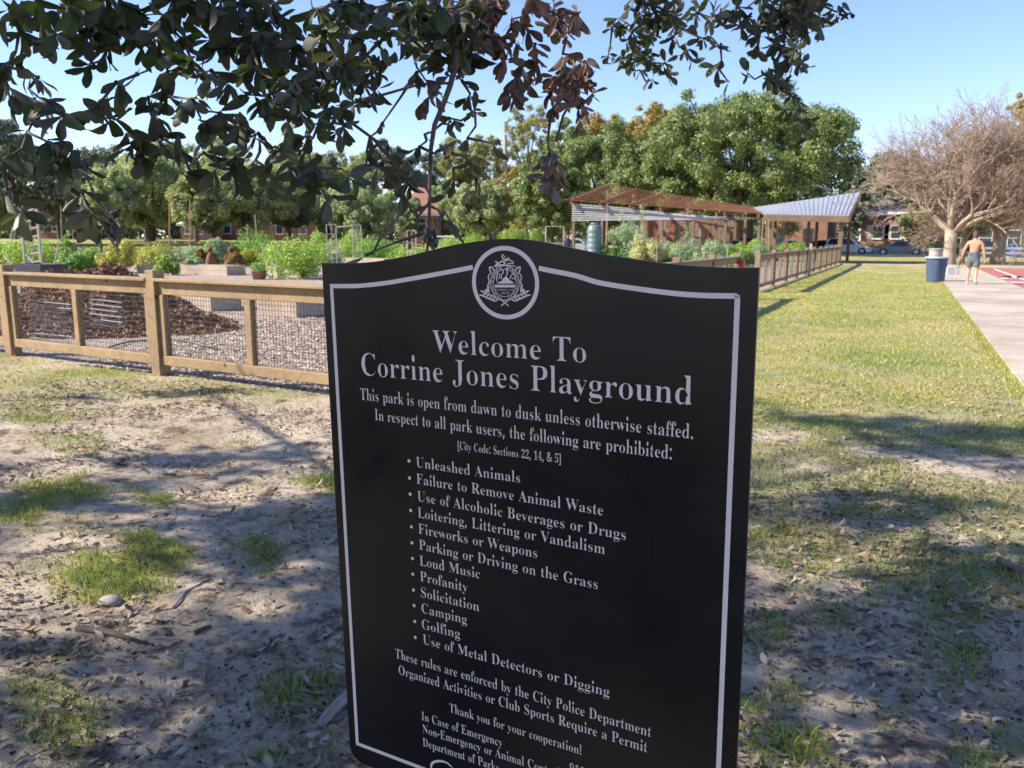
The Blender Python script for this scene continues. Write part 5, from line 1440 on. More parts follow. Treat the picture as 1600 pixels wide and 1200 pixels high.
for kind in ('leaf1', 'leaf2'):
    for i, (v, f) in enumerate(LP):
        me = bpy.data.meshes.new('leaf'); me.from_pydata([tuple(q) for q in v], [], f); me.shade_smooth(); me.materials.append(M[kind]); LME[kind, i] = me

oak = thing('live_oak', 'big live oak overhead whose leafy branches hang into the top of the picture', 'tree', (-5.2, -3.6, 0))
q = MB().tube([(-5.2, -3.6, -.3), (-5.2, -3.6, .2), (-5.1, -3.5, 1.6), (-4.8, -3.3, 3.0)], [.75, .55, .45, .4], 14)
obj('trunk', q, M['bark'], oak, True)
lim = [[(-4.8, -3.3, 2.9), (-3.6, -1.5, 4.0), (-2.6, .4, 4.2), (-1.9, 1.9, 3.6)], [(-4.8, -3.3, 2.9), (-6.5, -2, 4.3), (-8.2, 0, 5)], [(-4.8, -3.3, 2.9), (-4.9, -4.5, 5), (-4, -5, 6.5)],
       [(-4.8, -3.3, 2.9), (-2.8, -3.3, 4.6), (-.2, -2, 5.2), (1.3, .5, 4.7), (1.0, 2.4, 3.9)], [(-4.8, -3.3, 2.9), (-7, -4.6, 4.4), (-10, -4, 5.2)]]
for pts in lim: obj('limb', MB().tube(pts, [.3, .2, .14, .09, .06][:len(pts)], 9), M['bark'], oak, True)

# crown: leaf clumps placed where the tree shades the ground in front of the fence
rng = np.random.default_rng(77)
cot = 1 / math.tan(SUN_EL); sdir = np.array([math.cos(SUN_AZ), math.sin(SUN_AZ)])
cl = []
tries = 0
while len(cl) < 800 and tries < 60000:
    tries += 1
    fd = rng.uniform(-4.5, 8.2); r = rng.uniform(-8.5, 6.0)
    gx_ = fd * FWD[0] / math.cos(_p) + r * _r0[0]; gy_ = fd * FWD[1] / math.cos(_p) + r * _r0[1]
    n_ = fbm(gx_ * .7 + gy_ * .45, gy_ * 1.5 - gx_ * .9, 1.2, 3, 21)
    nb_ = fbm(gx_, gy_, .35, 2, 31)
    pr = .86 if fd < 3.0 else (np.clip(1.0 - (fd - 2.6) * .17, 0, 1) if r > 0 else np.clip(.95 - (fd - 2.6) * .19, 0, 1))
    if fd > 7.6: pr *= .35
    if n_ > .25 + .285 * pr: continue
    z = rng.uniform(3.7, 7.2)
    p = np.array([gx_ - sdir[0] * z * cot, gy_ - sdir[1] * z * cot, z])
    X_, Y_, Z_ = proj(p)
    if Z_ > .3 and Y_ > -330 * (1.0) and -500 < X_ < 2100: continue
    cl.append(p)
# extra out-of-view leaf clumps added towards the sun to shade the sign
sv = SUNV
for i in range(70):
    q_ = np.array([rng.uniform(-1.15, .15), 1.1, rng.uniform(.3, 1.6)]) + sv * rng.uniform(3.6, 7.5)
    X_, Y_, Z_ = proj(q_)
    if Z_ > .3 and Y_ > -330 and -500 < X_ < 2100: continue
    cl.append(q_)
cl = np.array(cl)
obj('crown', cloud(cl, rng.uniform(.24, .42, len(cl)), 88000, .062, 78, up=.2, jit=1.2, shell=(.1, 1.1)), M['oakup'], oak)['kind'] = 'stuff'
# twigs of the crown so the clumps hang on wood
lp = np.array([p for pts in lim for p in pts])
P0, P1, R0, R1 = [], [], [], []
for c in cl[::2]:
    k = np.argmin(((lp - c) ** 2).sum(1)); P0.append(lp[k]); P1.append(c); R0.append(.03); R1.append(.008)
obj('branch', seg_mesh(P0, P1, R0, R1, 5), M['bark'], oak)['kind'] = 'stuff'

# hanging branches ------------------------------------------------
# (px, py, leaves, leaf length in px, kind)
def CL(s): return [tuple(float(x) for x in r.split(',')) for r in s.split()]
LEFT = CL("""15,15,10,46 60,20,10,46 110,12,11,46 160,25,11,46 210,15,11,46 255,30,11,46 300,14,11,46 350,28,11,46 395,18,12,44 440,25,11,44 490,14,11,42 540,24,10,40 590,12,9,36
 30,50,9,46 85,52,8,44 135,58,8,46 185,52,8,46 235,60,9,46 285,58,11,48 330,62,12,48 375,60,11,46 415,70,12,46 460,62,12,44 505,64,11,40 550,55,9,38 605,40,8,34 640,20,8,34 625,62,5,30
 12,105,8,46 20,145,9,46 70,160,9,44 98,180,10,46 44,206,6,44 80,224,9,44 88,252,9,42 112,268,8,42 135,258,7,40 60,120,5,42 150,166,6,44 182,128,6,46 172,184,6,44 140,100,7,44 165,84,6,42 220,74,5,40
 216,116,2,44 262,110,7,42 205,225,11,46 224,246,8,44 246,212,8,44 240,180,7,42 262,150,4,36 232,150,4,40
 314,190,8,46 318,238,12,50 340,262,8,46 368,246,6,44 278,232,3,46 300,155,8,46 345,176,9,44 376,196,8,42 404,208,8,42 358,128,8,44 400,106,10,44 390,148,9,42 432,156,9,42 330,110,7,44 300,95,8,44
 415,262,7,48 424,284,6,48 452,262,5,44 465,280,6,44 500,290,8,46 514,312,7,44 548,276,6,42 492,262,7,40 440,230,6,34
 500,188,9,36 527,206,8,36 482,210,8,38 424,146,10,40 490,96,11,38 535,118,9,36 566,128,6,34 588,138,5,38 552,160,9,30 462,130,10,38 500,140,11,36 520,168,8,34 448,186,9,36 470,236,7,36 540,196,6,32
 592,66,7,34 600,98,5,34 575,88,6,34 20,290,5,46 12,318,6,52 34,330,5,50 5,250,4,44 128,300,5,40 146,334,8,50 150,352,6,50 172,345,3,40""")
STEM = CL("""578,214,2,26 576,236,2,30 592,260,2,36 606,222,2,28 622,272,7,38 640,288,5,38 628,300,3,40
 650,20,9,36 685,30,11,38 715,18,10,38 660,60,7,34 690,58,12,40 712,84,8,36 680,86,8,36 738,72,5,28 736,30,8,34 652,112,3,36
 722,126,4,28 732,152,4,26 702,184,7,32 742,176,5,26 664,210,2,28 655,229,2,38 694,232,4,38 730,216,3,26 768,224,2,28 736,255,3,28 709,278,3,32 744,280,3,34 735,300,1,36 706,240,2,26
 662,364,3,42 682,356,3,40 692,342,3,36 652,350,2,30 570,398,1,38 668,320,2,30 598,192,2,24""")
BROWN = CL("""670,132,6,36 662,158,4,36 684,140,4,34 752,28,9,34 782,58,9,34 790,92,9,34 806,120,7,32 828,130,7,30 840,98,7,32 858,38,8,28 838,86,7,28 824,45,6,28 892,86,7,28 880,14,4,26 818,14,5,28
 908,108,7,28 862,140,7,26 898,146,6,26 862,172,8,22 908,162,6,24 908,186,6,24 927,148,3,22 884,60,4,24 770,10,8,32 800,30,7,30 858,240,5,34 853,272,8,36 870,250,5,34 862,288,4,32 915,128,3,24""")
RIGHT = CL("""968,28,4,28 956,45,4,20 950,88,4,20 978,104,5,20 1010,76,7,22 1040,98,7,22 1046,118,7,20 1070,78,7,24 1078,94,5,20 1100,60,8,24 1126,74,7,26 1122,106,5,28 1140,128,2,32 1168,114,4,24 1154,40,8,26 1182,76,7,26 1190,38,8,26 1226,30,8,24 1260,54,6,20 1244,78,7,20
 1218,100,7,22 1260,106,5,20 1228,126,7,20 1236,150,6,20 1250,168,6,20 1226,172,5,20 1246,186,5,18 1262,186,4,18 1256,200,3,20 1310,10,5,20 1330,20,4,20 1284,8,6,22 1000,20,8,26 1030,24,9,30 1060,30,9,28 1090,20,9,28 1120,24,9,28 1150,10,8,26 1200,12,8,26 1240,10,7,24 985,60,6,22 1018,52,8,24 1050,62,7,24 955,100,2,20 1210,66,7,22 1000,110,5,18 1020,124,4,18""")
_r = random.Random(4)
for i in range(16):      # thick mass along the top edge
    x_ = _r.uniform(-10, 700); LEFT.append((x_, _r.uniform(-12, 52 if x_ < 560 else 36), 11, 44 if x_ < 480 else 36))
for i in range(6): LEFT.append((_r.uniform(220, 560), _r.uniform(50, 110), 9, 42))
for i in range(10): LEFT.append((_r.uniform(410, 580), _r.uniform(90, 200), 10, 35))
for i in range(14): LEFT.append((_r.uniform(640, 745), _r.uniform(0, 80), 10, 38))
for i in range(22): BROWN.append((_r.uniform(715, 905), _r.uniform(-5, 60), 9, 31))
for i in range(12): BROWN.append((_r.uniform(760, 915), _r.uniform(60, 150), 7, 30))
for i in range(30): x_ = _r.uniform(985, 1290); RIGHT.append((x_, _r.uniform(-8, 62 if x_ < 1200 else 45), 9, 25))
for i in range(14): RIGHT.append((_r.uniform(950, 1080), _r.uniform(30, 105), 7, 20))
for i in range(14): RIGHT.append((_r.uniform(1180, 1255), _r.uniform(40, 130), 8, 22))
def hanging(label, clumps, depth, kind, seed, roots, sdepth=.18, droop=.9):
    rng = np.random.default_rng(seed)
    nodes = [D(x, y, depth + dd) for x, y, dd in roots]
    P0, P1, R0, R1 = [], [], [], []
    for i in range(len(nodes) - 1):
        P0.append(nodes[i]); P1.append(nodes[i + 1]); R0.append(.008); R1.append(.008)
    order = sorted(clumps, key=lambda c: c[1])
    npx = [(r[0], r[1]) for r in roots]; deg = [0] * len(npx); nd = [r[2] for r in roots]
    leaves = []
    for (x, y, n_, lp_) in order:
        best = min(range(len(npx)), key=lambda i: (math.hypot(npx[i][0] - x, npx[i][1] - y) + (300 if npx[i][1] > y + 4 else 0) + deg[i] * 6))
        dd = nd[best] * .7 + rng.normal(0, sdepth); dz = depth + dd
        p = D(x, y, dz); a = nodes[best]
        mid = (a + p) / 2 + rng.normal(0, .012, 3) + np.array([0, 0, -.01])
        r0 = .0042 if deg[best] else .005
        P0 += [a, mid]; P1 += [mid, p]; R0 += [r0, .0032]; R1 += [.0032, .0022]
        nodes.append(p); npx.append((x, y)); nd.append(dd); deg.append(0); deg[best] += 1
        td = (p - mid); td /= np.linalg.norm(td) + 1e-9
        L_ = lp_ / F * dz
        for k in range(int(n_ * 1.25)):
            s = rng.uniform(-1.1, 0) if k > 2 else 0
            o_ = p + td * s * L_ * 1.1
            d = td * rng.uniform(.2, 1.0) + rand_dirs(1, rng)[0] * .95 + np.array([0, 0, -droop * rng.uniform(.1, 1)])
            d /= np.linalg.norm(d)
            leaves.append((o_, d, L_ * rng.uniform(.72, 1.12), (x, y), int(rng.integers(0, 4)), rng.uniform(0, 2 * np.pi), lp_))
    br = obj('hanging_branch', seg_mesh(P0, P1, R0, R1, 5), M['twig'], oak)
    br['label'] = label
    return br, leaves, kind
H = [hanging('dense dark green branch over the left half of the picture', LEFT, 1.95, 'leaf1', 1,
             [(-60, -30, .1), (60, -20, .05), (180, -14, 0), (300, -20, 0), (420, -14, .05), (540, -24, 0), (640, -30, 0)]),
     hanging('young oak shoot hanging straight down to the top of the sign', STEM, 2.0, 'leaf1', 2,
             [(640, -30, 0), (700, -20, 0)], .07),
     hanging('twigs of dead reddish brown leaves in the upper middle', BROWN, 2.25, 'leaf2', 3,
             [(640, 60, 0), (700, -20, 0), (760, -16, 0), (830, -16, .05), (900, -18, .05)], .12, 1.6),
     hanging('smaller leaved dark branch at the upper right of centre', RIGHT, 3.1, 'leaf1', 4,
             [(940, -16, 0), (1020, -14, 0), (1110, -10, 0), (1200, -12, 0), (1300, -14, 0), (1350, -8, 0)], .16, .5)]
# the long straight stem itself
sp = [(700, -20, 2.0), (712, 60, 2.0), (712, 102, 2.0), (703, 135, 2.0), (690, 170, 2.0), (679, 195, 2.0), (673, 234, 2.0), (671, 300, 2.0), (671, 350, 2.0), (667, 396, 2.0)]
st = obj('stem', MB().tube([D(*s) for s in sp], [.008, .0078, .0074, .007, .0065, .006, .0054, .0047, .004, .0035], 8), M['twig'], H[1][0], True)
for pts, r in (([(694, 330, 2.0), (703, 345, 2.0), (725, 382, 2.0)], .003), ([(549, 192, 2.0), (582, 216, 2.0), (622, 261, 2.0)], .004), ([(585, 152, 2.0), (620, 142, 2.0), (655, 132, 2.05), (700, 130, 2.0)], .0035),
               ([(570, 400, 1.7), (583, 396, 1.7), (594, 372, 1.7), (625, 335, 1.75)], .0028), ([(893, 158, 2.25), (880, 180, 2.25), (872, 210, 2.25), (870, 222, 2.25)], .004), ([(130, 265, 1.95), (155, 320, 1.9), (190, 362, 1.9)], .003)):
    obj('twig', MB().tube([D(*s) for s in pts], r, 5), M['twig'], H[1][0] if pts[0][0] > 300 and pts[0][0] < 800 else (H[2][0] if pts[0][0] > 800 else H[0][0]))
def leaf_matrix(o_, d, L_, roll):
    y = Vector(d); x = y.orthogonal().normalized(); x = Matrix.Rotation(roll, 3, y) @ x; z = x.cross(y)
    Mx = Matrix((x, y, z)).transposed().to_4x4() @ Matrix.Scale(L_, 4); Mx.translation = Vector(o_); return Mx
allv = []
for hi, (br, lv, kind) in enumerate(H):
    for l in lv: allv.append((l[6] * (1.15 if l[3][1] > 120 else 1), hi, l))
allv.sort(key=lambda t: -t[0])
quota = {0: 150, 1: 50, 2: 60, 3: 40}; used = {k: 0 for k in quota}; rest = {k: [] for k in quota}
for _, hi, l in allv:
    br, _, kind = H[hi]
    if used[hi] < quota[hi] and (l[3][1] > 40 or hi != 0):
        used[hi] += 1
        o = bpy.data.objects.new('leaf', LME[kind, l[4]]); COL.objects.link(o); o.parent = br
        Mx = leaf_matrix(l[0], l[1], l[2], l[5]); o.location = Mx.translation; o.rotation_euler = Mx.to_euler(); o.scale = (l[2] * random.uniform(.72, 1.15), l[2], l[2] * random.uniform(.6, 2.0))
        o.matrix_parent_inverse = Matrix.Translation(-wloc(br))
    else: rest[hi].append(l)
for hi, ls in rest.items():
    V_, F_, o_ = [], [], 0
    for l in ls:
        v, f = LP[l[4]]; Mx = np.array(leaf_matrix(l[0], l[1], l[2], l[5]))
        V_.append((v * [_r.uniform(.7, 1.15), 1, _r.uniform(.5, 2.2)]) @ Mx[:3, :3].T + Mx[:3, 3]); F_.append(np.array(f) + o_); o_ += len(v)
    if V_:
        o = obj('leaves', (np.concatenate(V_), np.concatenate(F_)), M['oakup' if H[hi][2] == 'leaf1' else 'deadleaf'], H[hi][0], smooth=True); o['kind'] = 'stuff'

# ------------------------------------------------------------------ litter on the soil
rng = np.random.default_rng(31)
M['litter'] = leafmat('dry fallen leaves', [(0.24, 0.185, 0.14), (0.38, 0.32, 0.26), (0.20, 0.125, 0.08), (0.45, 0.37, 0.29), (0.14, 0.09, 0.065), (0.31, 0.195, 0.12)], .08, .75, .3)
def litter_pts(n, seed, f0=1.3, f1=8.5, pw=.75):
    rng = np.random.default_rng(seed)
    fd = f0 + (f1 - f0) * rng.random(n) ** pw; r = rng.uniform(-.72, .72, n) * fd
    x = fd * FWD[0] / math.cos(_p) + r * _r0[0]; y = fd * FWD[1] / math.cos(_p) + r * _r0[1]
    dn = fbm(x, y, 1.6, 4, 40); right = np.clip((r + .5) / 1.5, 0, 1)
    g = grass_mask(x, y)
    k = (rng.random(n) < np.clip((dn - .47 + .12 * right + .18 * g) * 7, 0.03, 1)) & (y < fenceY(x) - .08) | ((x > FX + .1) & (rng.random(n) < .3))
    k &= (x < PATH_X)
    return x[k], y[k]
LOW = []
for v, f in LP:
    idx = [0, 2, 4, 6, 7]
    LOW.append((np.concatenate([v[i * 3:i * 3 + 3] for i in idx]), [(a, a + 1, a + 4, a + 3) for a in (0, 3, 6, 9)] + [(a + 1, a + 2, a + 5, a + 4) for a in (0, 3, 6, 9)]))
def merged_leaves(x, y, size, seed, flat=.5):
    rng = np.random.default_rng(seed); z = gh(x, y); V_, F_, o_ = [], [], 0
    for i in range(len(x)):
        v, f = LOW[int(rng.integers(0, 4))]
        d = np.array([rng.normal(), rng.normal(), rng.normal(0, .22)]); d /= np.linalg.norm(d)
        Mx = Matrix.Rotation(rng.uniform(0, 6.28), 4, 'Z') @ Matrix.Rotation(rng.normal(0, .28), 4, 'X') @ Matrix.Rotation(rng.normal(0, .4) + (math.pi if rng.random() < .5 else 0), 4, 'Y') @ Matrix.Scale(size * rng.uniform(.6, 1.2), 4)
        A_ = np.array(Mx); vv = v @ A_[:3, :3].T; vv[:, 2] += .004 - vv[:, 2].min() * .8
        V_.append(vv + [x[i], y[i], z[i]]); F_.append(np.array(f) + o_); o_ += len(v)
    return np.concatenate(V_), np.concatenate(F_)
x, y = litter_pts(20000, 1)
stuff(obj('fallen_leaves', merged_leaves(x, y, .047, 2), M['litter'], smooth=True), 'dry grey and tan oak leaves scattered over the bare soil', 'leaf litter')
# the largest near leaves, one by one
M['litter1'] = solid_leaf('dry leaf', [(0.30, 0.24, 0.19), (0.40, 0.34, 0.28), (0.26, 0.15, 0.09), (0.36, 0.24, 0.15), (0.33, 0.27, 0.21)], (0.40, 0.35, 0.32), .05)
LM2 = []
for i, (v, f) in enumerate(LP):
    me = bpy.data.meshes.new('fallen_leaf'); me.from_pydata([tuple(q) for q in v], [], f); me.shade_smooth(); me.materials.append(M['litter1']); LM2.append(me)
x, y = litter_pts(900, 9, 1.45, 4.4, .9)
zz = gh(x, y); cnt = 0
for i in range(len(x)):
    P = proj((x[i], y[i], zz[i]))
    if not (0 < P[0] < 1600 and P[1] < 1215) or (545 < P[0] < 1160) : continue
    if cnt >= 150: break
    cnt += 1
    o = bpy.data.objects.new('fallen_leaf', LM2[i % 4]); COL.objects.link(o)
    s = random.uniform(.038, .062); o.scale = (s, s, s); o.location = (x[i], y[i], zz[i] + .009)
    o.rotation_euler = (random.gauss(0, .25), random.gauss(0, .35) + (math.pi if random.random() < .5 else 0), random.uniform(0, 6.28))
    side = 'left' if P[0] < 550 else 'right'
    yb = int(np.clip((P[1] - 780) / 85, 0, 4)); xb = int(np.clip((P[0] if side == 'left' else P[0] - 1160) / (185 if side == 'left' else 150), 0, 2))
    row = ('in the far band of litter', 'in the second band of litter', 'in the middle band of litter', 'in the near band of litter', 'at the bottom of the picture')[yb]
    colm = {('left', 0): 'close to the left picture edge', ('left', 1): 'midway between left edge and sign', ('left', 2): 'close beside the sign, left', ('right', 0): 'close beside the sign, right', ('right', 1): 'midway between sign and right edge', ('right', 2): 'close to the right picture edge'}[side, xb]
    lab_ = 'dry curled oak leaf ' + row + ', ' + colm
    tag(o, lab_, 'leaf', 'fallen oak leaves ' + colm + ' ' + row)
# twigs and sticks
def stick(pts, r, lab, mat='twig', name='stick'):
    P = [G(*p) + np.array([0, 0, 0]) for p in pts]
    P = [np.array([p[0], p[1], gh(p[0], p[1]) + r * .7]) for p in P]
    tag(obj(name, MB().tube(P, [r, r * .9, r * .7, r * .4][:len(P)] if len(P) <= 4 else r, 7), M[mat], smooth=True), lab, 'stick')
M['root'] = simple('grey bare root', (0.33, 0.29, 0.27), (0.22, 0.19, 0.17), 18, .8, bstr=.6)
stick([(120, 985), (165, 992), (205, 1002), (240, 1008)], .012, 'brown broken stick lying below the largest grass clump')
stick([(270, 955), (290, 930), (330, 905)], .005, 'thin grey twig right of the largest grass clump', 'root')
stick([(305, 992), (318, 984), (330, 981)], .010, 'short black piece of wood on the bare soil')
stick([(255, 735), (275, 737)], .006, 'small dark twig on the sunlit soil')
stick([(1560, 882), (1600, 905), (1640, 925)], .020, 'dark reddish root at the right picture edge', 'bark', 'root')
stick([(1400, 970), (1450, 990), (1500, 1012), (1545, 1020)], .007, 'long grey twig on the right hand litter', 'root')
stick([(1152, 1158), (1180, 1163), (1215, 1182), (1240, 1190)], .006, 'curved pale twig beside the lower right edge of the sign', 'root')
stick([(555, 1085), (525, 1115), (500, 1140)], .022, 'grey root emerging at the lower left edge of the sign', 'root', 'root')
stick([(1270, 795), (1300, 800), (1318, 803)], .006, 'thin twig on the sunlit patch right of the sign')
for px, py, s, lab in ((172, 940, .05, 'grey flat stone at the edge of the largest grass clump'), (264, 808, .018, 'tiny pale bluish pebble in the left middle ground'), (1272, 1128, .03, 'pinkish pebble near the bottom right'), (262, 1150, .02, 'small white pebble near the bottom left')):
    c = G(px, py); c[2] = gh(c[0], c[1])
    r_ = random.Random(px); bm = bmesh.new(); bmesh.ops.create_icosphere(bm, subdivisions=2, radius=1)
    for v in bm.verts: v.co = Vector((c[0] + v.co.x * s * r_.uniform(.85, 1.15), c[1] + v.co.y * s * .8 * r_.uniform(.85, 1.15), c[2] + s * .2 + v.co.z * s * .45))
    me = bpy.data.meshes.new('stone'); bm.to_mesh(me); bm.free(); me.materials.append(M['root']); me.shade_smooth()
    o = bpy.data.objects.new('stone', me); COL.objects.link(o); tag(o, lab, 'stone')
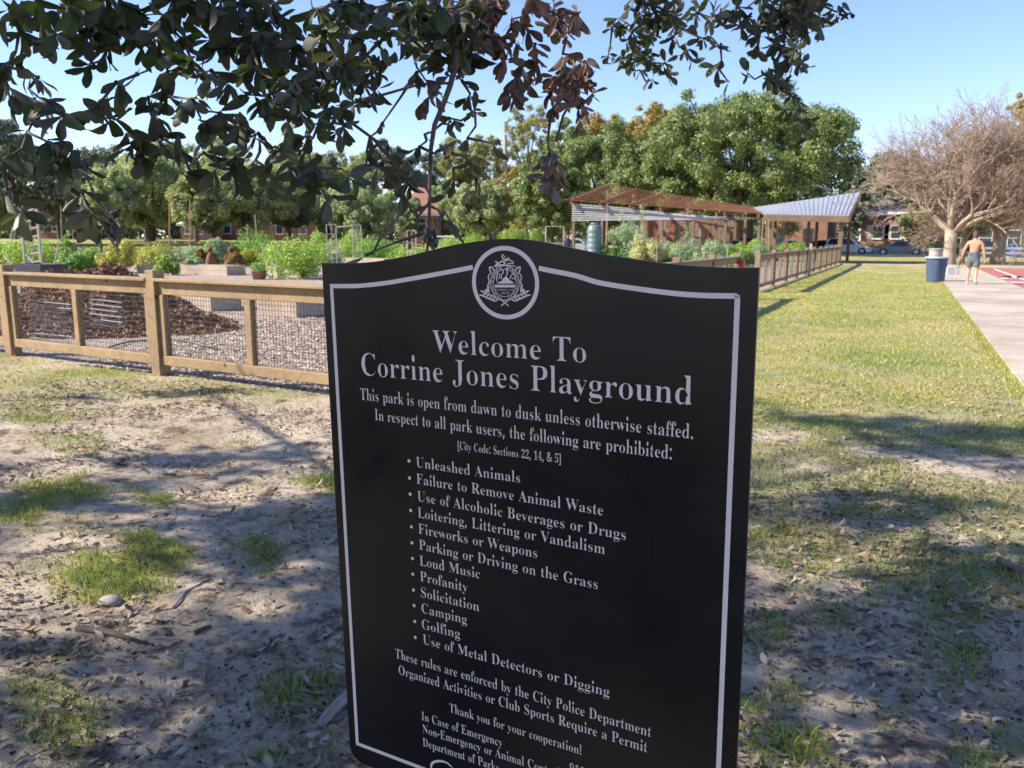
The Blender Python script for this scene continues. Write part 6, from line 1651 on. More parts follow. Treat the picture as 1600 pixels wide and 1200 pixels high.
# acorns and debris
x, y = litter_pts(16000, 50, 1.4, 8, .7); 
c = np.stack([x, y, gh(x, y) + .004], 1); rr = rng.uniform(.003, .011, len(c))
M['debris'] = leafmat('dark crumbs', [(0.045, 0.033, 0.027), (0.09, 0.065, 0.05), (0.16, 0.12, 0.09)], 0, .9, .2)
v, f = seg_mesh(c - rand_dirs(len(c), rng) * rr[:, None] * [1, 1, .3], c + rand_dirs(len(c), rng) * rr[:, None] * [1, 1, .3], rr * .5, rr * .35, 5)
stuff(obj('ground_debris', (v, f), M['debris']), 'acorns and dark bark crumbs on the soil', 'debris')
GLYPHS = [
('!', 181, '90 -11 72 -8 58 0 48 15 44 36 48 58 58 72 73 80 90 83 107 80 122 72 132 58 136 36 132 15 122 0 107 -8 67 134 50 481 130 481 113 134', '16 18 17 16 19 18 7 9 8 6 9 7 6 10 9 6 11 10 5 11 6 5 12 11 4 12 5 3 12 4 3 13 12 2 13 3 2 14 13 1 14 2 1 15 14 1 0 15'),
('&', 492, '187 -8 123 0 74 26 42 68 32 125 39 172 60 209 94 239 134 266 115 290 96 317 81 347 77 382 85 427 111 460 152 481 204 488 254 481 292 461 316 428 324 383 317 344 296 311 265 282 229 258 353 135 366 156 379 182 389 210 398 241 465 241 452 198 437 159 419 124 398 95 493 0 409 -1 352 55 321 30 283 9 239 -4 189 295 220 316 242 337 254 359 258 383 254 405 243 422 225 433 202 437 178 434 159 423 147 406 142 383 145 360 155 339 170 317 189 47 228 51 261 61 289 76 309 93 174 227 145 206 121 184 106 159 101 127 107 94 125 69 153 53', '15 17 16 15 18 17 14 18 15 14 19 18 13 49 14 49 19 14 13 50 49 48 19 49 13 51 50 47 19 48 47 20 19 12 51 13 12 52 51 46 20 47 12 53 52 45 20 46 45 21 20 44 21 45 12 54 53 11 54 12 11 55 54 43 21 44 10 55 11 43 22 21 10 56 55 42 22 43 10 41 56 9 41 10 41 22 42 41 23 22 9 23 41 8 23 9 8 24 23 7 24 8 7 62 24 62 25 24 28 30 29 28 31 30 6 62 7 6 63 62 61 25 62 27 31 28 5 63 6 5 64 63 27 32 31 5 65 64 26 32 27 4 65 5 26 33 32 4 66 65 25 33 26 61 33 25 4 67 66 3 67 4 61 34 33 61 35 34 3 68 67 60 37 61 37 35 61 59 37 60 3 69 68 2 69 3 58 37 59 58 38 37 36 35 37 2 57 69 57 38 58 2 38 57 2 39 38 1 39 2 1 40 39 0 40 1'),
(',', 180, '24 -88 33 -46 43 -2 51 41 58 79 126 79 133 71 122 33 108 -8 91 -49 74 -88', '3 5 4 3 6 5 3 7 6 2 7 3 2 8 7 1 8 2 1 9 8 0 9 1 0 10 9'),
('-', 216, '23 152 23 208 193 208 193 152', '0 2 1 0 3 2'),
('.', 180, '89 -11 72 -8 58 0 48 15 44 36 48 58 58 72 72 80 89 83 107 80 122 72 132 58 136 36 132 15 122 0 107 -8', '7 9 8 7 10 9 6 10 7 6 11 10 5 11 6 5 12 11 4 12 5 3 12 4 3 13 12 2 13 3 2 14 13 1 14 2 1 15 14 0 15 1'),
('0', 375, '188 -2 137 5 99 28 70 64 51 112 39 172 35 241 39 310 51 369 70 417 99 453 137 474 189 482 238 474 275 453 304 417 324 369 336 310 340 240 336 171 324 112 303 64 275 28 237 5 188 32 229 47 249 89 258 155 261 240 258 326 249 391 229 433 189 447 148 433 127 391 117 326 114 240 117 155 127 89 148 47', '11 13 12 11 14 13 10 14 11 10 32 14 32 15 14 9 32 10 9 33 32 31 15 32 9 34 33 30 15 31 8 34 9 30 16 15 8 35 34 29 16 30 7 35 8 29 17 16 7 36 35 28 17 29 6 36 7 28 18 17 5 36 6 5 37 36 27 18 28 27 19 18 4 37 5 27 20 19 26 20 27 4 38 37 3 38 4 26 21 20 25 21 26 3 39 38 2 39 3 25 22 21 2 24 39 24 22 25 2 22 24 1 22 2 1 23 22 0 23 1'),
('1', 375, '78 4 78 31 121 31 140 34 156 42 164 57 166 79 157 419 120 391 100 369 82 355 67 350 58 353 49 362 43 376 42 393 54 398 79 408 107 422 139 444 183 478 241 478 241 79 243 60 250 44 265 34 287 31 330 31 330 4', '19 21 20 19 7 21 7 22 21 18 7 19 17 7 18 17 8 7 6 22 7 16 8 17 15 8 16 14 8 15 14 9 8 13 9 14 13 10 9 12 10 13 12 11 10 6 23 22 5 23 6 5 24 23 4 24 5 4 25 24 3 25 4 3 26 25 2 26 3 0 2 1 0 26 2 0 27 26 0 28 27'),
('2', 375, '36 4 36 67 132 168 169 208 197 243 217 275 230 306 237 337 239 371 235 406 222 430 201 445 174 450 138 442 115 418 103 380 101 334 81 337 58 348 44 367 39 396 42 417 53 438 70 456 96 470 131 479 174 482 237 474 281 453 306 419 315 374 313 352 308 331 297 308 281 283 259 255 229 223 192 185 146 141 79 73 245 70 267 73 287 83 303 98 311 119 315 137 332 137 329 4', '25 27 26 24 27 25 24 28 27 23 28 24 22 12 23 12 28 23 12 11 28 11 29 28 22 13 12 10 29 11 22 14 13 21 14 22 9 29 10 9 30 29 21 15 14 20 15 21 8 30 9 19 15 20 19 16 15 8 31 30 7 31 8 18 16 19 7 32 31 17 16 18 6 32 7 6 33 32 6 34 33 5 34 6 5 35 34 4 35 5 4 36 35 3 36 4 3 37 36 2 37 3 2 38 37 1 38 2 1 39 38 45 47 46 44 47 45 43 47 44 42 47 43 41 47 42 40 47 41 1 40 39 1 47 40 0 47 1'),
('4', 375, '133 4 133 31 140 31 164 33 186 40 203 56 207 84 207 129 21 129 21 165 206 475 280 475 280 165 350 165 350 129 280 129 280 84 285 56 302 40 324 33 347 31 344 31 344 4 45 167 207 165 207 287 208 317 208 350 210 384 201 417 184 408 178 396 171 382 163 368 155 353 147 340 141 329 136 321', '9 30 10 30 11 10 30 29 11 29 12 11 28 12 29 9 31 30 9 32 31 27 12 28 9 33 32 9 34 33 9 35 34 26 12 27 9 36 35 9 37 36 9 23 37 25 12 26 24 12 25 9 24 23 9 12 24 9 13 12 9 14 13 8 14 9 7 14 8 6 15 7 15 14 7 6 16 15 5 16 6 5 17 16 4 17 5 4 18 17 3 18 4 3 19 18 2 19 3 2 20 19 0 2 1 0 21 2 21 20 2 0 22 21'),
('5', 375, '165 -2 121 1 88 9 65 22 50 38 42 56 40 75 42 93 50 106 62 114 70 116 70 101 76 82 87 63 104 49 126 39 154 36 179 38 202 46 222 60 237 81 247 110 250 148 243 193 223 226 189 245 146 252 121 251 101 248 84 244 72 240 54 250 73 475 303 475 307 362 291 362 287 381 283 393 276 402 262 408 245 410 93 410 85 278 110 281 128 284 148 286 167 287 234 278 285 252 316 209 327 148 324 109 313 77 296 51 275 31 250 16 222 6 193 0', '31 41 32 41 33 32 41 40 33 40 39 33 39 38 33 38 37 33 37 34 33 31 42 41 36 34 37 35 34 36 45 47 46 44 47 45 43 47 44 42 47 43 42 48 47 31 26 42 26 48 42 26 25 48 25 49 48 31 27 26 31 28 27 30 29 31 29 28 31 24 49 25 23 49 24 23 50 49 22 50 23 21 50 22 21 51 50 9 11 10 8 11 9 20 51 21 20 52 51 7 11 8 7 12 11 6 12 7 6 13 12 19 52 20 19 53 52 5 13 6 5 14 13 18 53 19 4 14 5 18 54 53 4 15 14 17 54 18 4 16 15 16 54 17 3 16 4 3 54 16 3 55 54 2 55 3 2 56 55 1 56 2 1 57 56 0 57 1'),
('6', 375, '197 -2 154 4 116 21 86 52 63 95 48 151 43 222 46 275 54 324 68 369 88 407 113 438 143 462 179 477 222 482 259 479 287 472 306 460 318 446 326 430 328 413 324 395 314 379 294 368 271 365 271 381 268 401 263 420 253 436 237 447 215 451 173 439 141 403 122 346 119 266 146 274 165 282 188 288 217 290 268 281 306 254 331 212 339 155 330 91 303 41 259 9 198 33 229 40 250 62 263 98 267 148 263 197 249 230 225 251 193 258 171 255 149 247 129 236 112 223 118 137 135 79 162 45', '13 15 14 13 16 15 12 16 13 12 17 16 11 30 12 30 17 12 30 18 17 11 31 30 29 18 30 28 18 29 28 19 18 11 32 31 10 32 11 27 19 28 27 20 19 26 20 27 26 21 20 9 32 10 9 33 32 25 21 26 25 22 21 24 22 25 24 23 22 8 33 9 8 34 33 7 34 8 37 39 38 36 39 37 35 39 36 35 40 39 6 34 7 34 40 35 6 55 34 55 54 34 54 40 34 53 40 54 6 56 55 53 41 40 52 41 53 6 57 56 6 58 57 51 41 52 6 59 58 5 59 6 51 42 41 50 42 51 50 43 42 4 59 5 49 43 50 4 60 59 48 43 49 3 60 4 48 44 43 3 61 60 47 44 48 2 61 3 2 46 61 47 45 44 46 45 47 2 45 46 1 45 2 1 0 45'),
('7', 375, '122 3 301 409 111 411 77 401 62 373 59 343 42 343 45 475 341 475 341 447 160 4', '6 3 7 3 8 7 3 2 8 2 9 8 2 1 9 1 10 9 0 10 1 6 4 3 6 5 4'),
('9', 375, '152 -2 118 0 93 8 75 20 64 35 57 52 55 69 56 81 60 91 67 99 68 102 76 77 95 53 121 37 159 31 235 82 254 233 225 216 206 202 183 192 156 189 107 198 69 223 45 266 36 324 40 368 53 407 74 438 101 462 136 477 177 482 220 476 257 459 288 430 312 388 327 332 333 261 330 208 322 158 309 113 290 74 265 42 235 18 197 3 182 229 210 232 232 242 249 257 263 277 258 353 242 405 217 435 182 446 149 438 126 415 112 378 108 327 126 254', '29 31 30 28 31 29 28 32 31 27 32 28 27 52 32 52 33 32 27 53 52 51 33 52 26 53 27 26 54 53 50 33 51 50 34 33 26 55 54 25 55 26 49 34 50 49 35 34 25 56 55 24 56 25 48 35 49 48 36 35 24 57 56 23 57 24 47 36 48 22 57 23 47 37 36 46 37 47 22 44 57 45 16 46 16 37 46 45 17 16 15 37 16 44 17 45 22 17 44 21 17 22 21 18 17 15 38 37 21 19 18 20 19 21 15 39 38 15 40 39 9 11 10 8 11 9 7 11 8 14 40 15 6 11 7 6 12 11 14 41 40 5 12 6 5 13 12 4 13 5 14 42 41 4 14 13 3 14 4 3 42 14 2 42 3 2 43 42 1 43 2 1 0 43'),
(':', 180, '89 -11 72 -8 58 0 48 15 44 36 48 58 58 72 72 80 89 83 107 80 122 72 132 58 136 36 132 15 122 0 107 -8 89 277 72 279 58 288 48 302 44 324 48 346 58 360 72 368 89 371 107 368 122 360 132 346 136 324 132 302 122 288 107 279', '23 25 24 23 26 25 22 26 23 22 27 26 21 27 22 21 28 27 20 28 21 19 28 20 19 29 28 18 29 19 18 30 29 17 30 18 17 31 30 16 31 17 7 9 8 7 10 9 6 10 7 6 11 10 5 11 6 5 12 11 4 12 5 3 12 4 3 13 12 2 13 3 2 14 13 1 14 2 1 15 14 0 15 1'),
('A', 437, '4 4 4 14 14 17 32 27 47 45 60 73 215 462 216 461 373 85 388 53 401 31 419 18 431 15 431 4 242 4 242 14 277 21 297 45 293 60 284 83 261 137 95 137 67 72 65 66 63 59 62 53 62 47 79 22 122 14 115 14 115 4 102 158 253 158 177 322', '5 7 6 5 33 7 33 8 7 5 31 33 32 8 33 31 20 32 20 8 32 5 21 31 21 20 31 5 22 21 19 8 20 19 9 8 18 9 19 4 22 5 4 23 22 4 24 23 17 9 18 4 25 24 17 10 9 4 26 25 4 27 26 3 27 4 16 10 17 16 11 10 2 27 3 2 28 27 15 11 16 15 12 11 1 28 2 15 13 12 0 29 1 29 28 1 14 13 15 0 30 29'),
('B', 443, '29 4 29 14 49 18 72 29 84 50 87 82 87 369 86 395 81 414 71 428 57 437 38 441 28 443 28 451 219 451 344 425 382 350 359 287 277 247 376 202 405 131 395 78 363 38 311 13 237 4 170 247 189 247 237 253 272 269 291 299 297 345 293 386 280 415 253 433 217 438 193 436 177 428 171 413 170 391 222 20 264 26 293 46 309 80 313 128 307 177 286 211 249 229 198 235 170 235 170 65 172 44 181 30 198 22', '12 14 13 12 34 14 34 15 14 11 34 12 10 34 11 10 35 34 33 15 34 9 35 10 9 36 35 32 15 33 8 36 9 8 37 36 32 16 15 31 16 32 7 37 8 7 38 37 6 38 7 6 25 38 30 16 31 5 25 6 30 17 16 29 17 30 28 17 29 28 18 17 27 18 28 26 18 27 5 48 25 48 26 25 48 18 26 48 47 18 47 46 18 46 19 18 5 49 48 45 19 46 44 19 45 44 20 19 43 20 44 43 21 20 42 21 43 4 49 5 41 21 42 41 22 21 4 50 49 3 50 4 40 22 41 3 51 50 40 23 22 3 52 51 2 52 3 39 23 40 2 39 52 2 23 39 1 23 2 0 23 1 0 24 23'),
('C', 468, '256 -6 196 1 144 24 100 59 67 107 46 163 39 228 46 293 67 349 101 395 145 431 198 453 259 461 306 455 363 436 375 432 389 431 417 439 427 461 424 461 424 313 428 313 403 367 365 410 318 438 263 448 163 392 131 226 166 71 276 19 321 25 364 41 404 67 429 100 430 89 359 18', '20 18 19 17 20 18 11 13 12 11 25 13 25 14 13 10 25 11 10 26 25 24 14 25 16 20 17 23 14 24 23 15 14 23 16 15 9 26 10 23 22 16 22 20 16 8 26 9 8 27 26 20 21 22 7 27 8 6 27 7 5 27 6 5 28 27 4 28 5 3 28 4 32 34 33 32 35 34 3 29 28 31 35 32 2 29 3 30 35 31 29 35 30 1 29 2 1 35 29 1 0 35'),
('D', 496, '33 4 33 14 50 17 72 26 83 45 86 74 86 374 83 408 70 429 46 440 27 442 27 451 221 451 324 436 396 393 440 323 455 228 398 60 226 4 223 20 286 33 330 72 355 138 363 229 330 385 225 438 198 435 180 426 172 410 170 385 170 72 172 47 180 31 198 22', '10 12 11 10 13 12 9 25 10 25 13 10 8 25 9 8 26 25 24 13 25 24 14 13 8 27 26 7 27 8 7 28 27 7 29 28 6 29 7 24 15 14 23 15 24 6 30 29 5 30 6 23 16 15 22 16 23 22 17 16 21 17 22 4 30 5 20 17 21 4 31 30 20 18 17 4 32 31 3 32 4 19 18 20 3 33 32 2 33 3 2 19 33 2 18 19 1 18 2 0 18 1'),
('E', 442, '27 4 27 13 48 16 72 26 84 47 88 78 88 369 84 406 72 429 48 440 29 442 29 451 386 451 386 324 393 324 380 375 348 410 298 429 232 435 212 434 196 432 183 428 174 418 171 406 170 388 170 241 194 241 237 247 269 266 289 298 298 341 292 341 292 123 298 123 294 155 284 183 268 204 246 217 218 224 174 227 170 67 173 45 184 31 204 25 230 23 277 26 317 34 351 49 380 72 403 102 419 139 418 140 392 4', '10 12 11 10 18 12 18 17 12 17 16 12 16 15 12 15 13 12 9 18 10 8 19 9 19 18 9 8 20 19 8 21 20 7 21 8 7 22 21 7 23 22 6 23 7 6 24 23 6 25 24 13 14 15 5 25 6 32 30 31 29 32 30 28 35 29 35 32 29 27 35 28 26 37 27 37 36 27 36 35 27 5 39 25 39 26 25 39 38 26 38 37 26 5 40 39 32 34 35 32 33 34 52 50 51 49 52 50 48 52 49 4 40 5 47 52 48 4 41 40 46 52 47 3 41 4 3 42 41 45 52 46 3 43 42 2 43 3 44 52 45 2 44 43 2 52 44 1 52 2 0 52 1'),
('F', 404, '28 4 28 14 49 19 72 31 84 52 87 84 87 375 83 406 71 426 47 437 27 442 27 451 381 451 381 324 387 324 380 358 366 388 344 410 314 425 277 433 230 436 212 435 197 434 184 430 175 423 171 413 170 398 170 243 191 243 233 249 265 267 285 299 294 342 290 342 290 123 295 123 286 170 266 204 233 222 190 228 170 228 170 80 171 58 176 41 187 28 205 19 228 15 244 13 244 4', '10 12 11 10 20 12 20 19 12 19 18 12 18 17 12 17 16 12 16 15 12 15 13 12 9 20 10 8 21 9 21 20 9 8 22 21 8 23 22 8 24 23 7 24 8 7 25 24 7 26 25 6 26 7 6 27 26 5 27 6 13 14 15 34 32 33 31 34 32 30 36 31 36 34 31 29 37 30 37 36 30 28 38 29 38 37 29 5 40 27 40 28 27 40 39 28 39 38 28 5 41 40 34 35 36 4 41 5 4 42 41 4 43 42 3 43 4 3 44 43 2 44 3 2 45 44 2 46 45 1 46 2 1 47 46 0 47 1 0 48 47'),
('G', 508, '268 -6 203 2 147 23 102 58 68 105 47 162 40 229 47 294 68 350 102 396 146 431 198 454 257 461 309 455 365 436 376 433 388 431 402 433 414 440 423 450 427 461 425 461 425 312 428 312 414 348 392 381 365 409 335 430 302 443 265 448 165 392 133 228 142 134 169 65 215 22 274 8 311 12 337 24 351 44 355 71 355 128 351 156 338 174 312 183 288 186 288 194 488 194 488 186 469 183 447 174 436 156 433 128 433 32 355 4', '22 20 21 19 22 20 11 13 12 11 29 13 29 14 13 10 29 11 18 22 19 10 30 29 28 14 29 27 14 28 17 22 18 27 15 14 16 24 17 24 22 17 27 16 15 27 26 16 26 25 16 25 24 16 9 30 10 8 30 9 8 31 30 7 31 8 22 23 24 6 31 7 5 31 6 5 32 31 44 46 45 44 47 46 43 47 44 43 48 47 43 49 48 42 49 43 42 50 49 41 50 42 4 32 5 41 51 50 40 51 41 4 33 32 40 52 51 39 52 40 3 33 4 38 52 39 3 34 33 2 34 3 37 52 38 37 53 52 36 53 37 1 34 2 1 35 34 35 53 36 1 53 35 1 0 53'),
('I', 261, '26 4 26 14 46 19 70 29 84 47 88 75 88 387 84 414 72 431 48 439 26 442 26 451 232 451 232 442 211 439 187 431 174 414 170 387 170 77 171 58 176 43 185 31 200 22 220 17 233 14 233 4', '10 12 11 10 13 12 9 13 10 9 14 13 8 14 9 8 15 14 8 16 15 7 16 8 7 17 16 6 17 7 6 18 17 5 18 6 5 19 18 4 19 5 4 20 19 3 20 4 3 21 20 3 22 21 2 22 3 2 23 22 1 23 2 1 24 23 0 24 1 0 25 24'),
('J', 330, '107 -61 81 -58 57 -50 37 -37 22 -20 12 1 9 23 12 43 20 58 31 67 44 70 59 67 70 59 77 45 80 27 79 14 73 1 67 -11 63 -20 75 -39 104 -45 131 -41 149 -27 158 -6 160 21 160 367 159 392 154 411 144 425 128 434 107 440 92 442 92 451 302 451 302 442 290 440 271 435 256 426 248 412 244 393 243 367 243 89 209 -23', '31 33 32 31 34 33 30 34 31 30 35 34 30 36 35 29 36 30 29 37 36 28 37 29 28 38 37 27 38 28 27 39 38 26 39 27 26 40 39 25 40 26 24 40 25 24 41 40 24 42 41 9 11 10 9 12 11 8 12 9 8 13 12 7 13 8 7 14 13 6 14 7 6 15 14 5 15 6 23 42 24 5 16 15 4 16 5 4 17 16 22 42 23 4 18 17 3 18 4 3 19 18 22 0 42 21 0 22 2 19 3 2 20 19 20 0 21 2 0 20 1 0 2'),
('L', 426, '28 4 28 14 49 17 72 28 84 49 87 80 87 379 84 408 71 428 48 439 29 442 29 451 237 451 237 443 224 442 204 438 187 431 176 418 171 401 170 379 170 83 170 62 173 46 181 34 195 27 212 24 234 23 280 26 319 36 352 52 379 77 402 110 417 150 415 151 391 4', '10 12 11 10 13 12 10 14 13 9 14 10 9 15 14 8 15 9 8 16 15 8 17 16 7 17 8 7 18 17 6 18 7 6 19 18 5 19 6 5 20 19 34 32 33 31 34 32 30 34 31 5 21 20 4 21 5 29 34 30 4 22 21 28 34 29 3 22 4 3 23 22 27 34 28 3 24 23 2 24 3 2 25 24 26 34 27 2 26 25 2 34 26 1 34 2 0 34 1'),
('M', 634, '27 4 27 14 47 17 71 28 84 48 88 79 88 382 86 402 82 418 72 429 58 436 39 441 27 442 27 451 176 451 317 139 458 451 605 451 605 442 585 437 563 426 551 407 548 378 548 85 549 60 553 41 562 28 576 19 594 15 604 13 604 4 408 4 408 14 419 16 438 21 453 29 462 42 466 60 467 83 456 401 280 4 278 4 104 391 93 80 97 47 111 26 136 16 157 14 157 4', '12 14 13 12 11 14 11 10 14 10 9 14 9 8 14 8 15 14 15 39 16 39 17 16 39 19 17 19 18 17 39 20 19 39 21 20 7 42 8 42 15 8 39 22 21 6 42 7 15 40 39 38 22 39 6 43 42 41 15 42 5 43 6 38 23 22 41 40 15 38 24 23 37 24 38 5 44 43 4 44 5 36 24 37 36 25 24 3 44 4 3 45 44 35 25 36 35 26 25 34 26 35 2 45 3 34 27 26 2 46 45 33 27 34 33 28 27 1 46 2 1 47 46 32 28 33 32 29 28 0 47 1 31 29 32 0 48 47 31 30 29'),
('N', 494, '409 -6 104 353 94 78 98 48 109 28 133 17 154 14 154 4 31 4 31 13 41 15 59 19 74 27 83 40 87 57 88 78 88 390 58 424 43 437 32 440 31 442 31 451 151 451 394 166 403 378 402 399 398 416 389 428 374 436 355 440 344 442 344 451 467 451 467 442 446 439 424 428 412 408 409 377 409 -6', '20 22 21 20 18 22 18 23 22 30 32 31 30 33 32 29 33 30 29 34 33 19 18 20 28 34 29 28 35 34 17 23 18 27 35 28 27 36 35 26 36 27 16 23 17 25 36 26 25 37 36 24 37 25 15 1 16 1 23 16 23 37 24 23 38 37 15 2 1 0 23 1 0 38 23 14 2 15 14 3 2 13 3 14 13 4 3 12 4 13 12 5 4 11 5 12 10 5 11 10 6 5 9 6 10 9 7 6 8 7 9'),
('O', 525, '261 -6 215 -2 173 11 136 33 103 61 77 95 57 135 44 180 40 228 44 275 57 320 77 360 104 394 137 423 175 444 218 457 265 462 311 457 352 444 390 423 422 396 449 361 469 321 482 277 486 228 482 180 469 135 449 95 422 61 389 33 350 11 307 -2 267 7 362 63 392 227 384 322 358 391 316 433 258 448 162 392 132 228 141 134 166 65 208 22', '15 17 16 15 18 17 14 38 15 38 18 15 14 39 38 37 18 38 37 19 18 13 39 14 36 19 37 36 20 19 12 39 13 36 21 20 11 39 12 11 40 39 35 21 36 35 22 21 10 40 11 34 22 35 34 23 22 9 40 10 34 24 23 8 40 9 8 41 40 34 25 24 7 41 8 33 25 34 33 26 25 6 41 7 33 27 26 5 41 6 5 42 41 33 28 27 4 42 5 4 43 42 32 28 33 32 29 28 3 43 4 32 30 29 2 43 3 2 32 43 32 31 30 1 32 2 1 31 32 1 0 31'),
('P', 418, '28 4 28 14 49 17 72 28 84 49 87 80 87 379 84 407 71 427 49 438 29 442 29 451 213 451 285 447 331 436 359 418 379 395 392 366 396 332 387 282 359 244 311 218 241 210 170 210 170 80 173 49 185 28 208 17 229 14 229 4 170 225 202 225 248 231 281 249 299 282 305 329 300 376 285 409 257 429 217 436 196 434 180 427 172 415 170 399', '10 12 11 10 13 12 10 14 13 9 14 10 8 39 9 39 14 9 39 15 14 8 40 39 38 15 39 8 41 40 37 15 38 8 42 41 7 42 8 37 16 15 7 43 42 36 16 37 6 43 7 6 30 43 36 17 16 5 30 6 35 17 36 35 18 17 35 19 18 34 19 35 34 20 19 33 20 34 32 20 33 32 21 20 31 21 32 5 23 30 23 31 30 23 21 31 23 22 21 5 24 23 4 24 5 4 25 24 3 25 4 3 26 25 2 26 3 2 27 26 1 27 2 1 28 27 0 28 1 0 29 28'),
('R', 473, '28 4 28 14 49 17 72 28 84 49 87 80 87 379 84 407 71 427 49 438 29 442 29 451 216 451 302 444 360 422 393 386 404 335 381 268 299 225 422 48 433 33 445 22 459 15 467 14 468 4 345 4 208 217 170 217 170 80 173 49 185 28 208 17 229 14 229 4 170 229 204 229 253 236 289 255 310 288 316 336 294 411 226 436 199 433 180 426 172 410 170 386', '10 12 11 10 13 12 10 41 13 41 14 13 9 41 10 8 41 9 8 42 41 40 14 41 8 43 42 7 43 8 7 44 43 40 15 14 39 15 40 7 45 44 6 45 7 39 16 15 6 34 45 5 34 6 38 16 39 38 17 16 37 17 38 37 18 17 36 18 37 35 18 36 5 27 34 27 35 34 27 18 35 27 26 18 26 19 18 5 28 27 25 19 26 4 28 5 4 29 28 3 29 4 3 30 29 25 20 19 25 21 20 2 30 3 2 31 30 25 22 21 1 31 2 1 32 31 25 23 22 0 32 1 0 33 32 25 24 23'),
('S', 390, '55 -6 55 153 53 153 71 92 102 47 144 19 197 10 235 16 266 33 285 58 292 90 276 132 232 164 168 195 119 224 87 255 68 290 62 332 66 369 78 400 97 426 121 445 151 458 185 462 205 461 227 457 252 451 279 444 289 441 294 440 301 440 323 447 329 462 327 462 327 323 331 323 322 356 304 387 281 413 255 433 225 445 194 449 159 444 131 430 113 408 107 380 112 354 128 333 152 316 183 299 248 269 283 250 309 230 327 209 338 186 345 161 347 133 342 94 328 60 306 32 275 12 237 -1 192 -6 176 -5 160 -3 145 0 129 5 114 10 102 14 92 16 85 17 71 15 60 10 53 2 52 -6', '34 32 33 31 34 32 22 24 23 22 25 24 21 25 22 21 41 25 41 26 25 41 27 26 21 42 41 40 27 41 30 36 31 36 34 31 20 42 21 39 27 40 20 43 42 39 28 27 39 29 28 39 30 29 39 38 30 38 37 30 37 36 30 20 44 43 19 44 20 19 45 44 18 45 19 18 46 45 17 46 18 34 35 36 17 47 46 17 48 47 16 48 17 16 49 48 16 50 49 15 50 16 15 51 50 14 51 15 14 52 51 14 53 52 13 53 14 13 54 53 12 54 13 12 55 54 11 55 12 11 56 55 3 1 2 0 3 1 11 57 56 10 57 11 10 58 57 0 72 3 72 4 3 9 58 10 9 59 58 8 59 9 72 71 4 71 70 4 70 5 4 7 59 8 7 60 59 70 6 5 69 6 70 6 60 7 68 6 69 67 6 68 6 61 60 67 61 6 73 0 72 66 61 67 65 61 66 74 0 73 64 61 65 64 62 61 63 62 64'),
('T', 423, '105 4 105 14 126 17 151 28 165 49 168 80 168 438 148 438 97 430 56 407 29 369 19 322 23 322 23 451 398 451 398 321 402 321 366 408 271 438 251 438 251 80 254 48 267 27 292 16 315 14 315 4', '12 10 13 10 9 13 9 8 13 8 7 13 7 14 13 7 6 14 6 19 14 19 18 14 18 17 14 17 15 14 5 19 6 5 20 19 15 16 17 11 12 10 5 21 20 4 21 5 3 21 4 3 22 21 2 22 3 2 23 22 1 23 2 1 24 23 0 24 1 0 25 24'),
('U', 492, '248 -8 172 2 123 32 95 82 86 155 86 379 82 407 70 427 47 438 27 442 27 451 228 451 228 442 216 440 198 436 183 429 173 417 169 401 168 379 168 139 174 87 193 49 227 25 276 18 373 53 405 159 405 378 401 407 389 427 364 438 341 442 341 451 462 451 462 442 443 436 423 424 413 405 410 378 410 182 400 93 370 35 321 3', '9 11 10 9 12 11 30 32 31 30 33 32 9 13 12 29 33 30 8 13 9 29 34 33 8 14 13 7 14 8 28 34 29 28 35 34 7 15 14 7 16 15 6 16 7 27 35 28 27 36 35 6 17 16 5 17 6 26 36 27 26 37 36 5 18 17 4 18 5 4 19 18 25 37 26 25 38 37 25 39 38 24 39 25 3 19 4 3 20 19 24 40 39 3 21 20 2 21 3 23 40 24 2 22 21 23 41 40 1 22 2 1 23 22 1 41 23 1 0 41'),
('V', 428, '220 -8 56 383 44 405 32 423 14 436 -2 442 -2 451 198 451 198 443 182 441 160 436 145 426 140 410 142 396 150 377 259 140 360 376 365 394 367 409 363 425 348 436 326 441 311 443 311 451 429 451 429 442 419 440 400 431 385 413 371 385 221 -8', '5 7 6 5 8 7 22 24 23 22 25 24 5 9 8 21 25 22 21 26 25 4 9 5 4 10 9 20 26 21 20 27 26 3 10 4 3 11 10 19 27 20 19 28 27 3 12 11 18 28 19 2 12 3 18 29 28 2 13 12 17 29 18 1 13 2 1 14 13 16 29 17 16 30 29 0 14 1 0 15 14 15 30 16 0 30 15'),
('W', 611, '180 -6 44 394 35 415 24 430 8 440 -3 442 -3 451 168 451 168 442 159 441 142 436 131 425 128 410 130 393 136 371 223 150 314 352 298 400 288 421 274 433 255 440 242 442 242 451 427 451 427 442 396 436 380 413 382 400 387 385 474 163 553 368 559 390 561 406 558 423 545 434 527 440 516 442 516 451 611 451 611 442 600 436 584 424 573 406 563 381 437 -6 437 -6 316 312 182 -6', '5 7 6 5 8 7 21 23 22 21 24 23 36 38 37 36 39 38 5 9 8 35 39 36 20 24 21 4 9 5 20 25 24 35 40 39 4 10 9 34 40 35 19 25 20 3 10 4 34 41 40 19 26 25 3 11 10 33 41 34 18 26 19 2 11 3 2 12 11 33 42 41 32 42 33 17 26 18 1 12 2 17 27 26 1 13 12 31 42 32 31 43 42 16 27 17 16 28 27 0 13 1 0 14 13 30 43 31 16 29 28 30 44 43 0 15 14 29 44 30 15 46 16 46 29 16 15 47 46 45 29 46 45 44 29 0 47 15'),
('[', 221, '50 -108 50 481 208 481 208 430 115 430 115 -56 208 -56 208 -108', '0 4 1 4 2 1 4 3 2 0 5 4 0 6 5 0 7 6'),
(']', 221, '13 -108 13 -56 105 -56 105 430 13 430 13 481 171 481 171 -108', '4 6 5 4 3 6 3 7 6 2 7 3 0 2 1 0 7 2'),
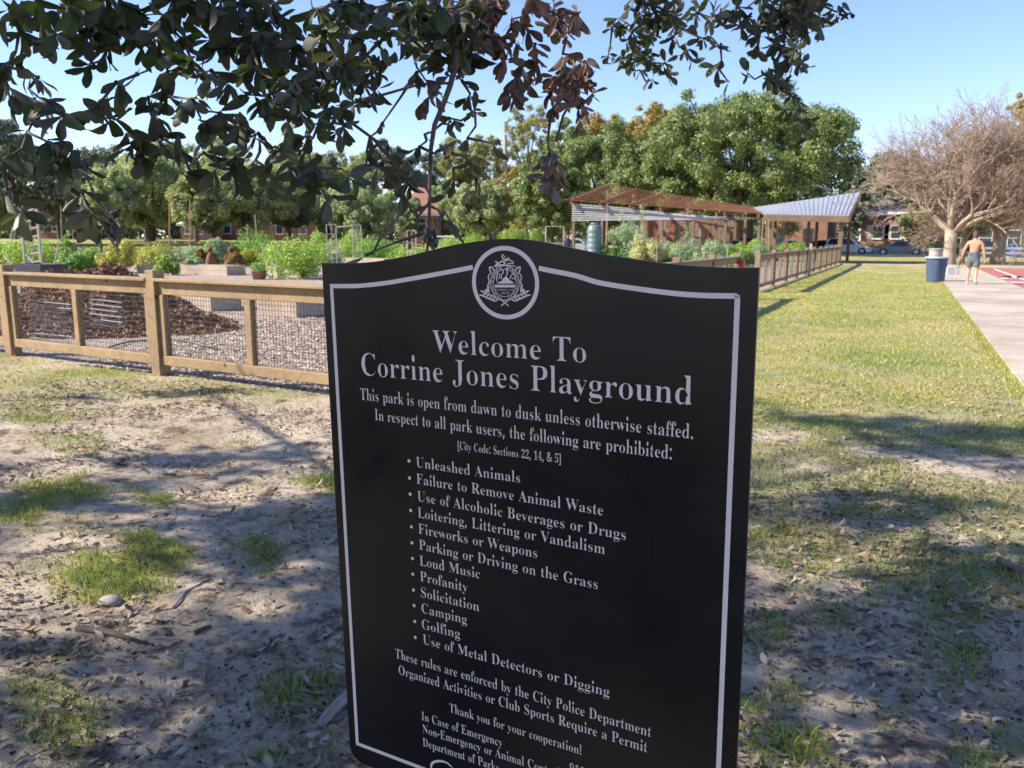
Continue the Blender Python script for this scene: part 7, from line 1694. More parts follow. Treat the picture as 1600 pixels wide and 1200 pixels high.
('a', 344, '255 -6 225 5 205 40 146 6 95 -4 69 0 49 15 37 36 33 63 42 101 71 132 124 160 211 187 211 241 208 267 196 286 175 296 148 300 108 294 90 275 95 266 103 254 109 242 110 231 108 217 101 205 91 198 77 195 63 198 54 206 48 219 46 236 49 257 59 275 76 291 99 303 128 311 162 314 220 308 255 289 273 257 280 210 280 62 281 48 283 38 291 32 304 30 317 32 316 36 313 29 288 3 149 29 165 31 180 37 195 47 211 61 206 173 128 142 105 84 115 43', '36 38 37 35 38 36 35 17 38 17 39 38 34 17 35 34 18 17 16 39 17 15 39 16 34 19 18 33 19 34 15 40 39 14 40 15 32 19 33 32 20 19 13 40 14 32 21 20 31 21 32 13 41 40 31 22 21 31 23 22 12 41 13 30 23 31 30 24 23 29 24 30 29 25 24 12 42 41 28 25 29 28 26 25 27 26 28 11 56 12 56 42 12 11 57 56 55 42 56 10 57 11 10 58 57 9 58 10 8 58 9 8 59 58 7 59 8 55 43 42 54 43 55 54 44 43 53 2 54 2 44 54 7 51 59 53 3 2 1 44 2 1 45 44 52 3 53 6 51 7 49 47 48 46 49 47 1 46 45 51 3 52 1 49 46 6 3 51 1 50 49 5 3 6 5 4 3 0 50 1'),
('b', 361, '55 -7 55 388 54 415 47 431 31 440 21 443 21 451 126 451 134 275 181 304 221 314 251 309 276 295 298 273 315 243 326 207 329 166 325 119 311 77 290 43 263 16 230 0 193 -6 153 4 104 34 49 -7 182 9 220 19 243 47 254 94 258 160 254 214 242 253 219 277 185 285 165 282 147 273 133 260 126 243 126 68 139 24', '5 7 6 5 4 7 4 3 7 3 8 7 2 8 3 1 8 2 0 8 1 9 11 10 9 12 11 8 35 9 35 34 9 34 12 9 34 13 12 33 13 34 8 36 35 32 13 33 0 38 8 38 37 8 37 36 8 32 14 13 31 14 32 31 15 14 0 39 38 30 15 31 30 16 15 30 17 16 29 17 30 29 18 17 28 18 29 28 19 18 0 24 39 24 40 39 27 19 28 27 20 19 25 0 24 23 40 24 23 26 40 26 20 27 26 21 20 23 21 26 22 21 23'),
('c', 293, '155 -6 123 -1 94 14 68 38 49 70 36 107 32 150 37 195 51 235 73 268 102 293 136 309 175 315 214 310 242 295 259 272 265 245 263 230 257 218 249 211 238 209 216 219 209 251 209 256 209 261 210 266 210 272 200 294 167 302 115 272 100 188 106 122 126 74 160 44 204 34 244 43 271 66 268 60 221 12', '11 13 12 11 14 13 10 28 11 28 14 11 10 29 28 27 14 28 27 15 14 26 15 27 9 29 10 26 16 15 9 30 29 25 16 26 8 30 9 24 16 25 23 16 24 22 16 23 21 16 22 21 17 16 7 30 8 21 18 17 20 18 21 20 19 18 6 30 7 6 31 30 5 31 6 5 32 31 4 32 5 4 33 32 3 33 4 35 37 36 35 38 37 3 34 33 34 38 35 2 34 3 2 38 34 1 38 2 1 0 38'),
('d', 370, '139 -6 111 -1 85 14 63 37 46 68 36 105 32 147 36 195 48 236 65 269 89 294 116 309 145 314 183 305 227 277 235 401 232 420 220 434 201 441 188 443 188 451 307 451 307 75 308 53 314 38 329 29 341 24 341 15 292 10 233 -6 226 42 181 6 171 24 191 27 210 38 225 54 235 75 235 243 228 259 214 273 195 282 173 285 140 277 119 252 108 211 105 153 108 97 118 57 138 32', '19 21 20 19 18 21 18 17 21 17 16 21 16 22 21 15 22 16 14 22 15 11 13 12 10 13 11 10 41 13 41 40 13 40 14 13 9 41 10 9 42 41 39 14 40 9 43 42 39 38 14 38 22 14 8 43 9 37 22 38 8 44 43 36 22 37 7 44 8 7 45 44 6 45 7 6 46 45 5 46 6 4 46 5 4 47 46 36 23 22 35 23 36 3 47 4 3 48 47 34 30 35 30 23 35 30 24 23 34 31 30 29 24 30 29 25 24 33 31 34 2 48 3 2 32 48 29 26 25 32 31 33 29 28 26 28 27 26 2 31 32 1 31 2 1 0 31'),
('e', 301, '153 -6 121 -1 92 14 67 38 48 70 36 110 32 157 36 201 49 238 69 270 94 294 124 309 157 314 204 305 239 277 262 233 270 173 270 170 105 169 127 70 198 38 243 49 270 80 267 72 221 14 104 188 214 188 214 215 212 252 205 279 188 296 159 302 116 276 104 204', '11 13 12 10 31 11 31 13 11 31 30 13 30 14 13 10 32 31 29 14 30 9 32 10 28 14 29 28 15 14 9 33 32 8 33 9 27 15 28 7 33 8 27 16 15 26 16 27 7 25 33 6 25 7 6 26 25 6 18 26 18 16 26 18 17 16 6 19 18 5 19 6 4 19 5 21 23 22 21 24 23 3 19 4 3 20 19 20 24 21 2 20 3 2 24 20 2 0 24 1 0 2'),
('f', 214, '27 4 27 12 33 14 46 18 56 25 62 34 64 48 65 73 65 281 29 281 29 306 65 306 65 353 72 399 93 432 127 453 174 460 208 456 232 442 246 423 251 399 248 382 243 370 234 362 224 360 212 362 204 368 199 378 197 391 199 404 204 419 207 425 211 433 201 444 180 448 157 444 142 432 137 414 135 390 135 306 191 306 191 281 135 281 135 65 138 39 149 22 170 14 187 12 187 4', '15 17 16 15 34 17 34 18 17 14 35 15 35 34 15 33 18 34 32 18 33 14 36 35 32 19 18 31 19 32 13 36 14 13 37 36 30 19 31 30 20 19 29 20 30 13 38 37 28 20 29 28 21 20 12 38 13 27 21 28 12 39 38 27 22 21 26 22 27 26 23 22 25 23 26 25 24 23 11 39 12 9 11 10 9 39 11 9 40 39 9 41 40 8 41 9 7 42 8 42 41 8 7 43 42 6 43 7 6 44 43 5 44 6 5 45 44 4 45 5 3 45 4 3 46 45 2 46 3 2 47 46 1 47 2 0 47 1 0 48 47'),
('g', 327, '146 -136 91 -131 54 -118 33 -98 28 -75 37 -49 81 -26 45 2 36 31 40 52 51 71 73 89 115 110 53 153 35 213 39 241 50 265 68 285 93 301 123 311 157 314 194 310 231 300 304 300 304 272 257 270 274 236 279 203 275 177 266 154 250 134 228 119 202 110 171 107 165 107 158 108 150 108 141 108 122 106 104 98 92 86 87 70 103 51 140 45 175 45 221 42 255 36 278 25 292 10 300 -10 303 -37 294 -78 265 -109 216 -129 157 120 185 126 202 144 210 172 212 211 210 250 202 278 185 296 157 301 130 296 113 278 104 250 102 211 104 172 113 144 130 126 161 -121 245 -108 277 -67 271 -49 255 -37 233 -32 205 -30 92 -30 68 -49 60 -73 68 -92 88 -107 119 -117', '19 21 20 18 21 19 18 62 21 62 22 21 18 63 62 61 22 62 17 63 18 61 23 22 61 24 23 17 64 63 60 24 61 16 64 17 16 65 64 59 25 60 25 24 60 59 26 25 15 65 16 15 66 65 58 26 59 14 66 15 58 27 26 13 66 14 57 27 58 13 67 66 57 28 27 57 29 28 56 29 57 13 68 67 56 30 29 12 68 13 55 30 56 12 69 68 55 31 30 54 31 55 12 54 69 12 31 54 12 32 31 12 36 32 36 33 32 11 38 12 38 37 12 37 36 12 35 33 36 34 33 35 11 39 38 11 40 39 10 40 11 10 41 40 9 41 10 9 42 41 8 42 9 8 43 42 8 44 43 8 45 44 8 46 45 8 47 46 7 47 8 7 48 47 7 49 48 6 49 7 6 76 49 76 75 49 75 50 49 5 77 6 77 76 6 5 78 77 74 50 75 74 73 50 73 51 50 72 51 73 4 78 5 4 79 78 71 51 72 4 80 79 3 80 4 71 52 51 3 81 80 2 81 3 2 82 81 70 52 71 70 53 52 2 70 82 1 70 2 1 53 70 1 0 53'),
('h', 381, '31 4 31 12 39 15 55 23 63 36 65 56 65 399 63 418 56 432 41 441 31 443 31 451 135 451 144 263 196 301 242 314 298 288 318 211 318 56 320 37 327 23 342 15 351 12 351 4 215 4 215 12 210 12 239 23 248 55 248 217 246 242 240 260 226 272 202 276 166 266 135 237 135 56 137 37 144 23 159 15 167 12 167 4', '10 12 11 10 9 12 9 8 12 8 13 12 7 13 8 6 13 7 5 13 6 14 16 15 13 33 14 33 16 14 33 32 16 32 17 16 13 34 33 31 17 32 13 35 34 5 35 13 30 17 31 29 17 30 5 36 35 28 17 29 28 18 17 5 37 36 28 19 18 4 37 5 27 19 28 4 38 37 27 20 19 3 38 4 3 39 38 27 21 20 26 21 27 2 39 3 2 40 39 26 22 21 1 40 2 1 41 40 26 25 22 25 23 22 0 41 1 24 23 25'),
('i', 198, '31 4 31 12 40 15 55 22 63 36 65 56 65 252 63 273 57 288 42 295 33 297 33 306 136 306 136 56 138 37 144 23 159 15 167 13 167 4 101 366 86 370 74 380 66 394 63 412 66 431 74 445 86 456 101 459 116 456 128 445 136 431 138 412 136 394 127 380 115 370', '26 28 27 25 28 26 25 29 28 24 29 25 24 30 29 24 31 30 23 31 24 23 32 31 22 32 23 22 33 32 21 33 22 21 34 33 20 34 21 19 34 20 10 12 11 10 9 12 9 8 12 8 7 12 7 13 12 6 13 7 5 13 6 5 14 13 4 14 5 4 15 14 3 15 4 3 16 15 2 16 3 2 17 16 1 17 2 1 18 17 0 18 1'),
('k', 359, '30 4 30 12 39 15 55 23 63 36 65 56 65 398 63 418 58 432 43 440 33 443 33 451 135 451 144 165 236 245 251 262 258 279 242 294 219 297 218 307 333 306 333 297 303 288 267 263 206 209 336 31 353 17 364 13 364 4 223 4 223 12 218 12 242 16 252 31 249 41 242 51 165 153 135 136 135 56 137 37 144 23 159 15 167 13 167 4', '10 12 11 10 9 12 9 8 12 8 7 12 7 13 12 6 13 7 5 13 6 18 20 19 18 21 20 17 21 18 17 22 21 16 22 17 16 23 22 15 23 16 15 24 23 14 24 15 13 24 14 13 36 24 36 25 24 5 37 13 37 36 13 35 25 36 5 38 37 5 39 38 4 39 5 34 25 35 33 25 34 4 40 39 3 40 4 33 26 25 32 26 33 3 41 40 2 41 3 32 27 26 31 27 32 2 42 41 1 42 2 31 30 27 30 28 27 1 43 42 0 43 1 29 28 30'),
('l', 199, '31 4 31 12 40 15 55 22 63 36 65 56 65 398 63 417 58 432 43 441 33 443 33 451 136 451 136 56 138 37 144 23 159 15 167 13 167 4', '10 12 11 10 9 12 9 8 12 8 7 12 7 13 12 6 13 7 5 13 6 5 14 13 4 14 5 4 15 14 3 15 4 3 16 15 2 16 3 2 17 16 1 17 2 1 18 17 0 18 1'),
('m', 554, '31 4 31 12 39 15 55 23 63 36 65 56 65 253 63 272 56 287 41 295 31 298 31 306 134 306 143 261 195 301 237 314 284 300 319 256 371 300 417 314 472 288 491 211 491 56 493 37 500 23 515 15 523 12 523 4 390 4 390 12 398 15 413 23 420 37 422 56 422 217 421 242 415 260 400 272 377 276 343 267 312 239 312 56 314 37 320 23 335 15 343 12 343 4 212 4 212 12 220 15 235 23 242 37 244 56 244 217 243 241 237 260 223 272 199 276 163 266 134 237 134 56 136 37 142 24 156 15 165 13 165 4', '14 16 15 18 20 19 10 12 11 10 9 12 9 13 12 13 16 14 13 57 16 57 56 16 56 17 16 17 39 18 39 38 18 38 20 18 8 13 9 38 37 20 37 21 20 7 13 8 13 58 57 6 13 7 36 21 37 55 17 56 17 40 39 13 59 58 6 59 13 35 21 36 54 17 55 54 40 17 5 59 6 34 21 35 53 40 54 53 41 40 5 60 59 52 41 53 33 21 34 33 22 21 5 61 60 33 23 22 52 42 41 51 42 52 32 23 33 4 61 5 4 62 61 51 43 42 50 43 51 31 23 32 31 24 23 3 62 4 3 63 62 50 44 43 30 24 31 49 44 50 30 25 24 2 63 3 2 64 63 49 45 44 29 25 30 48 45 49 29 26 25 1 64 2 1 65 64 48 46 45 28 26 29 47 46 48 28 27 26 0 65 1'),
('n', 381, '31 4 31 12 39 15 55 23 63 36 65 56 65 253 63 272 56 287 41 295 31 298 31 306 135 306 144 264 196 302 242 314 298 288 318 211 318 56 320 37 327 23 342 15 351 12 351 4 215 4 215 12 210 12 239 23 248 55 248 217 246 242 240 260 226 272 202 276 166 266 135 237 135 56 137 37 144 23 159 15 167 12 167 4', '14 16 15 10 12 11 10 9 12 9 13 12 13 33 14 33 16 14 8 13 9 33 32 16 32 17 16 7 13 8 13 34 33 6 13 7 31 17 32 13 35 34 6 35 13 30 17 31 5 35 6 29 17 30 5 36 35 28 17 29 28 18 17 5 37 36 28 19 18 4 37 5 27 19 28 4 38 37 27 20 19 3 38 4 3 39 38 27 21 20 26 21 27 2 39 3 2 40 39 26 22 21 1 40 2 1 41 40 26 25 22 25 23 22 0 41 1 24 23 25'),
('o', 336, '169 -6 130 0 97 15 70 40 49 72 36 111 31 154 36 198 49 237 70 269 97 293 130 309 168 314 206 309 239 294 266 270 287 238 300 199 304 154 300 109 287 71 266 39 239 15 206 -1 169 7 200 15 220 37 226 55 230 81 232 114 232 154 229 228 219 272 199 296 169 303 136 296 117 272 107 228 104 155 105 114 107 81 111 55 117 37 137 14', '11 13 12 11 14 13 10 34 11 34 14 11 10 35 34 33 14 34 32 14 33 10 36 35 32 15 14 9 36 10 31 15 32 9 37 36 31 16 15 8 37 9 31 17 16 7 37 8 30 17 31 7 38 37 30 18 17 6 38 7 6 39 38 29 18 30 5 39 6 29 19 18 5 40 39 28 19 29 4 40 5 28 20 19 4 41 40 27 20 28 3 41 4 27 21 20 3 42 41 26 21 27 2 42 3 26 22 21 2 43 42 25 22 26 1 43 2 24 22 25 24 23 22 1 24 43 1 23 24 0 23 1'),
('p', 371, '30 -135 30 -127 35 -126 48 -121 57 -113 63 -102 64 -87 65 -64 65 243 63 269 57 286 42 295 32 298 32 306 131 306 140 260 187 301 231 315 260 310 285 295 307 271 323 240 334 202 337 160 334 114 323 74 306 40 283 15 257 0 227 -6 189 4 144 35 135 -58 136 -82 140 -100 148 -113 161 -122 178 -126 185 -127 185 -135 195 24 229 32 251 57 262 98 265 154 262 209 253 250 233 274 198 283 163 271 135 236 135 67 159 35', '16 18 17 16 19 18 12 14 13 12 15 14 15 49 16 49 48 16 48 19 16 11 15 12 48 20 19 10 15 11 9 15 10 47 20 48 46 20 47 46 21 20 15 50 49 8 15 9 8 50 15 45 21 46 7 50 8 45 22 21 7 51 50 44 22 45 44 23 22 44 24 23 43 24 44 43 25 24 42 25 43 42 26 25 7 31 51 31 52 51 41 26 42 41 27 26 7 32 31 30 52 31 30 40 52 40 27 41 30 27 40 30 28 27 29 28 30 7 33 32 6 33 7 6 34 33 5 34 6 5 35 34 4 35 5 3 35 4 3 36 35 2 36 3 2 37 36 2 38 37 1 38 2 1 39 38 0 39 1'),
('q', 364, '187 -135 187 -127 202 -124 222 -117 233 -104 236 -84 228 32 181 4 141 -5 112 0 86 14 64 36 47 66 36 102 33 144 37 191 51 232 72 267 100 293 133 309 169 315 210 305 258 276 313 316 307 316 307 -83 309 -103 316 -116 332 -124 341 -127 341 -135 178 25 198 28 215 36 229 49 236 66 236 242 223 285 180 299 143 290 119 263 108 218 104 156 108 99 119 58 142 33', '25 23 24 22 25 23 19 21 20 18 21 19 18 38 21 38 22 21 18 39 38 37 22 38 17 39 18 17 40 39 36 22 37 36 25 22 16 40 17 16 41 40 35 25 36 15 41 16 15 42 41 14 42 15 14 43 42 13 43 14 12 43 13 12 44 43 34 25 35 11 44 12 11 45 44 33 6 34 6 25 34 32 6 33 10 45 11 10 31 45 32 7 6 5 25 6 31 7 32 10 7 31 9 7 10 9 8 7 5 26 25 4 26 5 4 27 26 3 27 4 3 28 27 2 28 3 1 28 2 1 29 28 1 30 29 0 30 1'),
('r', 287, '31 4 31 12 40 15 55 22 63 36 65 56 65 252 63 274 57 288 41 295 33 297 33 306 133 306 144 249 174 277 194 298 215 310 233 314 253 311 266 301 274 286 277 266 275 250 269 237 260 229 248 227 237 229 230 234 224 242 216 253 205 261 188 264 168 259 151 244 140 221 137 192 137 55 139 35 150 22 170 15 185 12 185 4', '16 18 17 16 19 18 15 19 16 10 12 11 10 9 12 9 13 12 15 20 19 14 20 15 8 13 9 7 13 8 14 21 20 13 32 14 32 31 14 31 21 14 6 13 7 31 22 21 30 22 31 29 22 30 13 33 32 28 22 29 5 13 6 28 23 22 5 34 13 34 33 13 27 23 28 27 24 23 26 24 27 26 25 24 5 35 34 5 36 35 4 36 5 4 37 36 3 37 4 3 38 37 2 38 3 2 39 38 1 39 2 1 40 39 0 40 1 0 41 40'),
('s', 288, '151 -6 124 -2 91 10 83 12 72 13 52 8 44 -4 48 -4 48 101 44 101 55 66 78 36 107 17 140 10 166 13 187 23 200 39 205 59 194 87 162 108 113 133 84 152 64 172 53 195 50 220 56 257 74 288 102 308 142 315 151 314 163 312 178 308 196 303 204 302 214 300 231 305 237 315 231 315 231 226 237 226 226 256 205 280 179 296 149 301 126 298 108 289 96 276 92 259 95 243 106 229 121 218 141 208 185 186 213 168 231 149 241 125 245 95 238 53 219 21 190 1', '38 36 37 35 38 36 27 29 28 27 30 29 27 31 30 27 32 31 26 44 27 44 43 27 43 32 27 34 40 35 40 38 35 43 33 32 43 34 33 42 34 43 42 41 34 41 40 34 26 45 44 26 46 45 25 46 26 25 47 46 25 48 47 24 48 25 38 39 40 24 49 48 24 50 49 23 50 24 23 51 50 23 52 51 22 52 23 22 53 52 21 53 22 21 54 53 20 54 21 20 55 54 19 55 20 19 56 55 18 56 19 10 8 9 7 10 8 18 57 56 17 57 18 7 5 10 5 11 10 16 57 17 16 58 57 15 58 16 5 4 11 4 12 11 14 58 15 14 59 58 4 13 12 13 59 14 3 13 4 2 13 3 2 59 13 1 59 2 6 7 5 1 0 59'),
('t', 228, '122 -5 93 0 75 13 65 37 61 71 61 283 33 283 33 298 66 333 97 366 122 396 136 419 132 419 132 306 195 306 195 283 132 283 132 82 133 63 138 49 150 39 169 36 198 45 210 69 206 65 174 13', '13 11 12 10 13 11 9 13 10 8 13 9 7 13 8 7 14 13 7 15 14 6 15 7 5 15 6 4 16 5 16 15 5 4 17 16 4 18 17 3 18 4 24 22 23 25 22 24 3 19 18 3 20 19 21 25 22 3 21 20 2 21 3 2 25 21 1 25 2 1 0 25'),
('u', 375, '131 -6 97 1 75 20 63 52 58 97 58 248 56 269 50 285 35 295 24 298 24 306 129 306 129 74 132 57 141 43 157 34 177 31 211 39 241 64 241 248 239 270 231 286 214 295 202 298 202 306 311 306 311 70 313 50 321 36 338 28 347 26 347 17 297 11 238 -6 232 43 201 23 180 7 157 -2', '9 11 10 9 8 11 8 7 11 7 6 11 6 12 11 23 25 24 23 22 25 22 21 25 21 20 25 20 26 25 19 26 20 5 12 6 18 26 19 4 12 5 3 12 4 3 13 12 18 27 26 17 34 18 34 27 18 3 14 13 2 14 3 34 28 27 17 35 34 33 28 34 2 15 14 16 35 17 33 29 28 2 16 15 2 35 16 33 30 29 33 32 30 32 31 30 2 36 35 1 36 2 1 37 36 0 37 1'),
('v', 306, '151 -6 50 250 41 269 32 284 18 294 10 297 10 306 151 306 151 299 154 299 127 293 116 277 117 271 118 267 185 119 247 251 252 263 254 273 240 293 216 298 216 306 292 306 292 298 282 293 268 281 258 266 248 245 151 -6', '5 7 6 5 8 7 19 21 20 19 22 21 5 9 8 5 10 9 19 23 22 18 23 19 4 10 5 3 10 4 3 11 10 18 24 23 17 24 18 2 11 3 17 25 24 2 12 11 16 25 17 2 13 12 1 13 2 1 14 13 16 26 25 15 26 16 14 26 15 0 14 1 14 27 26 0 27 14'),
('w', 435, '131 -6 28 266 23 278 15 287 5 294 2 297 2 306 126 306 126 297 124 296 112 293 104 286 102 276 102 271 103 265 105 258 108 251 166 124 224 235 213 267 207 282 198 292 185 297 180 299 180 306 311 306 311 297 294 292 283 277 284 268 285 261 335 138 394 254 398 265 400 276 397 286 387 293 374 297 368 299 368 306 433 306 433 298 427 296 415 287 407 275 400 260 296 -6 298 -6 223 200 131 -6', '5 7 6 5 8 7 23 25 24 23 26 25 38 40 39 38 41 40 22 26 23 37 41 38 37 42 41 5 9 8 21 26 22 21 27 26 4 9 5 36 42 37 4 10 9 36 43 42 3 10 4 3 11 10 35 43 36 21 28 27 20 28 21 2 11 3 35 44 43 2 12 11 34 44 35 19 28 20 1 12 2 19 29 28 1 13 12 33 44 34 33 45 44 1 14 13 19 30 29 18 30 19 0 14 1 32 45 33 0 15 14 18 31 30 32 46 45 0 16 15 31 46 32 0 17 16 17 48 18 48 31 18 17 49 48 47 31 48 46 47 31 0 49 17'),
('y', 300, '53 -136 33 -132 19 -122 9 -105 6 -84 8 -69 14 -56 23 -47 36 -44 47 -46 55 -53 60 -63 62 -76 62 -81 61 -88 67 -99 87 -103 107 -96 124 -76 133 -62 141 -46 147 -27 153 -4 48 252 42 266 35 277 29 285 24 291 12 296 8 297 8 306 149 306 149 298 144 296 129 293 119 286 116 275 117 266 119 260 121 255 185 116 242 240 246 250 248 259 250 267 250 274 247 286 236 293 221 297 215 298 215 306 287 306 287 297 281 294 267 283 257 267 248 244 150 -23 134 -63 119 -93 104 -114 89 -127 73 -134', '29 31 30 29 32 31 49 51 50 49 52 51 48 52 49 29 33 32 28 33 29 48 53 52 47 53 48 28 34 33 27 34 28 47 54 53 27 35 34 46 54 47 26 35 27 26 36 35 45 54 46 25 36 26 45 55 54 24 36 25 24 37 36 44 55 45 43 55 44 43 56 55 23 37 24 23 38 37 23 39 38 42 56 43 23 40 39 22 40 23 41 56 42 41 57 56 40 57 41 22 57 40 21 57 22 21 58 57 58 20 21 7 9 8 19 58 20 7 10 9 6 10 7 6 11 10 5 11 6 18 58 19 5 12 11 18 59 58 4 12 5 4 13 12 17 59 18 4 14 13 3 14 4 3 15 14 17 60 59 16 60 17 3 16 15 3 60 16 2 60 3 2 61 60 1 61 2 1 62 61 0 62 1'),
('z', 293, '25 4 25 13 179 290 128 292 92 288 64 275 44 252 35 221 39 220 43 306 262 306 262 292 115 23 153 20 197 25 231 40 254 67 268 103 264 103 256 4', '8 6 9 6 5 9 5 4 9 4 3 9 3 10 9 3 11 10 3 2 11 2 12 11 1 12 2 7 8 6 19 17 18 16 19 17 15 19 16 14 19 15 13 19 14 1 13 12 1 19 13 0 19 1'),
]
# ------------------------------------------------------------------ the sign
SW = 0.72
SO = np.array([-0.56006, 1.13375, 1.42378])
sex = np.array([0.998441, -0.055181, 0.008358]); sey = np.array([-0.009548, -0.021343, 0.999727])
sn = np.cross(sex, sey)          # facing the camera
if sn @ (EYE - SO) < 0: sn = -sn
def S(px, py, off=0.0):
    r = ray(px, py); t = ((SO - EYE) @ sn) / (r @ sn)
    return EYE + r * t + sn * off
def S2(px, py):
    d = S(px, py) - SO; return np.array([d @ sex, d @ sey])
def W3(uv, off=0.0): return SO + sex * uv[0] + sey * uv[1] + sn * off
def catmull(P, k=6):
    P = [np.array(p, float) for p in P]; out = []
    for i in range(len(P) - 1):
        a, b_, c, d = P[max(i - 1, 0)], P[i], P[i + 1], P[min(i + 2, len(P) - 1)]
        for j in range(k):
            t = j / k; out.append(.5 * (2 * b_ + (c - a) * t + (2 * a - 5 * b_ + 4 * c - d) * t * t + (3 * b_ - a - 3 * c + d) * t ** 3))
    out.append(P[-1]); return out
M['signblack'] = None
m, nt, b = newmat('black satin sign panel')
geo = N(nt, 'ShaderNodeNewGeometry')
nz = noise(nt, 5, 6, .6, geo.outputs['Position'])
sp_ = noise(nt, 240, 2, .5, geo.outputs['Position'])
nt.links.new(mixc(nt, ramp(nt, sp_, [(.80, (0, 0, 0)), (.83, (1, 1, 1))]), (0.006, 0.006, 0.007), (0.12, .12, .12)), b.inputs['Base Color'])
rr_ = N(nt, 'ShaderNodeMapRange'); nt.links.new(nz, rr_.inputs[0]); rr_.inputs[1].default_value = .3; rr_.inputs[2].default_value = .7; rr_.inputs[3].default_value = .22; rr_.inputs[4].default_value = .45
nt.links.new(rr_.outputs[0], b.inputs['Roughness']); b.inputs['Specular IOR Level'].default_value = .32
M['signblack'] = m
M['signwhite'] = simple('reflective grey white vinyl', (0.74, 0.68, 0.64), (0.70, 0.645, 0.61), 6, .6, bstr=0)
top = catmull([S2(*p) for p in ((502.5, 411), (535, 411.3), (565, 410.6), (596, 407.3), (640, 399.2), (690, 387), (720, 381), (760, 375.2), (790, 373.3), (820, 374.4), (860, 380.5), (900, 389), (940, 397), (1020, 409), (1080, 415.5), (1140, 418.3), (1186, 418.3))])
BL, BRr = S2(546, 1162), None
u0, u1 = top[0][0], top[-1][0]; vb = S2(557.5, 1164)[1] - .038
r_ = .032
out = list(top)
cR = np.array([u1 - r_, vb + r_]); cL = np.array([u0 + r_, vb + r_])
out += [cR + r_ * np.array([math.cos(a), math.sin(a)]) for a in np.linspace(0, -math.pi / 2, 8)]
out += [cL + r_ * np.array([math.cos(a), math.sin(a)]) for a in np.linspace(-math.pi / 2, -math.pi, 8)]
gz = vb
foot = W3(((u0 + u1) / 2, vb)); 
sign = thing('park_sign', 'large black welcome sign with white lettering and seal, standing in the foreground', 'sign', (foot[0], foot[1], 0))
obj('panel', MB().prism([W3(p, -.0002) for p in out], -sn * .006), M['signblack'], sign)
inner = [np.array([p[0] * .965, p[1]]) for p in out]
for s in (-.74, .74):
    uc = (u0 + u1) / 2 + s * (u1 - u0) / 2
    a = W3((uc, 0), -.04); tp = W3((uc, -.06), -.04); bt = W3((uc, vb), -.04)
    hw = .03
    q = MB(); e1 = sex * hw; e2 = sn * .03
    base_ = np.array([bt[0], bt[1], -.3])
    ring = lambda c: [tuple(c - e1 - e2), tuple(c + e1 - e2), tuple(c + e1 + e2), tuple(c - e1 + e2)]
    q.v += ring(tp) + ring(bt) + ring(base_)
    q.f += [(0, 1, 2, 3), (8, 11, 10, 9)] + [(r * 4 + i, (r + 1) * 4 + i, (r + 1) * 4 + (i + 1) % 4, r * 4 + (i + 1) % 4) for r in (0, 1) for i in range(4)]
    obj('post', q, M['signblack'], sign)
for v_ in (-.12, vb + .1):
    a, c = W3((u0 + .06, v_), -.008), W3((u1 - .06, v_), -.008)
    obj('back_rail', MB().prism([a, c, c - sey * .04, a - sey * .04], -sn * .0015), M['signblack'], sign)
LAY = .0004
def ribbon(P, w, lay=LAY, closed=False, wl=None):
    """flat printed stroke of width w along plane points P"""
    P = [np.array(p, float) for p in P]; n = len(P); A_, B_ = [], []
    for i in range(n):
        a = P[(i - 1) % n] if closed else P[max(i - 1, 0)]; c = P[(i + 1) % n] if closed else P[min(i + 1, n - 1)]
        d1 = P[i] - a; d2 = c - P[i]
        if np.linalg.norm(d1) < 1e-9: d1 = d2
        if np.linalg.norm(d2) < 1e-9: d2 = d1
        d1 = d1 / np.linalg.norm(d1); d2 = d2 / np.linalg.norm(d2)
        n1 = np.array([-d1[1], d1[0]]); n2 = np.array([-d2[1], d2[0]]); m_ = n1 + n2; m_ /= max(m_ @ m_, .4) / 2
        ww = w if wl is None else w * wl[i]
        A_.append(P[i] + m_ * ww / 2); B_.append(P[i] - m_ * ww / 2)
    q = MB(); q.v = [tuple(W3(p, lay)) for p in A_] + [tuple(W3(p, lay)) for p in B_]
    for i in range(n if closed else n - 1): j = (i + 1) % n; q.f.append((i, j, n + j, n + i))
    return q
def merge(qs):
    r = MB()
    for q in qs:
        o = len(r.v); r.v += q.v; r.f += [tuple(i + o for i in f) for f in q.f]
    return r
bw = np.linalg.norm(S2(515.5, 447) - S2(515.5, 453.5)); bw2 = bw * .93
vbb = S2(557.5, 1164)[1]; ul = S2(515.5, 443)[0]; ur = S2(1157, 459)[0]
ht = bw / 2
topL = catmull([S2(*p) for p in ((515.6, 446.8), (540, 447), (565, 446.3), (602, 442.3), (640, 436), (690, 427), (739, 417.6))], 5)
topR = catmull([S2(*p) for p in ((842, 419), (860, 422.8), (900, 430.8), (940, 442.4), (1020, 454.5), (1080, 460.6), (1130, 462.3), (1157, 462.3))], 5)
topL[0] = np.array([ul + ht, topL[0][1]]); topR[-1] = np.array([ur - ht, topR[-1][1]])
path_ = topL[::-1] + [np.array([ul + ht, vbb + ht]), np.array([ur - ht, vbb + ht])] + topR[::-1]
obj('border', ribbon(path_, bw), M['signwhite'], sign)
ec = S2(789, 442); ew = np.linalg.norm(S2(737.5, 441) - S2(841.5, 443)) / 2 - bw * .42; eh = np.linalg.norm(S2(789, 384.2) - S2(789, 499.5)) / 2 - bw * .5
obj('seal_ring', ribbon([ec + np.array([ew * math.cos(t), eh * math.sin(t)]) for t in np.linspace(0, 2 * math.pi, 64, endpoint=False)], bw * .95, closed=True), M['signwhite'], sign)
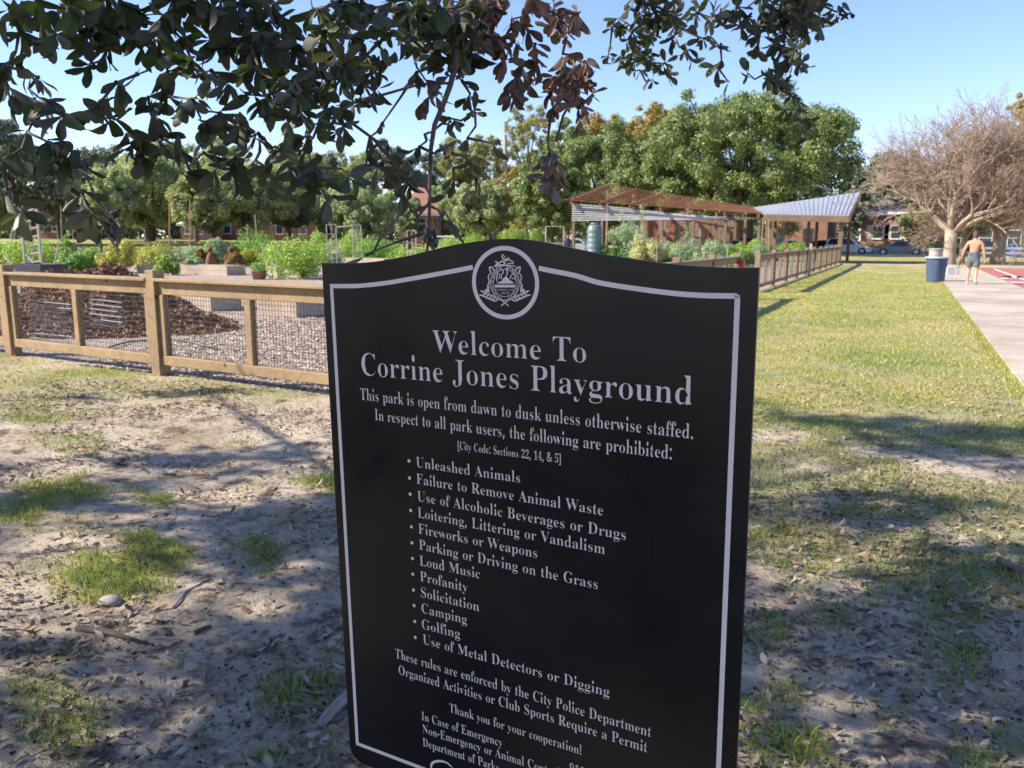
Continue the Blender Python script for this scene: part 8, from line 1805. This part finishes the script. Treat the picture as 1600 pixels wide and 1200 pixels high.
# lettering
XH, CAP = 314.0, 451.0
GLY = {}
for ch, adv, vs, fs in GLYPHS:
    v = np.array([int(a) for a in vs.split()], float).reshape(-1, 2); f = np.array([int(a) for a in fs.split()]).reshape(-1, 3)
    if ch.islower():
        yy = v[:, 1].copy(); k = .86
        v[:, 1] = np.where(yy <= XH, np.where(yy > 0, yy * k, yy * .92), XH * k + (yy - XH) * (CAP * 1.05 - XH * k) / (CAP - XH))
    GLY[ch] = (adv, v, f)
def text_mesh(txt, A, B_, cap, lay=LAY, fit=None):
    """lay txt from plane point A to B_; fit = the part of txt that spans A..B_"""
    def width(s):
        w = 0
        for ch in s: w += 215 if ch == ' ' else GLY[ch][0]
        return w
    A = np.array(A); B_ = np.array(B_); d = B_ - A; L_ = np.linalg.norm(d); d /= L_; n_ = np.array([-d[1], d[0]])
    if n_[1] < 0: n_ = -n_
    fx = L_ / (width(fit or txt) - 22); fy = cap / CAP; x = -11
    V_, F_, o_ = [], [], 0
    for ch in txt:
        if ch == ' ': x += 215; continue
        adv, v, f = GLY[ch]
        uv = A + np.outer((v[:, 0] + x) * fx, d) + np.outer(v[:, 1] * fy, n_)
        V_.append(SO + np.outer(uv[:, 0], sex) + np.outer(uv[:, 1], sey) + sn * lay); F_.append(f + o_); o_ += len(v); x += adv
    return np.concatenate(V_), np.concatenate(F_)
LINES = [
    ("Welcome To", (678, 550.6), (917.5, 566.8), 34.5, None), ("Corrine Jones Playground", (564.5, 585.8), (1082.5, 633), 34.5, None),
    ("This park is open from dawn to dusk unless otherwise staffed.", (563.5, 624.3), (1084, 686), 17.8, None),
    ("In respect to all park users, the following are prohibited:", (586, 656), (1050.6, 717.8), 17.4, None),
    ("[City Code: Sections 22, 14, & 5]", (715, 702), (877, 723.5), 12.6, None),
    ("Unleashed Animals", (650.5, 729.5), (813.8, 754.5), 15.8, None), ("Failure to Remove Animal Waste", (651, 755.5), (943, 805.5), 15.8, None),
    ("Use of Alcoholic Beverages or Drugs", (652.5, 782.5), (978.8, 844), 15.8, None), ("Loitering, Littering or Vandalism", (653, 808), (945.8, 866), 15.6, None),
    ("Fireworks or Weapons", (654, 833), (840.5, 872), 15.4, None), ("Parking or Driving on the Grass", (655, 858), (935, 921), 15.4, None),
    ("Loud Music", (656, 883), (750.5, 904), 15.2, None), ("Profanity", (656.5, 907.3), (731, 925), 15.2, None), ("Solicitation", (657, 932), (749.5, 955.2), 15, None),
    ("Camping", (658.5, 957), (730, 975), 15, None), ("Golfing", (659, 982), (719.5, 997.5), 15, None), ("Use of Metal Detectors or Digging", (661, 1005.5), (952.5, 1089), 15, None),
    ("These rules are enforced by the City Police Department", (618, 1027.5), (1017.6, 1151.6), 14.4, None),
    ("Organized Activities or Club Sports Require a Permit", (622.8, 1053), (1011.6, 1175.7), 14.2, None),
    ("Thank you for your cooperation!", (702.5, 1112), (909.2, 1179.5), 13.4, None),
    ("In Case of Emergency", (659, 1124.5), (785.3, 1167), 13.2, None), ("Non-Emergency or Animal Control", (660.5, 1144.5), (834.4, 1202), 13, "Non-Emergency or Animal C"),
    ("Department of Parks", (661, 1165.5), (767.5, 1201.5), 13, "Department of Par"), ("911", (890, 1206), (914, 1214), 14, None)]
for txt, a, c, cap, fit in LINES:
    capm = np.linalg.norm(S2(a[0], a[1]) - S2(a[0], a[1] - cap))
    o = obj('lettering', text_mesh(txt, S2(*a), S2(*c), capm, LAY, fit), M['signwhite'], sign); o['kind'] = 'stuff'; o['label'] = 'line reading ' + txt.strip('[]').replace('&', 'and')
for px, py in ((639.2, 720), (640, 746.7), (641, 772), (642, 797.5), (643, 823), (643.8, 848), (644.6, 872.5), (645.2, 897), (646.2, 921.8), (647.2, 946), (648.2, 971), (649, 995.8)):
    c = S2(px, py); obj('bullet', MB().poly([W3(c + .0032 * np.array([math.cos(t), math.sin(t)]), LAY) for t in np.linspace(0, 2 * math.pi, 14, endpoint=False)]), M['signwhite'], sign)
# script flourish at the foot of the panel
fl = catmull([S2(*p) for p in ((707, 1199), (697, 1191), (685, 1189), (676, 1192), (674, 1199), (680, 1207), (695, 1212), (712, 1211), (724, 1204), (722, 1215), (712, 1228), (696, 1232))], 5)
obj('flourish', ribbon(fl, .0035, wl=[.5 + .9 * abs(math.sin(i * .12)) for i in range(len(fl))]), M['signwhite'], sign)
# the city seal, drawn in photo pixels and laid on the panel
seal = []
def E_(cx, cy, a, b_, w, t0=0, t1=2 * math.pi, n=40):
    cl_ = abs(t1 - t0) > 6.2
    return ribbon([S2(cx + a * math.cos(t), cy + b_ * math.sin(t)) for t in np.linspace(t0, t1, n, endpoint=not cl_)], w, closed=cl_)
def R_(pts, w, k=4): return ribbon(catmull([S2(*p) for p in pts], k), w)
def PO(pts, lay=LAY): return MB().poly([W3(S2(*p), lay) for p in pts])
cx, cyy = 789, 442
seal += [E_(cx, cyy, 22.5, 27.0, .0012), E_(cx, cyy, 17.5, 21.5, .0009)]
# tiny ring lettering suggested as separate strokes
for k in range(46):
    t = 2 * math.pi * k / 46 + .05
    if abs(math.sin(t)) > .985: continue
    a = (cx + 18.8 * math.cos(t), cyy + 23.0 * math.sin(t)); c = (cx + 21.2 * math.cos(t + (.03 if k % 3 else -.04)), cyy + 25.6 * math.sin(t + (.03 if k % 3 else -.04)))
    seal.append(ribbon([S2(*a), S2(*c)], .0009 + .0004 * (k % 2)))
# island, figures and banner inside
seal += [PO([(776, 443), (780, 440.5), (784, 439), (786, 435), (789, 433), (791, 430), (793, 434), (797, 438), (801, 440), (803, 443)]),
         PO([(773.5, 445), (804.5, 445), (804.5, 449), (773.5, 449)]),
         R_([(777, 440), (776, 434), (778, 428), (775, 424)], .0016), R_([(778, 436), (781, 432), (780, 427)], .0012), R_([(783, 436), (784, 429), (787, 425), (784, 421)], .0018),
         R_([(792, 430), (793, 424), (791, 420), (795, 418)], .0022), R_([(797, 436), (799, 430), (803, 427), (801, 423)], .0014), R_([(800, 434), (804, 436), (806, 432), (803, 429)], .0012), R_([(780, 423), (783, 419)], .0012), R_([(773, 436), (771, 430), (774, 426)], .0012)]
# top scrolls with crescent and ship
seal += [E_(790, 401, 5.2, 4.6, .0022, .2, 3.6, 14), R_([(784, 397), (787, 399), (790, 403)], .0011), R_([(774, 408), (779, 411), (785, 408), (789, 411)], .0022), R_([(776, 412), (783, 414), (790, 412)], .0018), R_([(790, 408), (796, 406), (803, 410)], .0016), R_([(792, 413), (798, 411), (803, 412)], .0014),
         R_([(789, 404), (789.5, 413)], .0012), R_([(772, 416), (779, 415), (789, 414.5), (800, 415), (806, 417)], .0014), PO([(774, 413), (777, 412), (777, 417), (773, 417)])]
# side scrolls and stepped blocks
for s in (-1, 1):
    X_ = lambda v: cx + s * v
    seal += [R_([(X_(17), 423), (X_(20), 418), (X_(24), 418), (X_(23), 423), (X_(21), 427)], .0022), R_([(X_(23), 427), (X_(26), 433), (X_(24), 440)], .0018), R_([(X_(24), 440), (X_(27), 447), (X_(26), 452)], .0022),
             PO([(X_(24.5), 446), (X_(27.5), 446), (X_(28), 451), (X_(31), 452), (X_(31.5), 456), (X_(24), 457)]) if s > 0 else PO([(X_(24.5), 446), (X_(24), 457), (X_(31.5), 456), (X_(31), 452), (X_(28), 451), (X_(27.5), 446)]),
             R_([(X_(-6), 478), (X_(4), 470), (X_(16), 464), (X_(28), 459), (X_(36), 456)], .0017)]
    for i, (bx_, by_) in enumerate(((10, 467.5), (15, 465.5), (20, 463.5), (25, 461), (30, 459))):
        seal += [R_([(X_(bx_), by_), (X_(bx_ + 4), by_ - 3.8), (X_(bx_ + 8), by_ - 4.4)], .0017), R_([(X_(bx_), by_), (X_(bx_ + 5), by_ + 2.4), (X_(bx_ + 10), by_ + 1.8)], .0021)]
obj('seal', merge(seal), M['signwhite'], sign)['kind'] = 'stuff'
for txt, a, c, cap in (("1670", (783, 459.5), (795.5, 459.6), 3.2), ("CONDITA A.D.", (774.5, 454.2), (803.5, 454.6), 3.0)):
    if all(ch == ' ' or ch in GLY for ch in txt):
        obj('lettering', text_mesh(txt, S2(*a), S2(*c), np.linalg.norm(S2(a[0], a[1]) - S2(a[0], a[1] - cap))), M['signwhite'], sign)['kind'] = 'stuff'
